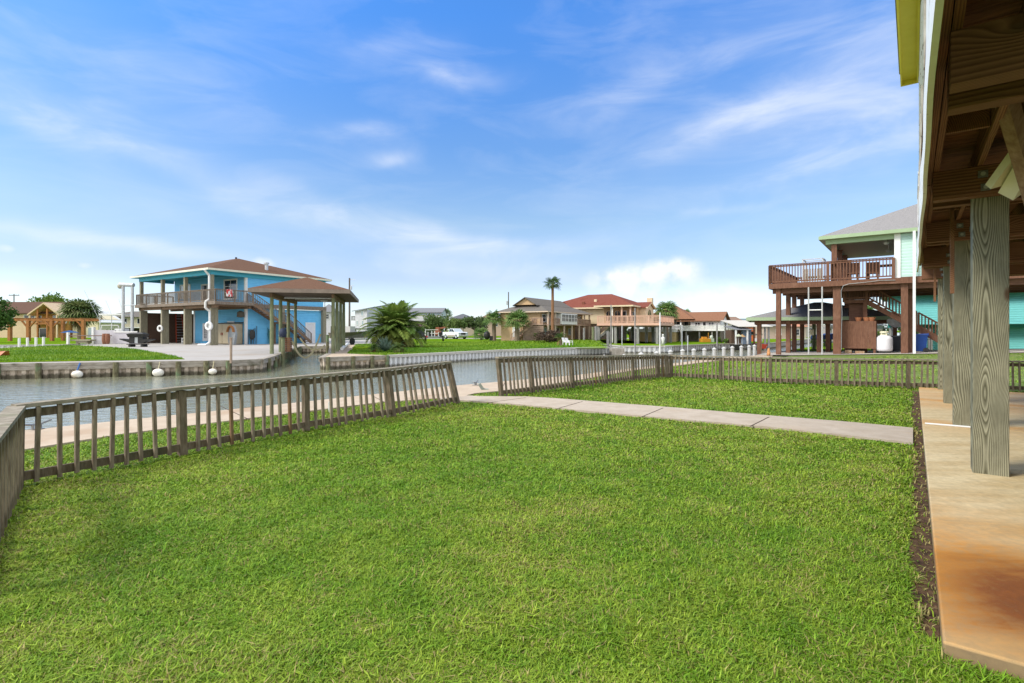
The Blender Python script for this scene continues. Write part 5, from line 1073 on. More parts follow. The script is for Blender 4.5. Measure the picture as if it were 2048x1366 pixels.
MB(F7).box(0,7.2,.6,6,-.1,1.98).build('lower_wall', mat('slate_boards', (.10,.115,.14), (.17,.185,.21), 2, (4,4,.6)), h7)
# ------------------------------------------------------------------ left: tan gabled house, cream gable, pergola, far cream house
mpeach = mat('peach_siding', (.60,.45,.29), (.66,.50,.33), 2, rough=.75); mced = mat('cedar_timber', (.30,.115,.035), (.42,.18,.06), 4, (3,3,1), .7); mshd = mat('dark_brown_shingles', (.095,.055,.042), (.14,.085,.065), 3, (3,3,8), .95)
mfold = mat('peach_cedar_gable', (.44,.22,.06), (.52,.28,.09), 3)
Y8 = 96.0; x0 = (-30-1024)/FPX*Y8; S8 = Y8/FPX; X8 = lambda px: (px-1024)*S8; Z8 = lambda py: EYE-(py-HOR)*S8
h8 = thing('house', 'peach two storey house with dark brown roof and cedar front gable on the left', 'house', (X8(60),Y8,0))
s = MB(); s.box(X8(-60),X8(74),Y8,Y8+6,0,Z8(625)); s.build('wall', mpeach, h8)
s = MB(); s.slab([(X8(-65),Y8-.5,Z8(626)),(X8(-65),Y8+3,Z8(602)),(X8(-65),Y8+7,Z8(625)),(X8(-65),Y8+7,Z8(627)),(X8(-65),Y8-.5,Z8(628))], (X8(112)-X8(-65),0,0)); s.build('roof', mshd, h8)
s = MB(); s.slab([(X8(74),Y8-2,Z8(629)),(X8(106),Y8-2,Z8(606)),(X8(136),Y8-2,Z8(629)),(X8(136),Y8-2,Z8(632)),(X8(106),Y8-2,Z8(609)),(X8(74),Y8-2,Z8(632))], (0,5.5,0)); s.build('porch_roof', mpeach, h8)
s = MB(); s.slab([(X8(78),Y8-.1,Z8(630)),(X8(106),Y8-.1,Z8(609)),(X8(132),Y8-.1,Z8(630))], (0,.5,0)); s.box(X8(78),X8(132),Y8+.3,Y8+4,0,Z8(630)); s.build('gable_wall', mfold, h8)
MB().box(X8(76),X8(133),Y8-1.9,Y8+.2,Z8(649),Z8(647)).build('balcony', mced, h8); s = MB(); rail(s,(X8(76),Y8-1.85,Z8(647)),(X8(133),Y8-1.85,Z8(647)),.95,.2,2.0); s.build('railing', mced, h8)
for px in (78,93,112,131): MB().box(X8(px)-.1,X8(px)+.1,Y8-1.9,Y8-1.7,0,Z8(618 if 90 < px < 120 else 630)).build('porch_post', mced if 90 < px < 120 else mpeach, h8)
for px in (20,49,61): win(h8, ID, (X8(px),Y8,Z8(641)), (1,0), (0,-1), .75, .95, bars=(1,2), ft=.12)
win(h8, ID, (X8(75),Y8+.3,Z8(642)), (1,0), (0,-1), .45, .9); win(h8, ID, (X8(120),Y8+.3,Z8(646)), (1,0), (0,-1), .9, 1.3, gm=mdoor, name='door'); win(h8, ID, (X8(104),Y8+.3,Z8(645)), (1,0), (0,-1), .9, 1.2, gm=mpale_glass); win(h8, ID, (X8(77),Y8+.3,.05), (1,0), (0,-1), 1.3, 1.6)
h9 = thing('house', 'pale cream gable end house directly behind the thick fan palm', 'house', (X8(165),Y8+1,0))
s = MB(); s.box(X8(136),X8(188),Y8+1,Y8+7,0,Z8(638)); s.slab([(X8(136),Y8+1,Z8(638)),(X8(158),Y8+1,Z8(621)),(X8(188),Y8+1,Z8(638))], (0,5,0)); s.build('wall', mat('cream_siding', (.68,.60,.40), (.73,.65,.45), 2), h9)
s = MB(); s.slab([(X8(134),Y8+.5,Z8(639)),(X8(158),Y8+.5,Z8(620)),(X8(196),Y8+.5,Z8(644)),(X8(196),Y8+.5,Z8(646)),(X8(158),Y8+.5,Z8(622)),(X8(134),Y8+.5,Z8(641))], (0,6.5,0)); s.build('roof', mwhite, h9); win(h9, ID, (X8(168),Y8+1,.1), (1,0), (0,-1), .8, 1.7, gm=mpale_glass, name='door')
q = AT(202,112,668); S9 = 112/FPX; X9 = lambda px: (px-1024)*S9; Z9 = lambda py: EYE-(py-HOR)*S9
h10 = thing('house', 'distant cream house with low grey hip roof behind the boat', 'house', (X9(240),112,0))
FQ = Frame((X9(198),112), (1,0)); Ld = X9(300)-X9(198)
hip(MB(FQ),-.8,Ld,-1,9,Z9(634),1.35).build('roof', mshg, h10); MB(FQ).box(0,Ld-.6,0,8,Z9(655),Z9(634)).build('wall', mat('cream_stucco_far', (.60,.56,.40), (.65,.61,.45), 2), h10); MB(FQ).box(.6,Ld-1,2,8,0,Z9(655)).build('lower_wall', mat('dark_brown_wall', (.12,.11,.085), rough=.9), h10)  # lower wall has one even dark brown colour
MB(FQ).box(-.5,Ld-.4,-1.2,0,Z9(656),Z9(654)).build('balcony', mwhite, h10)
for px in (209,247,275): win(h10, ID, (X9(px),112,Z9(647)), (1,0), (0,-1), .7, 1.0)
pg = thing('pergola', 'cedar coloured timber pergola with curved braces on the lawn before the peach house', 'pergola', (X8(90)*.7,66.5,0))
Yp = 66.5; Sp = Yp/FPX; XP = lambda px: (px-1024)*Sp
for px, dy in ((20,0),(57,0),(104,0),(167,0),(91,2.6),(133,2.6)): MB().box(XP(px)-.17,XP(px)+.17,Yp+dy-.17,Yp+dy+.17,-.05,2.55).build('post', mced, pg)
s = MB(); s.box(XP(14),XP(169),Yp-.1,Yp+.1,2.55,2.8); s.box(XP(16),XP(167),Yp+2.5,Yp+2.7,2.55,2.8); s.build('beam', mced, pg)
for px in (14,35,57,80,104,125,146,166): MB().box(XP(px),XP(px)+.09,Yp-.5,Yp+3.1,2.805,2.93).build('rafter', mced, pg)
for px, sg in ((20,1),(57,-1),(57,1),(104,-1),(104,1),(167,-1)): MB().bar((XP(px)+sg*.15,Yp,1.75),(XP(px)+sg*.85,Yp,2.56),.14,.16,(0,1,0)).build('brace', mced, pg)
ub = thing('garden_umbrella', 'low blue sun shade beside the cedar pergola posts', 'umbrella', (XP(126),67.5,0)); MB().lathe((XP(126),67.5,1.05),[(.95,0),(.6,.16),(.05,.3)],12).build('canopy', mblue, ub); MB().tube((XP(126),67.5,-.05),(XP(126),67.5,1.1),.03).build('pole', mgreym, ub)
# ------------------------------------------------------------------ utility poles
mpole = mat('grey_utility_pole', (.10,.085,.075), (.16,.14,.12), 4, (4,4,1))
for px, Y, top, lab, arms in ((699,76,556,'grey utility pole rising right behind the boathouse roof',((.9,559),(.7,571))),(1017,112,584,'bare utility pole with a transformer behind the tan house',()),(28,132,588,'distant utility pole with a crossarm above the peach house roof','x')):
    q = AT(px, Y, top); t = thing('utility_pole', lab, 'pole', (q[0],Y,0)); MB().tube((q[0],Y,-.2),(q[0],Y,q[2]),.16,.11,10).build('mast', mpole, t)
    if arms == 'x':
        s = MB(); s.bar((q[0]-1.3,Y,q[2]-.35),(q[0]+1.3,Y,q[2]-.35),.12,.16); s.build('crossarm', mpole, t)
        for dx in (-1.1,-.5,.5,1.1): MB().tube((q[0]+dx,Y,q[2]-.28),(q[0]+dx,Y,q[2]-.05),.06).build('insulator', mgreym, t)
    elif arms:
        for (l, py) in arms: z = AT(px,Y,py)[2]; MB().tube((q[0],Y,z),(q[0]+l,Y-.1,z-.05),.035).build('bracket', mgreym, t)
        z = AT(px,Y,566)[2]; MB().tube((q[0]+.3,Y-.2,z-1.0),(q[0]+.3,Y-.2,z-.5),.14).build('insulator', mgreym, t)
    else:
        z = AT(px,Y,606)[2]; MB().tube((q[0]-.35,Y-.1,z-.4),(q[0]-.35,Y-.1,z+.4),.22).build('transformer', mgreym, t)
# ------------------------------------------------------------------ rise under the tan house
def rise_h(x, y):
    q = ((x-5.5)/9.5)**2; fx = max(0, 1-q**2.0); fy = min(max((y-41.5)/6.5, 0), 1)*min(max((66-y)/6, 0), 1); fy = fy*fy*(3-2*fy)
    return .37*fx*fy-.012+.014*(fx*fy > 0)
mb = MB(); xs, ys = np.linspace(-4.2,15.2,34), np.linspace(41,66,30)
for x in xs:
    for y in ys: mb.V.append((x, y, rise_h(x, y)))
for i in range(len(xs)-1):
    for j in range(len(ys)-1):
        if not (xs[i] > 7.0 and ys[j] < 54.5): n_ = len(ys); mb.f.append((i*n_+j, (i+1)*n_+j, (i+1)*n_+j+1, i*n_+j+1))
tag(mb.build('lawn_rise', mgrassfar, smooth=True), kind='structure')
# ------------------------------------------------------------------ brown decked house next door
msea = mat('seafoam_siding', (.43,.61,.55), (.47,.65,.59), 2, rough=.65, lap=.17); mrb = mat('red_brown_stain', (.125,.055,.032), (.185,.088,.052), 3, (4,4,1), .7, .15, col3=(.24,.13,.085), sc3=1.1, f3=(.58,.8)); mrbd = mat('red_brown_stain_dark', (.12,.056,.034), (.18,.088,.055), 3, (1,1,4), .7)
mshw = mat('grey_flecked_shingles', (.16,.155,.155), (.31,.30,.295), 7, (3,3,10), .95, .5, det=8); mgsof = mat('sage_fascia', (.30,.40,.24), (.34,.44,.28), 2); mceil = mat('taupe_porch_ceiling', (.36,.34,.28), (.41,.385,.32), 2, (1,8,1), rot=ROTU)
mgalv = mat('galvanised', (.22,.23,.23), (.32,.33,.33), 8, rough=.5, metal=.4)
F1 = Frame((14.6,28.8), v_, u_)
GZ = lambda a, b: gh(*F1((a,b,0))[:2])+.03
h1 = thing('stilt_house', 'seafoam house next door with grey roof and red brown raised deck on tall posts', 'house', F1((5,4,0)))
hip(MB(F1),2.0,18,-.25,9.0,6.28,2.15).build('roof', mshw, h1); ring(MB(F1),2.0,18,-.25,9.0,6.10,6.275,.04).build('gutter', mgsof, h1)
MB(F1).box(2.0,18,-.25,9.0,6.1,6.16).build('soffit', mceil, h1)
s = MB(F1); s.box(2.25,5.3,.0,.18,5.86,6.1); s.box(2.25,2.45,.18,8.8,5.86,6.1); s.build('porch_beam', mgsof, h1)
MB(F1).box(5.25,17.5,.02,8.8,3.98,6.1).build('wall', msea, h1); MB(F1).box(5.15,5.4,-.03,.25,3.9,6.1).build('corner_trim', mwhite, h1)
s = MB(F1); s.box(-.4,5.2,-.1,8.9,3.84,3.95); s.box(5.2,17.5,.0,8.9,3.84,3.975); s.build('deck', mrbd, h1)
s = MB(F1); s.box(-.44,17.5,-.16,-.1,3.66,3.93); s.box(-.46,-.4,-.1,8.9,3.66,3.93); s.build('rim_board', mrb, h1)
s = MB(F1); s.box(-.3,17,.12,.26,3.40,3.66)
for b in (3.0,5.0,7.9): s.box(-.3,17,b-.07,b+.07,3.45,3.83)
for a in np.arange(0,17,.55): s.box(a,a+.05,.3,8.8,3.62,3.835)
s.build('joist', mrbd, h1)
for a, b, w in ((0,0,.115),(0,2.85,.115),(0,4.8,.115),(0,7.7,.115),(2.75,0,.17),(5.55,.02,.14),(5.75,.5,.13),(9,0,.14),(2.75,5,.115),(2.75,8.4,.115),(5.5,5,.13),(5.5,8.4,.13),(9,5,.13),(12.5,0,.13),(12.5,6,.13)):
    MB(F1).box(a-w,a+w,b-.0,b+2*w,GZ(a,b)-.15,3.66).build('pile', mrb, h1)
for b in (.08,2.8,5.5,8.2): MB(F1).box(2.5,2.74,b,b+.24,3.95,5.9).build('porch_post', mrb, h1)
s = MB(F1); rail(s,(-.4,-.08,3.95),(5.12,-.08,3.95),1.0,.135,2.75,.042,.13); rail(s,(-.4,-.08,3.95),(-.4,8.2,3.95),1.0,.15,2.7,.042,.13); rail(s,(-.4,8.2,3.95),(2.4,8.2,3.95),1.0,.15,2.7,.042,.13); s.build('railing', mrb, h1)
dn = MB(F1); dn.box(5.87,5.98,-.30,-.2,.25,6.12); dn.build('downspout', mwhite, h1)
cb = MB(F1); cb.path([(5.2,-.2,3.82),(4.6,-.2,3.84),(4.0,-.22,3.78),(3.3,-.2,3.74),(3.05,-.2,3.66),(2.96,-.2,3.4),(2.97,-.2,2.9),(3.0,-.2,2.3),(2.97,-.2,1.2),(2.97,-.2,.4)], .016, 6); cb.build('conduit', mgalv, h1)
for b, z in ((1.2,5.85),(4.0,5.8)): MB(F1).tube((4.8,b,z),(4.8,b,6.1),.02).ell((4.8,b,z),(.13,.13,.1),10,6).build('porch_light', mwhite, h1)
s1, t1, q1 = MB(F1), MB(F1), MB(F1)
s1.box(2.95,3.95,1.3,2.4,2.82,3.0); stairs(s1,t1,(3.95,1.35,3.0),(7.75,1.35,.32),1.0,(0,1),13); s1.box(3.8,3.98,1.28,1.46,.2,2.85)
for bb in (1.33,2.38): stair_rail(q1,(3.95,bb,3.0),(6.0,bb,1.55),.80,15,.042); stair_rail(q1,(6.1,bb,1.48),(7.7,bb,.35),.80,12,.042); rail(q1,(2.95,bb,3.0),(3.95,bb,3.0),.80,.12,1.0,.042,.13)
sx = s1.build('staircase', mrb, h1); t1.build('tread', mrbd, sx); q1.build('handrail', mrb, sx)
# furniture on the deck
def deck_chair(a, b, lab, m, rz=0):
    t = thing('deck_chair', lab, 'chair', F1((a,b,3.95)), 'brown chairs on the raised deck'); MB(F1).box(a-.28,a+.28,b-.28,b+.28,4.32,4.37).build('seat', m, t); MB(F1).hexa([(a-.28,b+.2,4.37),(a+.28,b+.2,4.37),(a+.28,b+.26,4.37),(a-.28,b+.26,4.37),(a-.28,b+.34,4.95),(a+.28,b+.34,4.95),(a+.28,b+.4,4.95),(a-.28,b+.4,4.95)]).build('backrest', m, t)
    for x in (-.24,.24):
        for y in (-.24,.24): MB(F1).box(a+x-.03,a+x+.03,b+y-.03,b+y+.03,3.95,4.32).build('leg', m, t)
deck_chair(3.35,.9,'brown wooden chair on the raised deck nearest the porch corner post',mrb); deck_chair(4.2,1.2,'brown wooden chair on the raised deck before the long bar table',mrb)
t = thing('bar_table', 'long dark brown bar table behind the raised deck railing', 'table', F1((4.6,2,3.95))); MB(F1).box(3.9,5.1,1.6,2.4,4.74,4.8).build('tabletop', mrbd, t)
for a, b in ((3.95,1.65),(5.0,1.65),(3.95,2.3),(5.0,2.3)): MB(F1).box(a,a+.08,b,b+.08,3.95,4.74).build('leg', mrb, t)
t = thing('patio_heater_frame', 'pale metal swing frame with slatted panels on the raised deck', 'frame', F1((1.6,1.4,3.95)))
s = MB(F1)
for a, b in ((1.05,1.0),(2.0,1.0),(1.05,1.9),(2.0,1.9)): s.box(a-.03,a+.03,b-.03,b+.03,3.95,5.3)
s.box(1.0,2.05,.97,1.03,5.25,5.3); s.box(1.0,2.05,1.87,1.93,5.25,5.3); s.box(1.02,1.08,1,1.9,5.25,5.3); s.box(1.97,2.03,1,1.9,5.25,5.3); s.build('frame', mgreym, t)
s = MB(F1)
for k in range(7): s.box(1.12+.12*k,1.2+.12*k,1.02,1.05,4.05,4.75)
s.box(1.0,2.0,1.2,1.8,4.3,4.36); s.build('bench_panel', mat('taupe_slats', (.33,.30,.25), (.40,.37,.31), 3), t)
t = thing('pipe_ladder', 'tall white two legged pipe ladder under the front edge of the brown deck', 'ladder', F1((1.85,-.25,.05)))
for a in (1.5,2.12): MB(F1).tube((a,-.22,GZ(a,0)-.1),(a,-.22,3.66),.036).build('side_rail', mpvc, t)
for z in (2.45,): MB(F1).tube((1.5,-.22,z),(2.12,-.22,z),.03).build('rung', mwhite, t)
t = thing('outdoor_shower', 'red brown boarded enclosure with taller back box under the brown deck', 'enclosure', F1((3.5,.9,.2)))
s = MB(F1)
for k in range(15): s.box(2.72+.112*k,2.72+.112*k+.108,.5,.54,.45,1.86)
s.build('front_panel', mrb, t); s = MB(F1); s.box(4.32,4.40,.54,1.5,.4,1.86); s.box(2.72,2.78,.54,1.5,.4,1.86); s.build('side_panel', mrbd, t); MB(F1).box(3.15,3.85,1.6,2.3,.3,2.8).build('back_box', mrbd, t)
for a in (2.75,4.28): MB(F1).box(a,a+.1,.55,.65,.05,.45).build('leg', mrb, t)
q = F1((3.95,1.0,1.86)); t = thing('clay_pots', 'row of terracotta pots on top of the boarded enclosure', 'pots', q); 
for a in (3.62,3.98,4.2): MB(F1).lathe((a,.9,1.86),[(.1,0),(.16,.18),(.17,.2)],12).build('pot', mat('terracotta', (.42,.16,.07), (.48,.2,.1), 4), t)
s = MB(F1).box(2.9,4.2,.6,1.3,.12,.2); s.box(3.05,3.35,.55,.9,.2,.36); s.box(3.5,3.9,.6,.9,.2,.32); tag(s.build('paver_stack', mat('orange_brick', (.30,.15,.08), (.36,.30,.20), 5), loc=F1((3.4,.9,.12))), 'bricks and pavers piled under the boarded enclosure', 'bricks')
a_, b_ = 4.72, .75; z_ = GZ(a_,b_); t = thing('gas_tank', 'upright white propane tank with collar beside the boarded enclosure', 'gas tank', F1((a_,b_,z_)))
MB(F1).lathe((a_,b_,z_+.08),[(.26,0),(.345,.06),(.36,.14),(.36,.62),(.345,.70),(.25,.79),(.1,.82)],22).build('body', mat('white_tank', (.74,.73,.76), (.68,.67,.70), 3, rough=.35), t, smooth=True)
s = MB(F1); s.lathe((a_,b_,z_+.88),[(.17,0),(.17,.06)],16); s.lathe((a_,b_,z_+1.0),[(.19,0),(.2,.07),(.15,.1)],16)
for k in range(4): s.box(a_+.14*math.cos(k*1.57+.7)-.03,a_+.14*math.cos(k*1.57+.7)+.03,b_+.14*math.sin(k*1.57+.7)-.03,b_+.14*math.sin(k*1.57+.7)+.03,z_+.9,z_+1.02)
s.build('collar', mcream, t); MB(F1).lathe((a_,b_,z_),[(.3,0),(.3,.09)],16).build('foot_ring', mblack, t)
def bin_(a, b, lab, m, w=.33, h=.84):
    z = GZ(a,b); t = thing('wheelie_bin', lab, 'bin', F1((a,b,z)), 'wheeled bins under the brown deck'); MB(F1).hexa([(a-w*.78,b-w*.8,z+.06),(a+w*.78,b-w*.8,z+.06),(a+w*.78,b+w*.8,z+.06),(a-w*.78,b+w*.8,z+.06),(a-w,b-w,z+h),(a+w,b-w,z+h),(a+w,b+w,z+h),(a-w,b+w,z+h)]).build('body', m, t)
    MB(F1).hexa([(a-w*1.06,b-w*1.06,z+h),(a+w*1.06,b-w*1.06,z+h),(a+w*1.06,b+w*1.06,z+h),(a-w*1.06,b+w*1.06,z+h),(a-w,b-w,z+h+.05),(a+w*1.15,b-w,z+h+.1),(a+w*1.15,b+w,z+h+.1),(a-w,b+w,z+h+.05)]).build('lid', m, t)
    for y in (-w*.9,w*.8): MB(F1).tube((a+w*.8,b+y,z+.12),(a+w*.8,b+y+.05,z+.12),.12,n=14).build('wheel', mblack, t)
    MB(F1).tube((a+w*1.15,b-w*.7,z+h-.02),(a+w*1.15,b+w*.7,z+h-.02),.03).build('handle', m, t)
bin_(6.12,1.1,'blue wheeled bin beside the white downspout of the house next door',mat('blue_bin', (.012,.045,.20), (.015,.055,.24), 4, rough=.45)); bin_(5.2,2.2,'black wheeled bin half hidden by the brown post next door',mat('black_bin', (.012,.014,.02), rough=.5),.3,.78)
q = F1((5.0,2.5,.2)); t = thing('satellite_dish', 'white satellite dish on a thin pole above the gas tank', 'satellite dish', q); MB(F1).tube((5.0,2.5,.1),(5.0,2.5,1.55),.03).build('pole', mgreym, t)
d_ = MB(F1); nn, c0 = Vector((.35,-.6,.75)).normalized(), Vector((5.05,2.4,1.65)); x_ = nn.cross(Vector((0,0,1))).normalized(); y_ = nn.cross(x_); b0 = d_.vs([c0]); ringi = []
for k in range(3):
    r_ = .12*(k+1); ringi.append(d_.vs([c0+nn*(.16*(r_/.36)**2)+(x_*math.cos(2*math.pi*i/16)+y_*math.sin(2*math.pi*i/16))*r_ for i in range(16)]))
for i in range(16): d_.f.append((b0, ringi[0]+i, ringi[0]+(i+1)%16))
for k in range(2):
    for i in range(16): d_.f.append((ringi[k]+i, ringi[k+1]+i, ringi[k+1]+(i+1)%16, ringi[k]+(i+1)%16))
d_.build('dish', mwhite, t, smooth=True)
# small tan dog sitting by the first deck post
q = G(1537,712.5); dg = bpy.data.meshes.new('dog'); V_ = [(0,0,.10),(.0,.05,.20),(0,.09,.30),(0,.12,.37),(0,.20,.37),(-.05,.06,.10),(-.06,.09,.01),(.05,.06,.10),(.06,.09,.01),(-.04,.10,.20),(-.04,.13,.02),(.04,.10,.20),(.04,.13,.02),(-.03,.1,.43),(.03,.1,.43),(0,-.1,.05),(0,-.16,.09)]
E_ = [(0,1),(1,2),(2,3),(3,4),(0,5),(5,6),(0,7),(7,8),(2,9),(9,10),(2,11),(11,12),(3,13),(3,14),(0,15),(15,16)]
dg.from_pydata([(v[0]*K,-v[1]*K,v[2]*K) for v in V_], E_, []); do = bpy.data.objects.new('dog', dg); C.objects.link(do); do.location = [c*K for c in (q[0],q[1],.0)]; do.rotation_euler = (0,0,R(150))
do.modifiers.new('skin', 'SKIN'); do.modifiers.new('smooth', 'SUBSURF').levels = 1; do.modifiers['smooth'].render_levels = 2
for i, r_ in enumerate((.10,.085,.07,.06,.03,.05,.035,.05,.035,.03,.024,.03,.024,.012,.012,.02,.012)): dg.skin_vertices[0].data[i].radius = (r_*K, r_*K)
dg.skin_vertices[0].data[0].use_root = True; dg.materials.append(mat('tan_dog_fur', (.40,.17,.06), (.50,.27,.12), 8, rough=.9)); tag(do, 'small orange tan dog sitting on the concrete by the first brown deck post', 'dog')
# ------------------------------------------------------------------ boathouse behind the brown deck
FR = Frame((14.95,31.9), (.9,-.436), (.436,.9))
t = thing('boathouse', 'grey shingled boathouse on brown posts seen under the raised deck', 'boathouse', FR((3,3,0)))
hip(MB(FR),-.6,7.5,-.6,7,2.16,1.0).build('roof', mshw, t); ring(MB(FR),-.6,7.5,-.6,7,1.96,2.155,.04).build('fascia', mgsof, t)
s = MB(FR); s.box(-.2,7,-.1,.1,1.74,1.96); s.box(-.2,0,.1,6.5,1.74,1.96); s.build('beam', mrbd, t)
for a, b in ((.05,0),(.05,3.2),(.05,6.3),(3.2,0),(3.7,.6),(6.8,0),(3.4,6.3),(6.8,6.3)): MB(FR).box(a-.11,a+.11,b-.11,b+.11,-1.2,1.9).build('post', mrb if b < 4 else mgreen, t)
q = AT(1623.5,31.5,665); tag(MB().box(q[0]-.09,q[0]+.09,q[1]-.06,q[1]+.06,1.1,1.42).build('meter_box', mcream, loc=(q[0],q[1],1.1)), 'small cream meter box on a dark post behind the white pipe ladder', 'box')
q = AT(1653,36,690); t = thing('covered_boat', 'boat under a bright blue tarp behind the fence next door', 'boat', (q[0],36,0)); MB().hexa([(q[0]-.45,35.8,.75),(q[0]+.6,35.8,.75),(q[0]+.6,37.2,.75),(q[0]-.45,37.2,.75),(q[0]-.42,35.9,1.02),(q[0]+.6,35.9,1.16),(q[0]+.6,37.1,1.16),(q[0]-.42,37.1,1.02)]).build('tarp', mat('blue_tarp', (.02,.07,.28), (.03,.09,.34), 4, rough=.5), t)
for x in (-.35,.5): MB().box(q[0]+x-.03,q[0]+x+.03,36.3,36.36,-.05,.76).build('leg', mblack, t)
s = MB()
for k in range(46): x = 19.9+.16*k; y = 34.9-.02*k; s.box(x,x+.02,y,y+.02,.0,.82)
s.box(19.8,27.2,34.0,34.03,.8,.83) if False else s.bar((19.9,34.91,.8),(27.1,34.0,.8),.03,.03); s.bar((19.9,34.91,.12),(27.1,34.0,.12),.03,.03)
tag(s.build('picket_fence', mblack, loc=(20,35,0)), 'low black metal picket fence along the water next door', 'fence')
# ------------------------------------------------------------------ teal house farther along the bank
mtq = mat('turquoise_siding', (.17,.54,.54), (.19,.58,.58), 2, rough=.65, lap=.17); mtqd = mat('dark_turquoise', (.05,.26,.25), rough=.7); msal = mat('salmon_shingles', (.40,.18,.11), (.50,.25,.17), 4, (3,3,8), .95)
FT = Frame((26.9,37.6), v_, u_)
t = thing('stilt_house', 'turquoise raised house with salmon roof seen beyond the brown stairs', 'house', FT((6,3,0)))
hip(MB(FT),-.5,16,-.5,8,3.95,1.5).build('roof', msal, t); ring(MB(FT),-.5,16,-.5,8,3.78,3.945,.04).build('fascia', mwhite, t); MB(FT).box(0,15.5,0,7.5,1.78,3.8).build('wall', mtq, t)
MB(FT).box(0,15.5,.4,7.5,1.55,1.78).build('band_trim', mtqd, t); MB(FT).box(2.2,15.5,.9,7,-.1,1.56).build('lower_wall', mtq, t)
for a in (.2,1.0,2.4,5): MB(FT).box(a-.13,a+.13,.3,.56,-.1,1.56).build('pile', mgpile, t)
win(t, FT, (3.45,0,2.15), (1,0), (0,-1), .75, 1.2, bars=(1,2)); win(t, FT, (8.1,0,2.45), (1,0), (0,-1), 1.0, .8, bars=(1,2)); win(t, FT, (7.7,.9,.05), (1,0), (0,-1), .9, 1.4, name='door', fm=mtq)
MB(FT).bar((.9,.2,.3),(2.2,.2,1.5),.08,.12,(0,1,0)).build('brace', mgpile, t)
FU = Frame((24.2,40), (.9,.1)); t = thing('dock', 'grey railed dock walkway behind the gas tank and satellite dish', 'dock', FU((1,1,0)))
MB(FU).box(0,5,0,1.4,1.5,1.62).build('deck', mgpile, t); s = MB(FU); rail(s,(0,0,1.62),(5,0,1.62),.7,.3,1.5,.05); s.build('railing', mgpile, t)
for a in (.2,2.4,4.7): MB(FU).tube((a,.2,-1),(a,.2,1.5),.1).build('pile', mgpile, t)
# ------------------------------------------------------------------ white posts along the near bank
for i, (px, py) in enumerate(((1220,711),(1259,709.5),(1293,705.5),(1324,703),(1351,700.5),(1375,699),(1397,698),(1418,697),(1437,696),(1456,694.5),(1473,693),(1491,692),(1506.5,691),(1517,690))):
    a, b = (G2(1150,751.5), G2(1430,717.5)) if px < 1430 else (G2(1430,717.5), (14.9,30)); q = on_seg(px, a, b); n_ = Vector((a[1]-b[1], b[0]-a[0])).normalized(); q = (q[0]+n_.x*.22, q[1]+n_.y*.22); zt = AT(px, q[1], py)[2]
    t = thing('capped_piling', ('%s white capped piling, counted from the gap end of the fence across the canal edge' % ('first','second','third','fourth','fifth','sixth','seventh','eighth','ninth','tenth','eleventh','twelfth','thirteenth','last')[i]), 'piling', (q[0],q[1],ZW), 'white capped pilings along the near canal edge')
    MB().tube((q[0],q[1],-1.4),(q[0],q[1],zt-.07),.085,n=14).build('sleeve', mpvc, t); MB().lathe((q[0],q[1],zt-.07),[(.11,0),(.105,.03),(.01,.1)],14).build('cap', mpvc, t)
# dock cleats and the stub on the walkway
for px, py, lab, rz in ((73,858.5,'metal dock cleat on the walkway edge near the corner post','a'),(951,770.5,'metal dock cleat on the walkway edge in the path gap','b')):
    q = G(px,py,.02); d = Vector(G2(519,815))-Vector(G2(42,864)); d.normalize(); d = Vector((d.x*.85-d.y*.5, d.y*.85+d.x*.5)); s = MB(); s.path([(q[0]-d.x*.19,q[1]-d.y*.19,.115),(q[0]-d.x*.06,q[1]-d.y*.06,.09),(q[0]+d.x*.06,q[1]+d.y*.06,.09),(q[0]+d.x*.19,q[1]+d.y*.19,.125)], .014, 8)
    for k in (-.05,.05): s.tube((q[0]+d.x*k,q[1]+d.y*k,.02),(q[0]+d.x*k,q[1]+d.y*k,.09),.018)
    s.box(q[0]-.08,q[0]+.08,q[1]-.04,q[1]+.04,.018,.032); tag(s.build('dock_cleat', mgalv, loc=q), lab, 'cleat', 'dock cleats')
q = G(966,781,.0); tag(MB().bar((q[0]+.03,q[1],-.02),(q[0]-.09,q[1]-.02,.16),.07,.07).tube((q[0]+.02,q[1],.03),(q[0]+.13,q[1],.02),.025).build('outlet_stub', mat('grey_green_plastic', (.22,.26,.22), (.34,.38,.34), 9), loc=q), 'tilted grey green outlet box at the grass tip in the path gap', 'outlet box')
q = G(661,822,.0); tag(MB().box(q[0]-.03,q[0]+.03,q[1]-.03,q[1]+.03,-.03,.16).build('outlet_stub', mwhite, loc=q), 'small white outlet box on the grass behind the long sagging fence', 'outlet box')
# ------------------------------------------------------------------ pickup, trailer, boats
mtruck = mat('white_car_paint', (.74,.75,.77), rough=.25, spec=.6); mtyre = mat('tyre_rubber', (.018,.018,.018), rough=.85); mchr = mat('chrome', (.6,.6,.62), rough=.2, metal=.9); mtanp = mat('tan_lower_trim', (.36,.30,.25), rough=.5)
p0, p1 = AT(896,83.5,676), AT(922,81.5,678); tc = ((p0[0]+p1[0])/2, 82.5); FV = Frame((tc[0]+.1,tc[1]), (.60,-.80))
t = thing('pickup_truck', 'white crew cab pickup parked beyond the wide lawn', 'pickup truck', FV((0,0,0)))
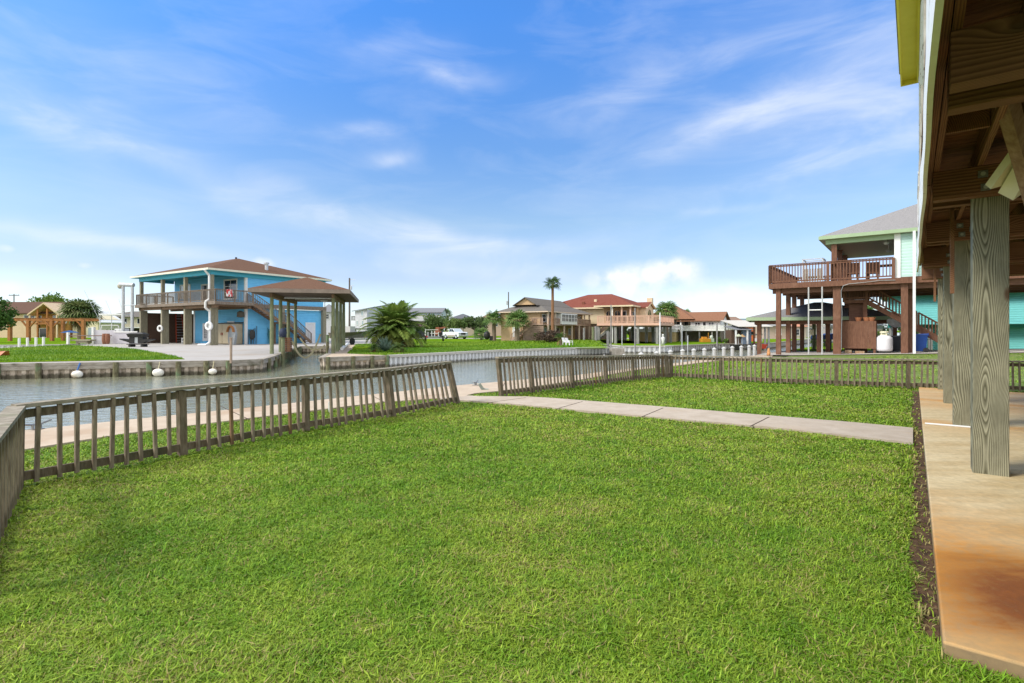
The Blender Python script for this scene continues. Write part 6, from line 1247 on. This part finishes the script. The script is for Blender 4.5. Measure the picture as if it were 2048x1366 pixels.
# side profile x along the car, front at +
pr = [(-2.5,.62),(-2.5,1.08),(-.72,1.10),(-.70,1.14),(-.42,1.62),(.55,1.64),(1.05,1.18),(2.2,1.08),(2.42,1.0),(2.45,.5),(2.3,.36),(-2.4,.40)]
b_ = MB(FV); b_.slab([(x,-.80,z) for x, z in pr if z < 1.16]+[], (0,1.6,0)); b_.build('body', mtruck, t)
c_ = MB(FV); c_.hexa([(-.74,-.78,1.1),(1.12,-.78,1.1),(1.12,.78,1.1),(-.74,.78,1.1),(-.48,-.66,1.62),(.52,-.66,1.62),(.52,.66,1.62),(-.48,.66,1.62)]); c_.build('cab', mtruck, t)
MB(FV).box(-2.42,-.78,-.68,.68,1.085,1.11).build('cargo_bed', mblack, t)
for y, o in ((-.80,-1),(.80,1)):
    for x0, x1, x2, x3 in ((-.60,.10,.08,-.42),(.18,.92,.50,.16)):
        zz = (1.15,1.55); f = lambda z: (.80-(z-1.1)/.52*.12+.008)*o; MB(FV).hexa([(x0,f(zz[0])-.02*o,zz[0]),(x1,f(zz[0])-.02*o,zz[0]),(x1,f(zz[0]),zz[0]),(x0,f(zz[0]),zz[0]),(x3,f(zz[1])-.02*o,zz[1]),(x2,f(zz[1])-.02*o,zz[1]),(x2,f(zz[1]),zz[1]),(x3,f(zz[1]),zz[1])]).build('side_window', mglass, t)
    MB(FV).box(-1.0,1.2,y-.01*o if o > 0 else y-.02,y+.02*o if o > 0 else y+.01,.42,.62).build('lower_trim', mtanp, t)
    MB(FV).box(.86,1.0,y+(.0 if o > 0 else -.2),y+(.2 if o > 0 else 0),1.18,1.32).build('wing_mirror', mblack, t)
MB(FV).hexa([(1.06,-.70,1.16),(1.09,-.70,1.14),(1.09,.70,1.14),(1.06,.70,1.16),(.55,-.62,1.57),(.58,-.62,1.57),(.58,.62,1.57),(.55,.62,1.57)]).build('windscreen', mpale_glass, t)
MB(FV).box(2.452,2.48,-.42,.42,.68,.98).build('grille', mblack, t); MB(FV).box(2.455,2.56,-.82,.82,.40,.60).build('bumper', mchr, t)
for y in (-.66,.66): MB(FV).box(2.44,2.475,y-.17,y+.17,.72,.97).build('headlight', mpale_glass, t)
for x in (-1.55,1.62):
    for y in (-.82,.62):
        w_ = MB(FV).tube((x,y,.36),(x,y+.2,.36),.36,n=22).build('wheel', mtyre, t); MB(FV).tube((x,y-.01,.36),(x,y+.21,.36),.2,n=16).build('rim', mgreym, w_)
q = G(868,682); FX = Frame((q[0],q[1]), (1,.05)); t = thing('boat_trailer', 'empty galvanised boat trailer on the wide lawn, seen from behind', 'trailer', q)
for y in (0,):
    for x in (-1.12,1.12):
        w_ = MB(FX).tube((x-.1,.5,.33),(x+.1,.5,.33),.33,n=20).build('wheel', mtyre, t); MB(FX).tube((x-.105,.5,.33),(x+.105,.5,.33),.16,n=14).build('rim', mgreym, w_); MB(FX).box(x-.14,x+.14,.05,.95,.68,.76).build('mudguard', mat('dark_red_guard', (.14,.03,.025), rough=.5) if x < 0 else mgreym, t)
s = MB(FX); s.box(-1.0,1.0,.38,.56,.34,.52); s.box(-.7,.7,-.66,-.48,.42,.60); s.bar((-.55,-.6,.5),(-.4,3.6,.55),.1,.12); s.bar((.55,-.6,.5),(.4,3.6,.55),.1,.12); s.box(-.5,.5,1.6,1.7,.46,.56); s.build('frame', mat('dull_galvanised_frame', (.20,.21,.21), (.28,.29,.29), 6, rough=.6), t)
s = MB(FX)
for x in (-.72,-.25,.12,.6): s.box(x-.04,x+.04,-.4,-.32,.5,1.15 if abs(x) > .5 else 1.3)
s.box(-1.05,.55,-.4,-.34,1.4,1.46); s.box(-1.05,-.99,-.4,-.34,.7,1.4); s.box(-.4,.55,-.42,-.30,.95,1.02); s.build('guide_post', mwhite, t)
MB(FX).box(-.95,-.7,-.62,-.58,.5,.62).build('tail_light', mred, t)
q = AT(905,92,672); t = thing('backhoe', 'orange boom tractor parked between the trees behind the trailer', 'tractor', (q[0],92,0)); mora = mat('faded_orange_paint', (.30,.11,.055), (.24,.09,.05), 4, rough=.6); s = MB(); X0 = q[0]
s.box(X0-3.2,X0-2.0,91.6,92.6,.5,1.25).box(X0-2.9,X0-2.3,91.7,92.5,1.25,1.9); s.build('body', mora, t); s = MB(); s.bar((X0-3.0,92,1.5),(X0-.4,92,2.1),.2,.3); s.bar((X0-.4,92,2.1),(X0+1.8,92,2.1),.2,.22); s.build('boom', mora, t)
for x in (-3.5,-2.0): MB().tube((X0+x,91.4,.5),(X0+x,91.7,.5),.5,n=18).build('wheel', mtyre, t)
q = G(703,689); FB2 = Frame((q[0],q[1]), (.35,.94)); t = thing('trailered_boat', 'olive green flat bottomed boat on a trailer behind the boathouse poles', 'boat', q); mol = mat('olive_boat_paint', (.085,.08,.05), (.13,.12,.08), 4, rough=.5)
MB(FB2).hexa([(-2.4,-.55,.62),(1.8,-.55,.62),(1.8,.55,.62),(-2.4,.55,.62),(-2.4,-.8,1.15),(2.6,-.5,1.3),(2.6,.5,1.3),(-2.4,.8,1.15)]).build('hull', mol, t); MB(FB2).box(-2.75,-2.4,-.2,.2,.7,1.75).build('outboard_motor', mblack, t); MB(FB2).box(-.6,.2,-.3,.3,1.15,1.75).build('console', mat('pale_console', (.5,.5,.48), rough=.4), t)
for y in (-.85,.7): MB(FB2).tube((-.9,y,.32),(-.9,y+.15,.32),.32,n=16).build('wheel', mtyre, t)
s = MB(FB2); s.bar((-2.4,-.5,.5),(3.4,0,.5),.1,.12); s.bar((-2.4,.5,.5),(3.4,0,.5),.1,.12); s.build('frame', mgreym, t)
# boat, pale fence, lift and workbench in the side canal left of the blue house
Yb = 53.5; Sb = Yb/FPX; XB = lambda px: (px-1024)*Sb; ZB = lambda py: EYE-(py-HOR)*Sb
t = thing('fishing_boat', 'white centre console boat with hard top and outrigger rods behind the pale fence', 'boat', (XB(232),56,ZW)); s = MB()
s.hexa([(XB(208),55.6,-.5),(XB(262),55.6,-.5),(XB(258),58,-.5),(XB(212),58,-.5),(XB(200),55.2,.72),(XB(272),55.2,.62),(XB(266),58.6,.7),(XB(205),58.6,.8)]); s.build('hull', mat('gelcoat_white', (.62,.62,.63), (.68,.68,.69), 2, rough=.35), t)
s = MB(); Yt = 56.5; s.box(XB(206)*1.05,XB(252)*1.05,Yt-.9,Yt+.9,ZB(630)+.05,ZB(630)+.2); s.build('hard_top', mwhite, t); s = MB()
for px in (207,250):
    for dy in (-.8,.8): s.tube((XB(px)*1.05,Yt+dy,.7),(XB(px)*1.05,Yt+dy,ZB(630)+.1),.04)
s.tube((XB(204)*1.04,55.4,.7),(XB(207)*1.04,55.4,1.9),.04); s.tube((XB(207)*1.04,55.4,1.9),(XB(240)*1.04,55.4,1.9),.04); s.tube((XB(240)*1.04,55.4,1.9),(XB(244)*1.04,55.4,.7),.04); s.build('rail_pipe', mwhite, t)
s = MB(); s.box(XB(224)*1.04,XB(240)*1.04,56,57,.7,1.55); s.build('console', mwhite, t); s = MB(); s.box(XB(221)*1.04,XB(242)*1.04,55.5,55.9,1.0,1.3); s.build('seat', mwhite, t)
s = MB(); s.tube((XB(204)*1.05,56,2.2),(XB(171)*1.05,56,ZB(577)),.018); s.tube((XB(226)*1.05,56,3.0),(XB(214)*1.05,56,ZB(598)),.018); s.tube((XB(252)*1.05,56,2.6),(XB(240)*1.05,56,ZB(595)),.014); s.build('outrigger', mgreym, t)
t = thing('boat_lift', 'tall grey two post boat lift with drum beam left of the blue house', 'boat lift', (XB(262),53,0))
for px in (253.5,271.5): MB().tube((XB(px),53,-1),(XB(px),53,ZB(572)),.14,n=12).build('post', mgreym, t)
MB().tube((XB(247),53,ZB(570)),(XB(274.5),53,ZB(571)),.2,n=12).build('drum_beam', mgreym, t); MB().ell((XB(247),53,ZB(573)),(.22,.22,.28),10,8).build('lift_motor', mat('beige_motor', (.45,.42,.33), rough=.5), t); MB().tube((XB(253.5),53,ZB(610.5)),(XB(282),52.6,ZB(611)),.04).build('brace', mgreym, t)
mfen = mat('pale_lilac_fence', (.50,.48,.52), (.56,.54,.58), 2, rough=.6)
t = thing('panel_fence', 'pale lilac grey panel fence hiding the boat hull', 'fence', (XB(225),52.7,0)); MB().box(XB(201),XB(244),52.6,52.7,0,ZB(660)).build('panel', mfen, t); MB().box(XB(198.5),XB(202.5),52.5,52.8,0,ZB(654)).build('post', mwhite, t)
t = thing('picket_fence', 'white slatted fence between the pale panel fence and the porch', 'fence', (XB(265),52.5,0)); s = MB()
for k in range(22): x = XB(245)+(XB(293)-XB(245))*k/21; s.box(x-.06,x+.06,52.35,52.42,.05,ZB(664))
s.build('picket', mfen, t); MB().box(XB(245),XB(293),52.3,52.34,ZB(665),ZB(662.5)).build('top_rail', mwhite, t)
t = thing('workbench', 'weathered grey fish cleaning bench beside the pale fence', 'bench', (XB(194),52,0)); mwb = mat('grey_green_bench', (.26,.23,.16), (.34,.31,.23), 3); MB().box(XB(176),XB(213),51.4,52.2,ZB(681),ZB(678.5)).build('tabletop', mwb, t); MB().box(XB(184),XB(206),51.5,52.1,.12,ZB(681)-.005).build('cabinet', mwb, t)
for px in (187,206): MB().box(XB(px)-.1,XB(px)+.1,51.5,51.7,0,.14).build('leg', mwb, t)
for px in (175,): tag(MB().box(XB(171),XB(174.5),51.2,51.4,0,ZB(664.5)).build('dock_post', mwhite, loc=(XB(173),51.3,0)), 'stout white post at the end of the pipe rail left of the fish bench', 'post')
tag(MB().tube((XB(173),51.3,ZB(671)),(XB(243),52.2,ZB(671)),.05).build('pipe_rail', mat('brown_pipe', (.2,.14,.12), rough=.6), loc=(XB(173),51.3,ZB(671))), 'long brown pipe rail running above the fish cleaning bench', 'rail')
t = thing('wooden_barrels', 'pair of red brown wooden barrels standing before the pale panel fence', 'barrels', (XB(240),51.8,0))
for px in (234.5,241): MB().lathe((XB(px),51.8,0),[(.14,0),(.2,.3),(.21,.6),(.19,.9),(.15,1.05)],12).build('barrel', mat('barrel_wood', (.20,.085,.05), (.28,.13,.08), 5), t)
# white lawn chairs, dock junk on the far bank
def lawn_chair(px, py, lab):
    q = sc3(G(px,py)); t = thing('lawn_chair', lab, 'chair', q, 'white lawn chairs before the tan house'); FC = Frame(q, (.7,-.7), None, .5)
    MB(FC).hexa([(-.3,-.3,.30),(.3,-.3,.36),(.3,.3,.36),(-.3,.3,.30),(-.3,-.3,.34),(.3,-.3,.4),(.3,.3,.4),(-.3,.3,.34)]).build('seat', mwhite, t); MB(FC).hexa([(-.34,-.28,.3),(-.28,-.28,.3),(-.28,.28,.3),(-.34,.28,.3),(-.6,-.26,.98),(-.55,-.26,.98),(-.55,.26,.98),(-.6,.26,.98)]).build('backrest', mwhite, t)
    for y in (-.34,.34): MB(FC).box(-.35,.34,y-.06,y+.06,.54,.58).build('armrest', mwhite, t)
    for x in (-.3,.28):
        for y in (-.33,.33): MB(FC).box(x-.03,x+.03,y-.03,y+.03,-.02,.54).build('leg', mwhite, t)
lawn_chair(1132,689,'white slatted lawn chair nearer the brown shrub'); lawn_chair(1139,690,'white slatted lawn chair nearer the canal')
t = thing('grill', 'black covered grill between the fan palms and the short bushy palm', 'grill', sc3(G(974,681))); q = sc3(G(974,681)); MB().ell((q[0],q[1],q[2]+.5),(.32,.3,.42),12,8).build('cover', mblack, t); MB().box(q[0]+.25,q[0]+.7,q[1]-.2,q[1]+.2,q[2],q[2]+.45).build('side_box', mblack, t)
for px, py, h, r, m, lab in ((1186,688,1.7,.13,mgreen,'green pile left of the grey dock pile beside the inlet'),(1192,689,1.75,.13,mgpile,'grey dock pile right of the green pile beside the inlet'),(1216,690,1.3,.14,mgpile,'short thick grey pile in the inlet'),(1222,692,3.6,.05,mgpile,'tall thin pale pole at the stone platform'),(1244,690,1.8,.05,mgreym,'pale pole on the small green lawn before the pink deck'),(1270,696,3.1,.05,mgpile,'tall pink grey pole standing in the canal before the pink deck'),(1320,692.5,2.9,.05,mwhite,'thin white pole at the bulkhead corner under the pink deck end'),(1364,691,1.8,.04,mgreym,'thin grey pole on the bank before the white house stairs'),(1375.5,691,.9,.05,mgreym,'short grey pole on the bank before the white house deck'),(1434,688,2.0,.07,mgpile,'grey pole at the right end of the ribbed bulkhead'),(1138,684,1.5,.10,mgpile,'grey pole left of the white lawn chairs'),(1168,689,1.6,.10,mgpile,'grey pole before the right end of the tan house')):
    q = G(px,py); tag(MB().tube((q[0],q[1],-1.3),(q[0],q[1],h),r,n=10).build('dock_pole', m, loc=(q[0],q[1],-1.3)), lab, 'pole', 'poles along the far bank')
q = G(1326,690); t = thing('garden_statue', 'small white statue at the bulkhead below the pink deck', 'statue', q); MB().lathe(q,[(.18,0),(.12,.3),(.2,.65),(.07,.8)],12).ell((q[0],q[1],.9),(.1,.1,.13),10,8).build('figure', mat('white_stone', (.6,.6,.58), rough=.7), t, smooth=True)
q = AT(1411,60,682); tag(MB().box(q[0]-.5,q[0]+.45,59.6,60.6,.02,.42).box(q[0]-.35,q[0]+.1,59.8,60.4,.42,.62).tube((q[0]+.3,60,.3),(q[0]+.34,60,1.1),.03).build('mower', mat('yellow_orange_paint', (.60,.30,.03), (.55,.24,.03), 4, rough=.5), loc=(q[0],60,0)), 'yellow orange mower parked under the white deck', 'mower')
q = AT(1422,60,682); tag(MB().box(q[0]-.25,q[0]+.25,59.7,60.3,.02,.45).ell((q[0]+.05,60,.6),(.2,.2,.2),8,6).build('cool_box', mat('pale_green_box', (.5,.55,.48), rough=.6), loc=(q[0],60,0)), 'pale cool box with a pale lid under the white deck', 'cool box')
# small boathouses and sheds at the right end of the far bank
Yd = 55.0; Sd = Yd/FPX; XD = lambda px: (px-1024)*Sd; ZD = lambda py: EYE-(py-HOR)*Sd
mmet = mat('pale_metal_roof', (.47,.44,.38), (.53,.50,.44), 3, (8,1,1), .5); t = thing('boathouse', 'open boathouse with wide pale metal roof at the far right of the canal', 'boathouse', (XD(1500),Yd,0)); s = MB(); s.slab([(XD(1464),Yd-1.6,ZD(653)),(XD(1464),Yd+3,ZD(639.5)),(XD(1464),Yd+3,ZD(640.5)),(XD(1464),Yd-1.6,ZD(654))], (XD(1531)-XD(1464),0,0)); s.build('roof', mmet, t)
for px in (1497,1506,1518,1525): MB().box(XD(px)-.08,XD(px)+.08,Yd-1.4,Yd-1.24,-1,ZD(653)).build('post', mgpile if px > 1510 else mrb, t)
for px in (1470,1490): MB().box(XD(px)-.08,XD(px)+.08,Yd+2.4,Yd+2.56,-1,ZD(645)).build('post', mgpile, t)
t = thing('shed', 'slate roofed shed with blue walls left of the pale metal roof', 'shed', (XD(1475),Yd+1,0)); s = MB(); s.slab([(XD(1455),Yd-2,ZD(659)),(XD(1455),Yd+1,ZD(652)),(XD(1455),Yd+1,ZD(653)),(XD(1455),Yd-2,ZD(660))], (XD(1489)-XD(1455),0,0)); s.build('roof', mgr, t); MB().box(XD(1477),XD(1494),Yd-1,Yd+.9,-.05,ZD(659)).build('wall', mat('dusty_blue_wall', (.18,.24,.33), (.22,.28,.37), 2), t); MB().box(XD(1458),XD(1477),Yd-.6,Yd+.9,-.05,ZD(660)).build('back_wall', mslat, t)
for px in (1457,1479): MB().box(XD(px)-.07,XD(px)+.07,Yd-1.9,Yd-1.76,-.05,ZD(659)).build('post', mwhite, t)
t = thing('house', 'bright orange red walled house glimpsed under the pale metal roof', 'house', (XD(1502),64,0)); MB().box(28.4,29.5,64,67,0,1.72).build('wall', mat('orange_red_wall', (.55,.12,.035), (.60,.15,.05), 2), t); MB().box(28.3,29.6,63.9,67.1,1.725,1.82).build('roof', mshd, t)
t = thing('lift_boat', 'white boat hanging on a lift under the pale metal roof', 'boat', (XD(1508),Yd-.5,0)); MB().hexa([(XD(1499),Yd-1.0,ZD(670.5)),(XD(1514),Yd-1.0,ZD(670.5)),(XD(1513),Yd+1,ZD(670.5)),(XD(1500),Yd+1,ZD(670.5)),(XD(1495),Yd-1.2,ZD(668.5)),(XD(1516),Yd-1.2,ZD(667.5)),(XD(1514),Yd+1.2,ZD(668)),(XD(1498),Yd+1.2,ZD(668.5))]).build('hull', mwhite, t); MB().box(XD(1501),XD(1507),Yd-.4,Yd+.4,ZD(668.3),ZD(663)).build('console', mol, t)
tag(MB().box(XD(1492),XD(1501),Yd-2.6,Yd-2,ZD(682),ZD(675.5)).build('dock_box', mat('silver_box', (.48,.48,.50), rough=.5), loc=(XD(1496),Yd-2.3,0)), 'silver grey dock box below the hanging white boat', 'box')
tag(MB().hexa([(XD(1494),Yd-3.2,-.45),(XD(1502),Yd-3.2,-.45),(XD(1501),Yd-2.6,-.45),(XD(1495),Yd-2.6,-.45),(XD(1491),Yd-3.4,.02),(XD(1504),Yd-3.4,-.02),(XD(1502),Yd-2.5,.0),(XD(1493),Yd-2.5,.03)]).build('kayak', mat('red_kayak', (.50,.06,.03), rough=.4), loc=(XD(1497),Yd-3,-.4)), 'red kayak floating at the far right bank below the silver box', 'kayak')
tag(MB().hexa([(XD(1446),Yd-3.0,-.6),(XD(1456),Yd-3.0,-.6),(XD(1456),Yd-2,-.6),(XD(1446),Yd-2,-.6),(XD(1444),Yd-3.2,-.05),(XD(1458),Yd-3.2,-.1),(XD(1458),Yd-2,-.05),(XD(1444),Yd-2,-.05)]).build('skiff', mblack, loc=(XD(1450),Yd-2.5,-.6)), 'small black skiff tied below the green shrub on the far bank', 'boat')
for px, w, h, m, lab in ((1459,.25,1.0,mat('patio_sage', (.36,.38,.28), rough=.8),'closed sage patio umbrella left of the brown one'),(1466,.3,.95,mat('patio_brown', (.34,.22,.10), rough=.8),'brown topped patio umbrella before the slate roofed shed')):
    t = thing('patio_umbrella', lab, 'umbrella', (XD(px),Yd-2.2,0)); MB().lathe((XD(px),Yd-2.2,h-.25),[(.36,0),(.2,.13),(.03,.26)],10).build('canopy', m, t); MB().tube((XD(px),Yd-2.2,-.05),(XD(px),Yd-2.2,h),.025).build('pole', mgreym, t)
# far houses closing the horizon
def far_house(px0, px1, Y, ytop, yeave, col, roofm, lab, gbl=False, base=None):
    s = Y/FPX; x0, x1 = (px0-1024)*s, (px1-1024)*s; ze, zt = EYE-(yeave-HOR)*s, EYE-(ytop-HOR)*s; t = thing('house', lab, 'house', ((x0+x1)/2,Y,0)); Ff = Frame((x0,Y), (1,0)); w = x1-x0
    wm = mat('far_wall_%d' % px0, col, tuple(c*.92 for c in col), 2)
    if gbl: gable(MB(Ff),-.3,w+.3,-.5,6.5,ze,zt-ze,.1,'a').build('roof', roofm, t); MB(Ff).slab([(w-.02,0,ze),(w-.02,3,zt-.12),(w-.02,6,ze)], (.1,0,0)).build('gable_wall', mwhite, t)
    else: hip(MB(Ff),-.4,w+.4,-.5,min(w,7.0),ze,zt-ze).build('roof', roofm, t)
    MB(Ff).box(0,w,0,6,0,ze).build('wall', wm, t)
    k = max(1,int(w/2.6))
    for i in range(k):
        if ze > 1.5: win(t, Ff, (w*(i+.5)/k-.4,0,ze-1.45), (1,0), (0,-1), .8, .95, bars=(1,2), ft=.08)
    return t
mdg = mat('dark_slate_roof', (.09,.095,.11), (.14,.145,.16), 3, (3,3,8), .95); mbr2 = mat('brown_far_roof', (.19,.125,.095), (.26,.18,.14), 3, (3,3,8), .95)
far_house(900,948,128,627,637,(.45,.38,.32),mdg,'distant house with dark pointed roof peeking above the round trees')
far_house(955,1004,124,625.5,640,(.50,.36,.29),mbr2,'distant pinkish house with brown roof behind the left fan palm')
far_house(1452,1482,98,632.5,642,(.42,.37,.30),mbr2,'distant brown roofed house right of the white house gable',True)
far_house(1481,1503,118,636.5,643,(.48,.52,.55),mat('teal_grey_roof', (.12,.17,.18), (.17,.22,.23), 3),'distant house with dark teal roof above the pale metal roof',True)
far_house(1503,1532,125,638,643.5,(.5,.49,.46),mdg,'distant low hip roofed house right of the teal roof')
far_house(1536,1578,85,642,652,(.42,.33,.25),mat('grey_far_roof', (.2,.2,.2), (.28,.28,.27), 3),'far house with grey roof and tan walls seen between the brown posts')
far_house(1575,1612,90,646,653,(.50,.42,.34),msal,'far house with salmon roof seen between the brown posts')
far_house(640,668,112,608,624,(.52,.52,.55),mgr,'grey white house seen between the boathouse poles')
far_house(-60,22,150,652,662,(.5,.45,.35),mbr2,'distant low brown house behind the dark tree at the left edge')
far_house(1700,1765,62,640,650,(.33,.30,.27),mdg,'grey house glimpsed behind the satellite dish')
far_house(1466,1500,140,640,646,(.46,.46,.44),mdg,'small distant house roof between the brown roof and the pale metal roof')
far_house(1600,1645,100,643,651,(.46,.42,.38),mbr2,'far house with brown roof left of the white pipe ladder')
far_house(1548,1570,115,645,652,(.62,.60,.55),mdg,'small far white house between the first two brown deck posts')
far_house(1235,1262,130,606,620,(.5,.42,.32),mbr2,'distant brown roof just behind the red roofed house') if False else None
for px, Y, py, R0, sd, lab in ((1292,120,625,1.6,31,'distant palm between the red roof and the orange roof'),(1512,105,636,1.3,32,'small far palm above the teal roof'),(1590,100,641,1.5,33,'far palm between the brown deck posts'),(668,130,628,1.6,34,'distant palm beside the utility pole'),(838,125,622,1.7,35,'distant palm behind the grey clerestory house')):
    q = AT(px, Y, py); fan_palm(lab, (q[0],Y,0), q[2]-R0*.4, R0, 20, seed=sd, tr=.18)
HZ = [(690,150,655,6),(735,160,657,7),(820,140,650,8),(855,130,652,6),(935,140,648,8),(985,128,650,6),(1010,150,655,5),(1250,140,655,6),(1300,150,654,6),(1530,130,651,7),(1560,140,652,8),(1600,135,650,8),(1640,120,648,7),(1690,110,652,6),(1800,120,650,8),(1850,120,650,8),(15,160,660,7),(60,170,655,9),(190,140,652,7),(235,150,655,6),(600,150,655,9),(1990,120,650,9),(2040,120,650,9)]
for i, (px, Y, top, w) in enumerate(HZ):
    q = AT(px, Y, top); hgt = max(2.2, q[2]); tl = leaf_tree('low distant tree on the horizon behind the far houses', (q[0],Y,0), hgt, w*1.35, 4, hgt*.9, 700, .34, 60+i, (.04,.085,.028), (.085,.14,.045), trunk_r=.12, clumps=18, group='distant trees on the horizon', limbs=3)

# ragged blades standing on the lawns across the canal
def far_blades():
    polys = [[(-60,3)]+Gs((0,726),(180,722.5),(369,719.4),(350,714.5),(310,706.5),(270,699.5),(200,694.3),(140,691.5),(80,694),(0,698.5))+[(-58,29)],
             Gs((694,707.3),(775,710.3),(1000,699.2),(1160,694.7),(1215,693.8),(1195,690),(1000,682),(826,680),(757,680),(726,685),(711,691))]
    r = np.random.default_rng(5); P = np.concatenate([r.uniform((-40,12),(-12,50),(160000,2)), r.uniform((-11,26),(10,62),(200000,2))])
    ok = inside(P, polys[0]) | inside(P, polys[1]); P = P[ok]; P = P[r.random(len(P)) < np.minimum(1, (30/P[:,1])**2)]; n = len(P)
    z0 = np.array([.045 if p[0] < -11.5 and p[1] < 50 else max(0, rise_h(*p)) for p in P]); h = .05+.06*r.random(n); d = P[:,1]; w = .0006*d*(.7+.6*r.random(n)); th = r.random(n)*6.283; ln = .3+.5*r.random(n)
    dx, dy = np.cos(th), np.sin(th); b0 = np.stack([P[:,0],P[:,1],z0-.01],1); tip = b0+np.stack([dx*h*ln,dy*h*ln,h],1); S = np.stack([-dy*w,dx*w,0*w],1)
    m = np.clip(.5+1.4*(vnoise(P,.3,41)-.5)+.8*(r.random(n)-.5),0,1)[:,None]; c = (np.array([.10,.225,.009])*(1-m)+np.array([.21,.32,.02])*m)*(.8+.4*r.random(n))[:,None]
    o = quads('far_grass', np.stack([b0-S,b0+S,tip+S*.2,tip-S*.2],1), leafmat('grass_blade', .55, .18), cols=c); tag(o, kind='stuff')
far_blades()
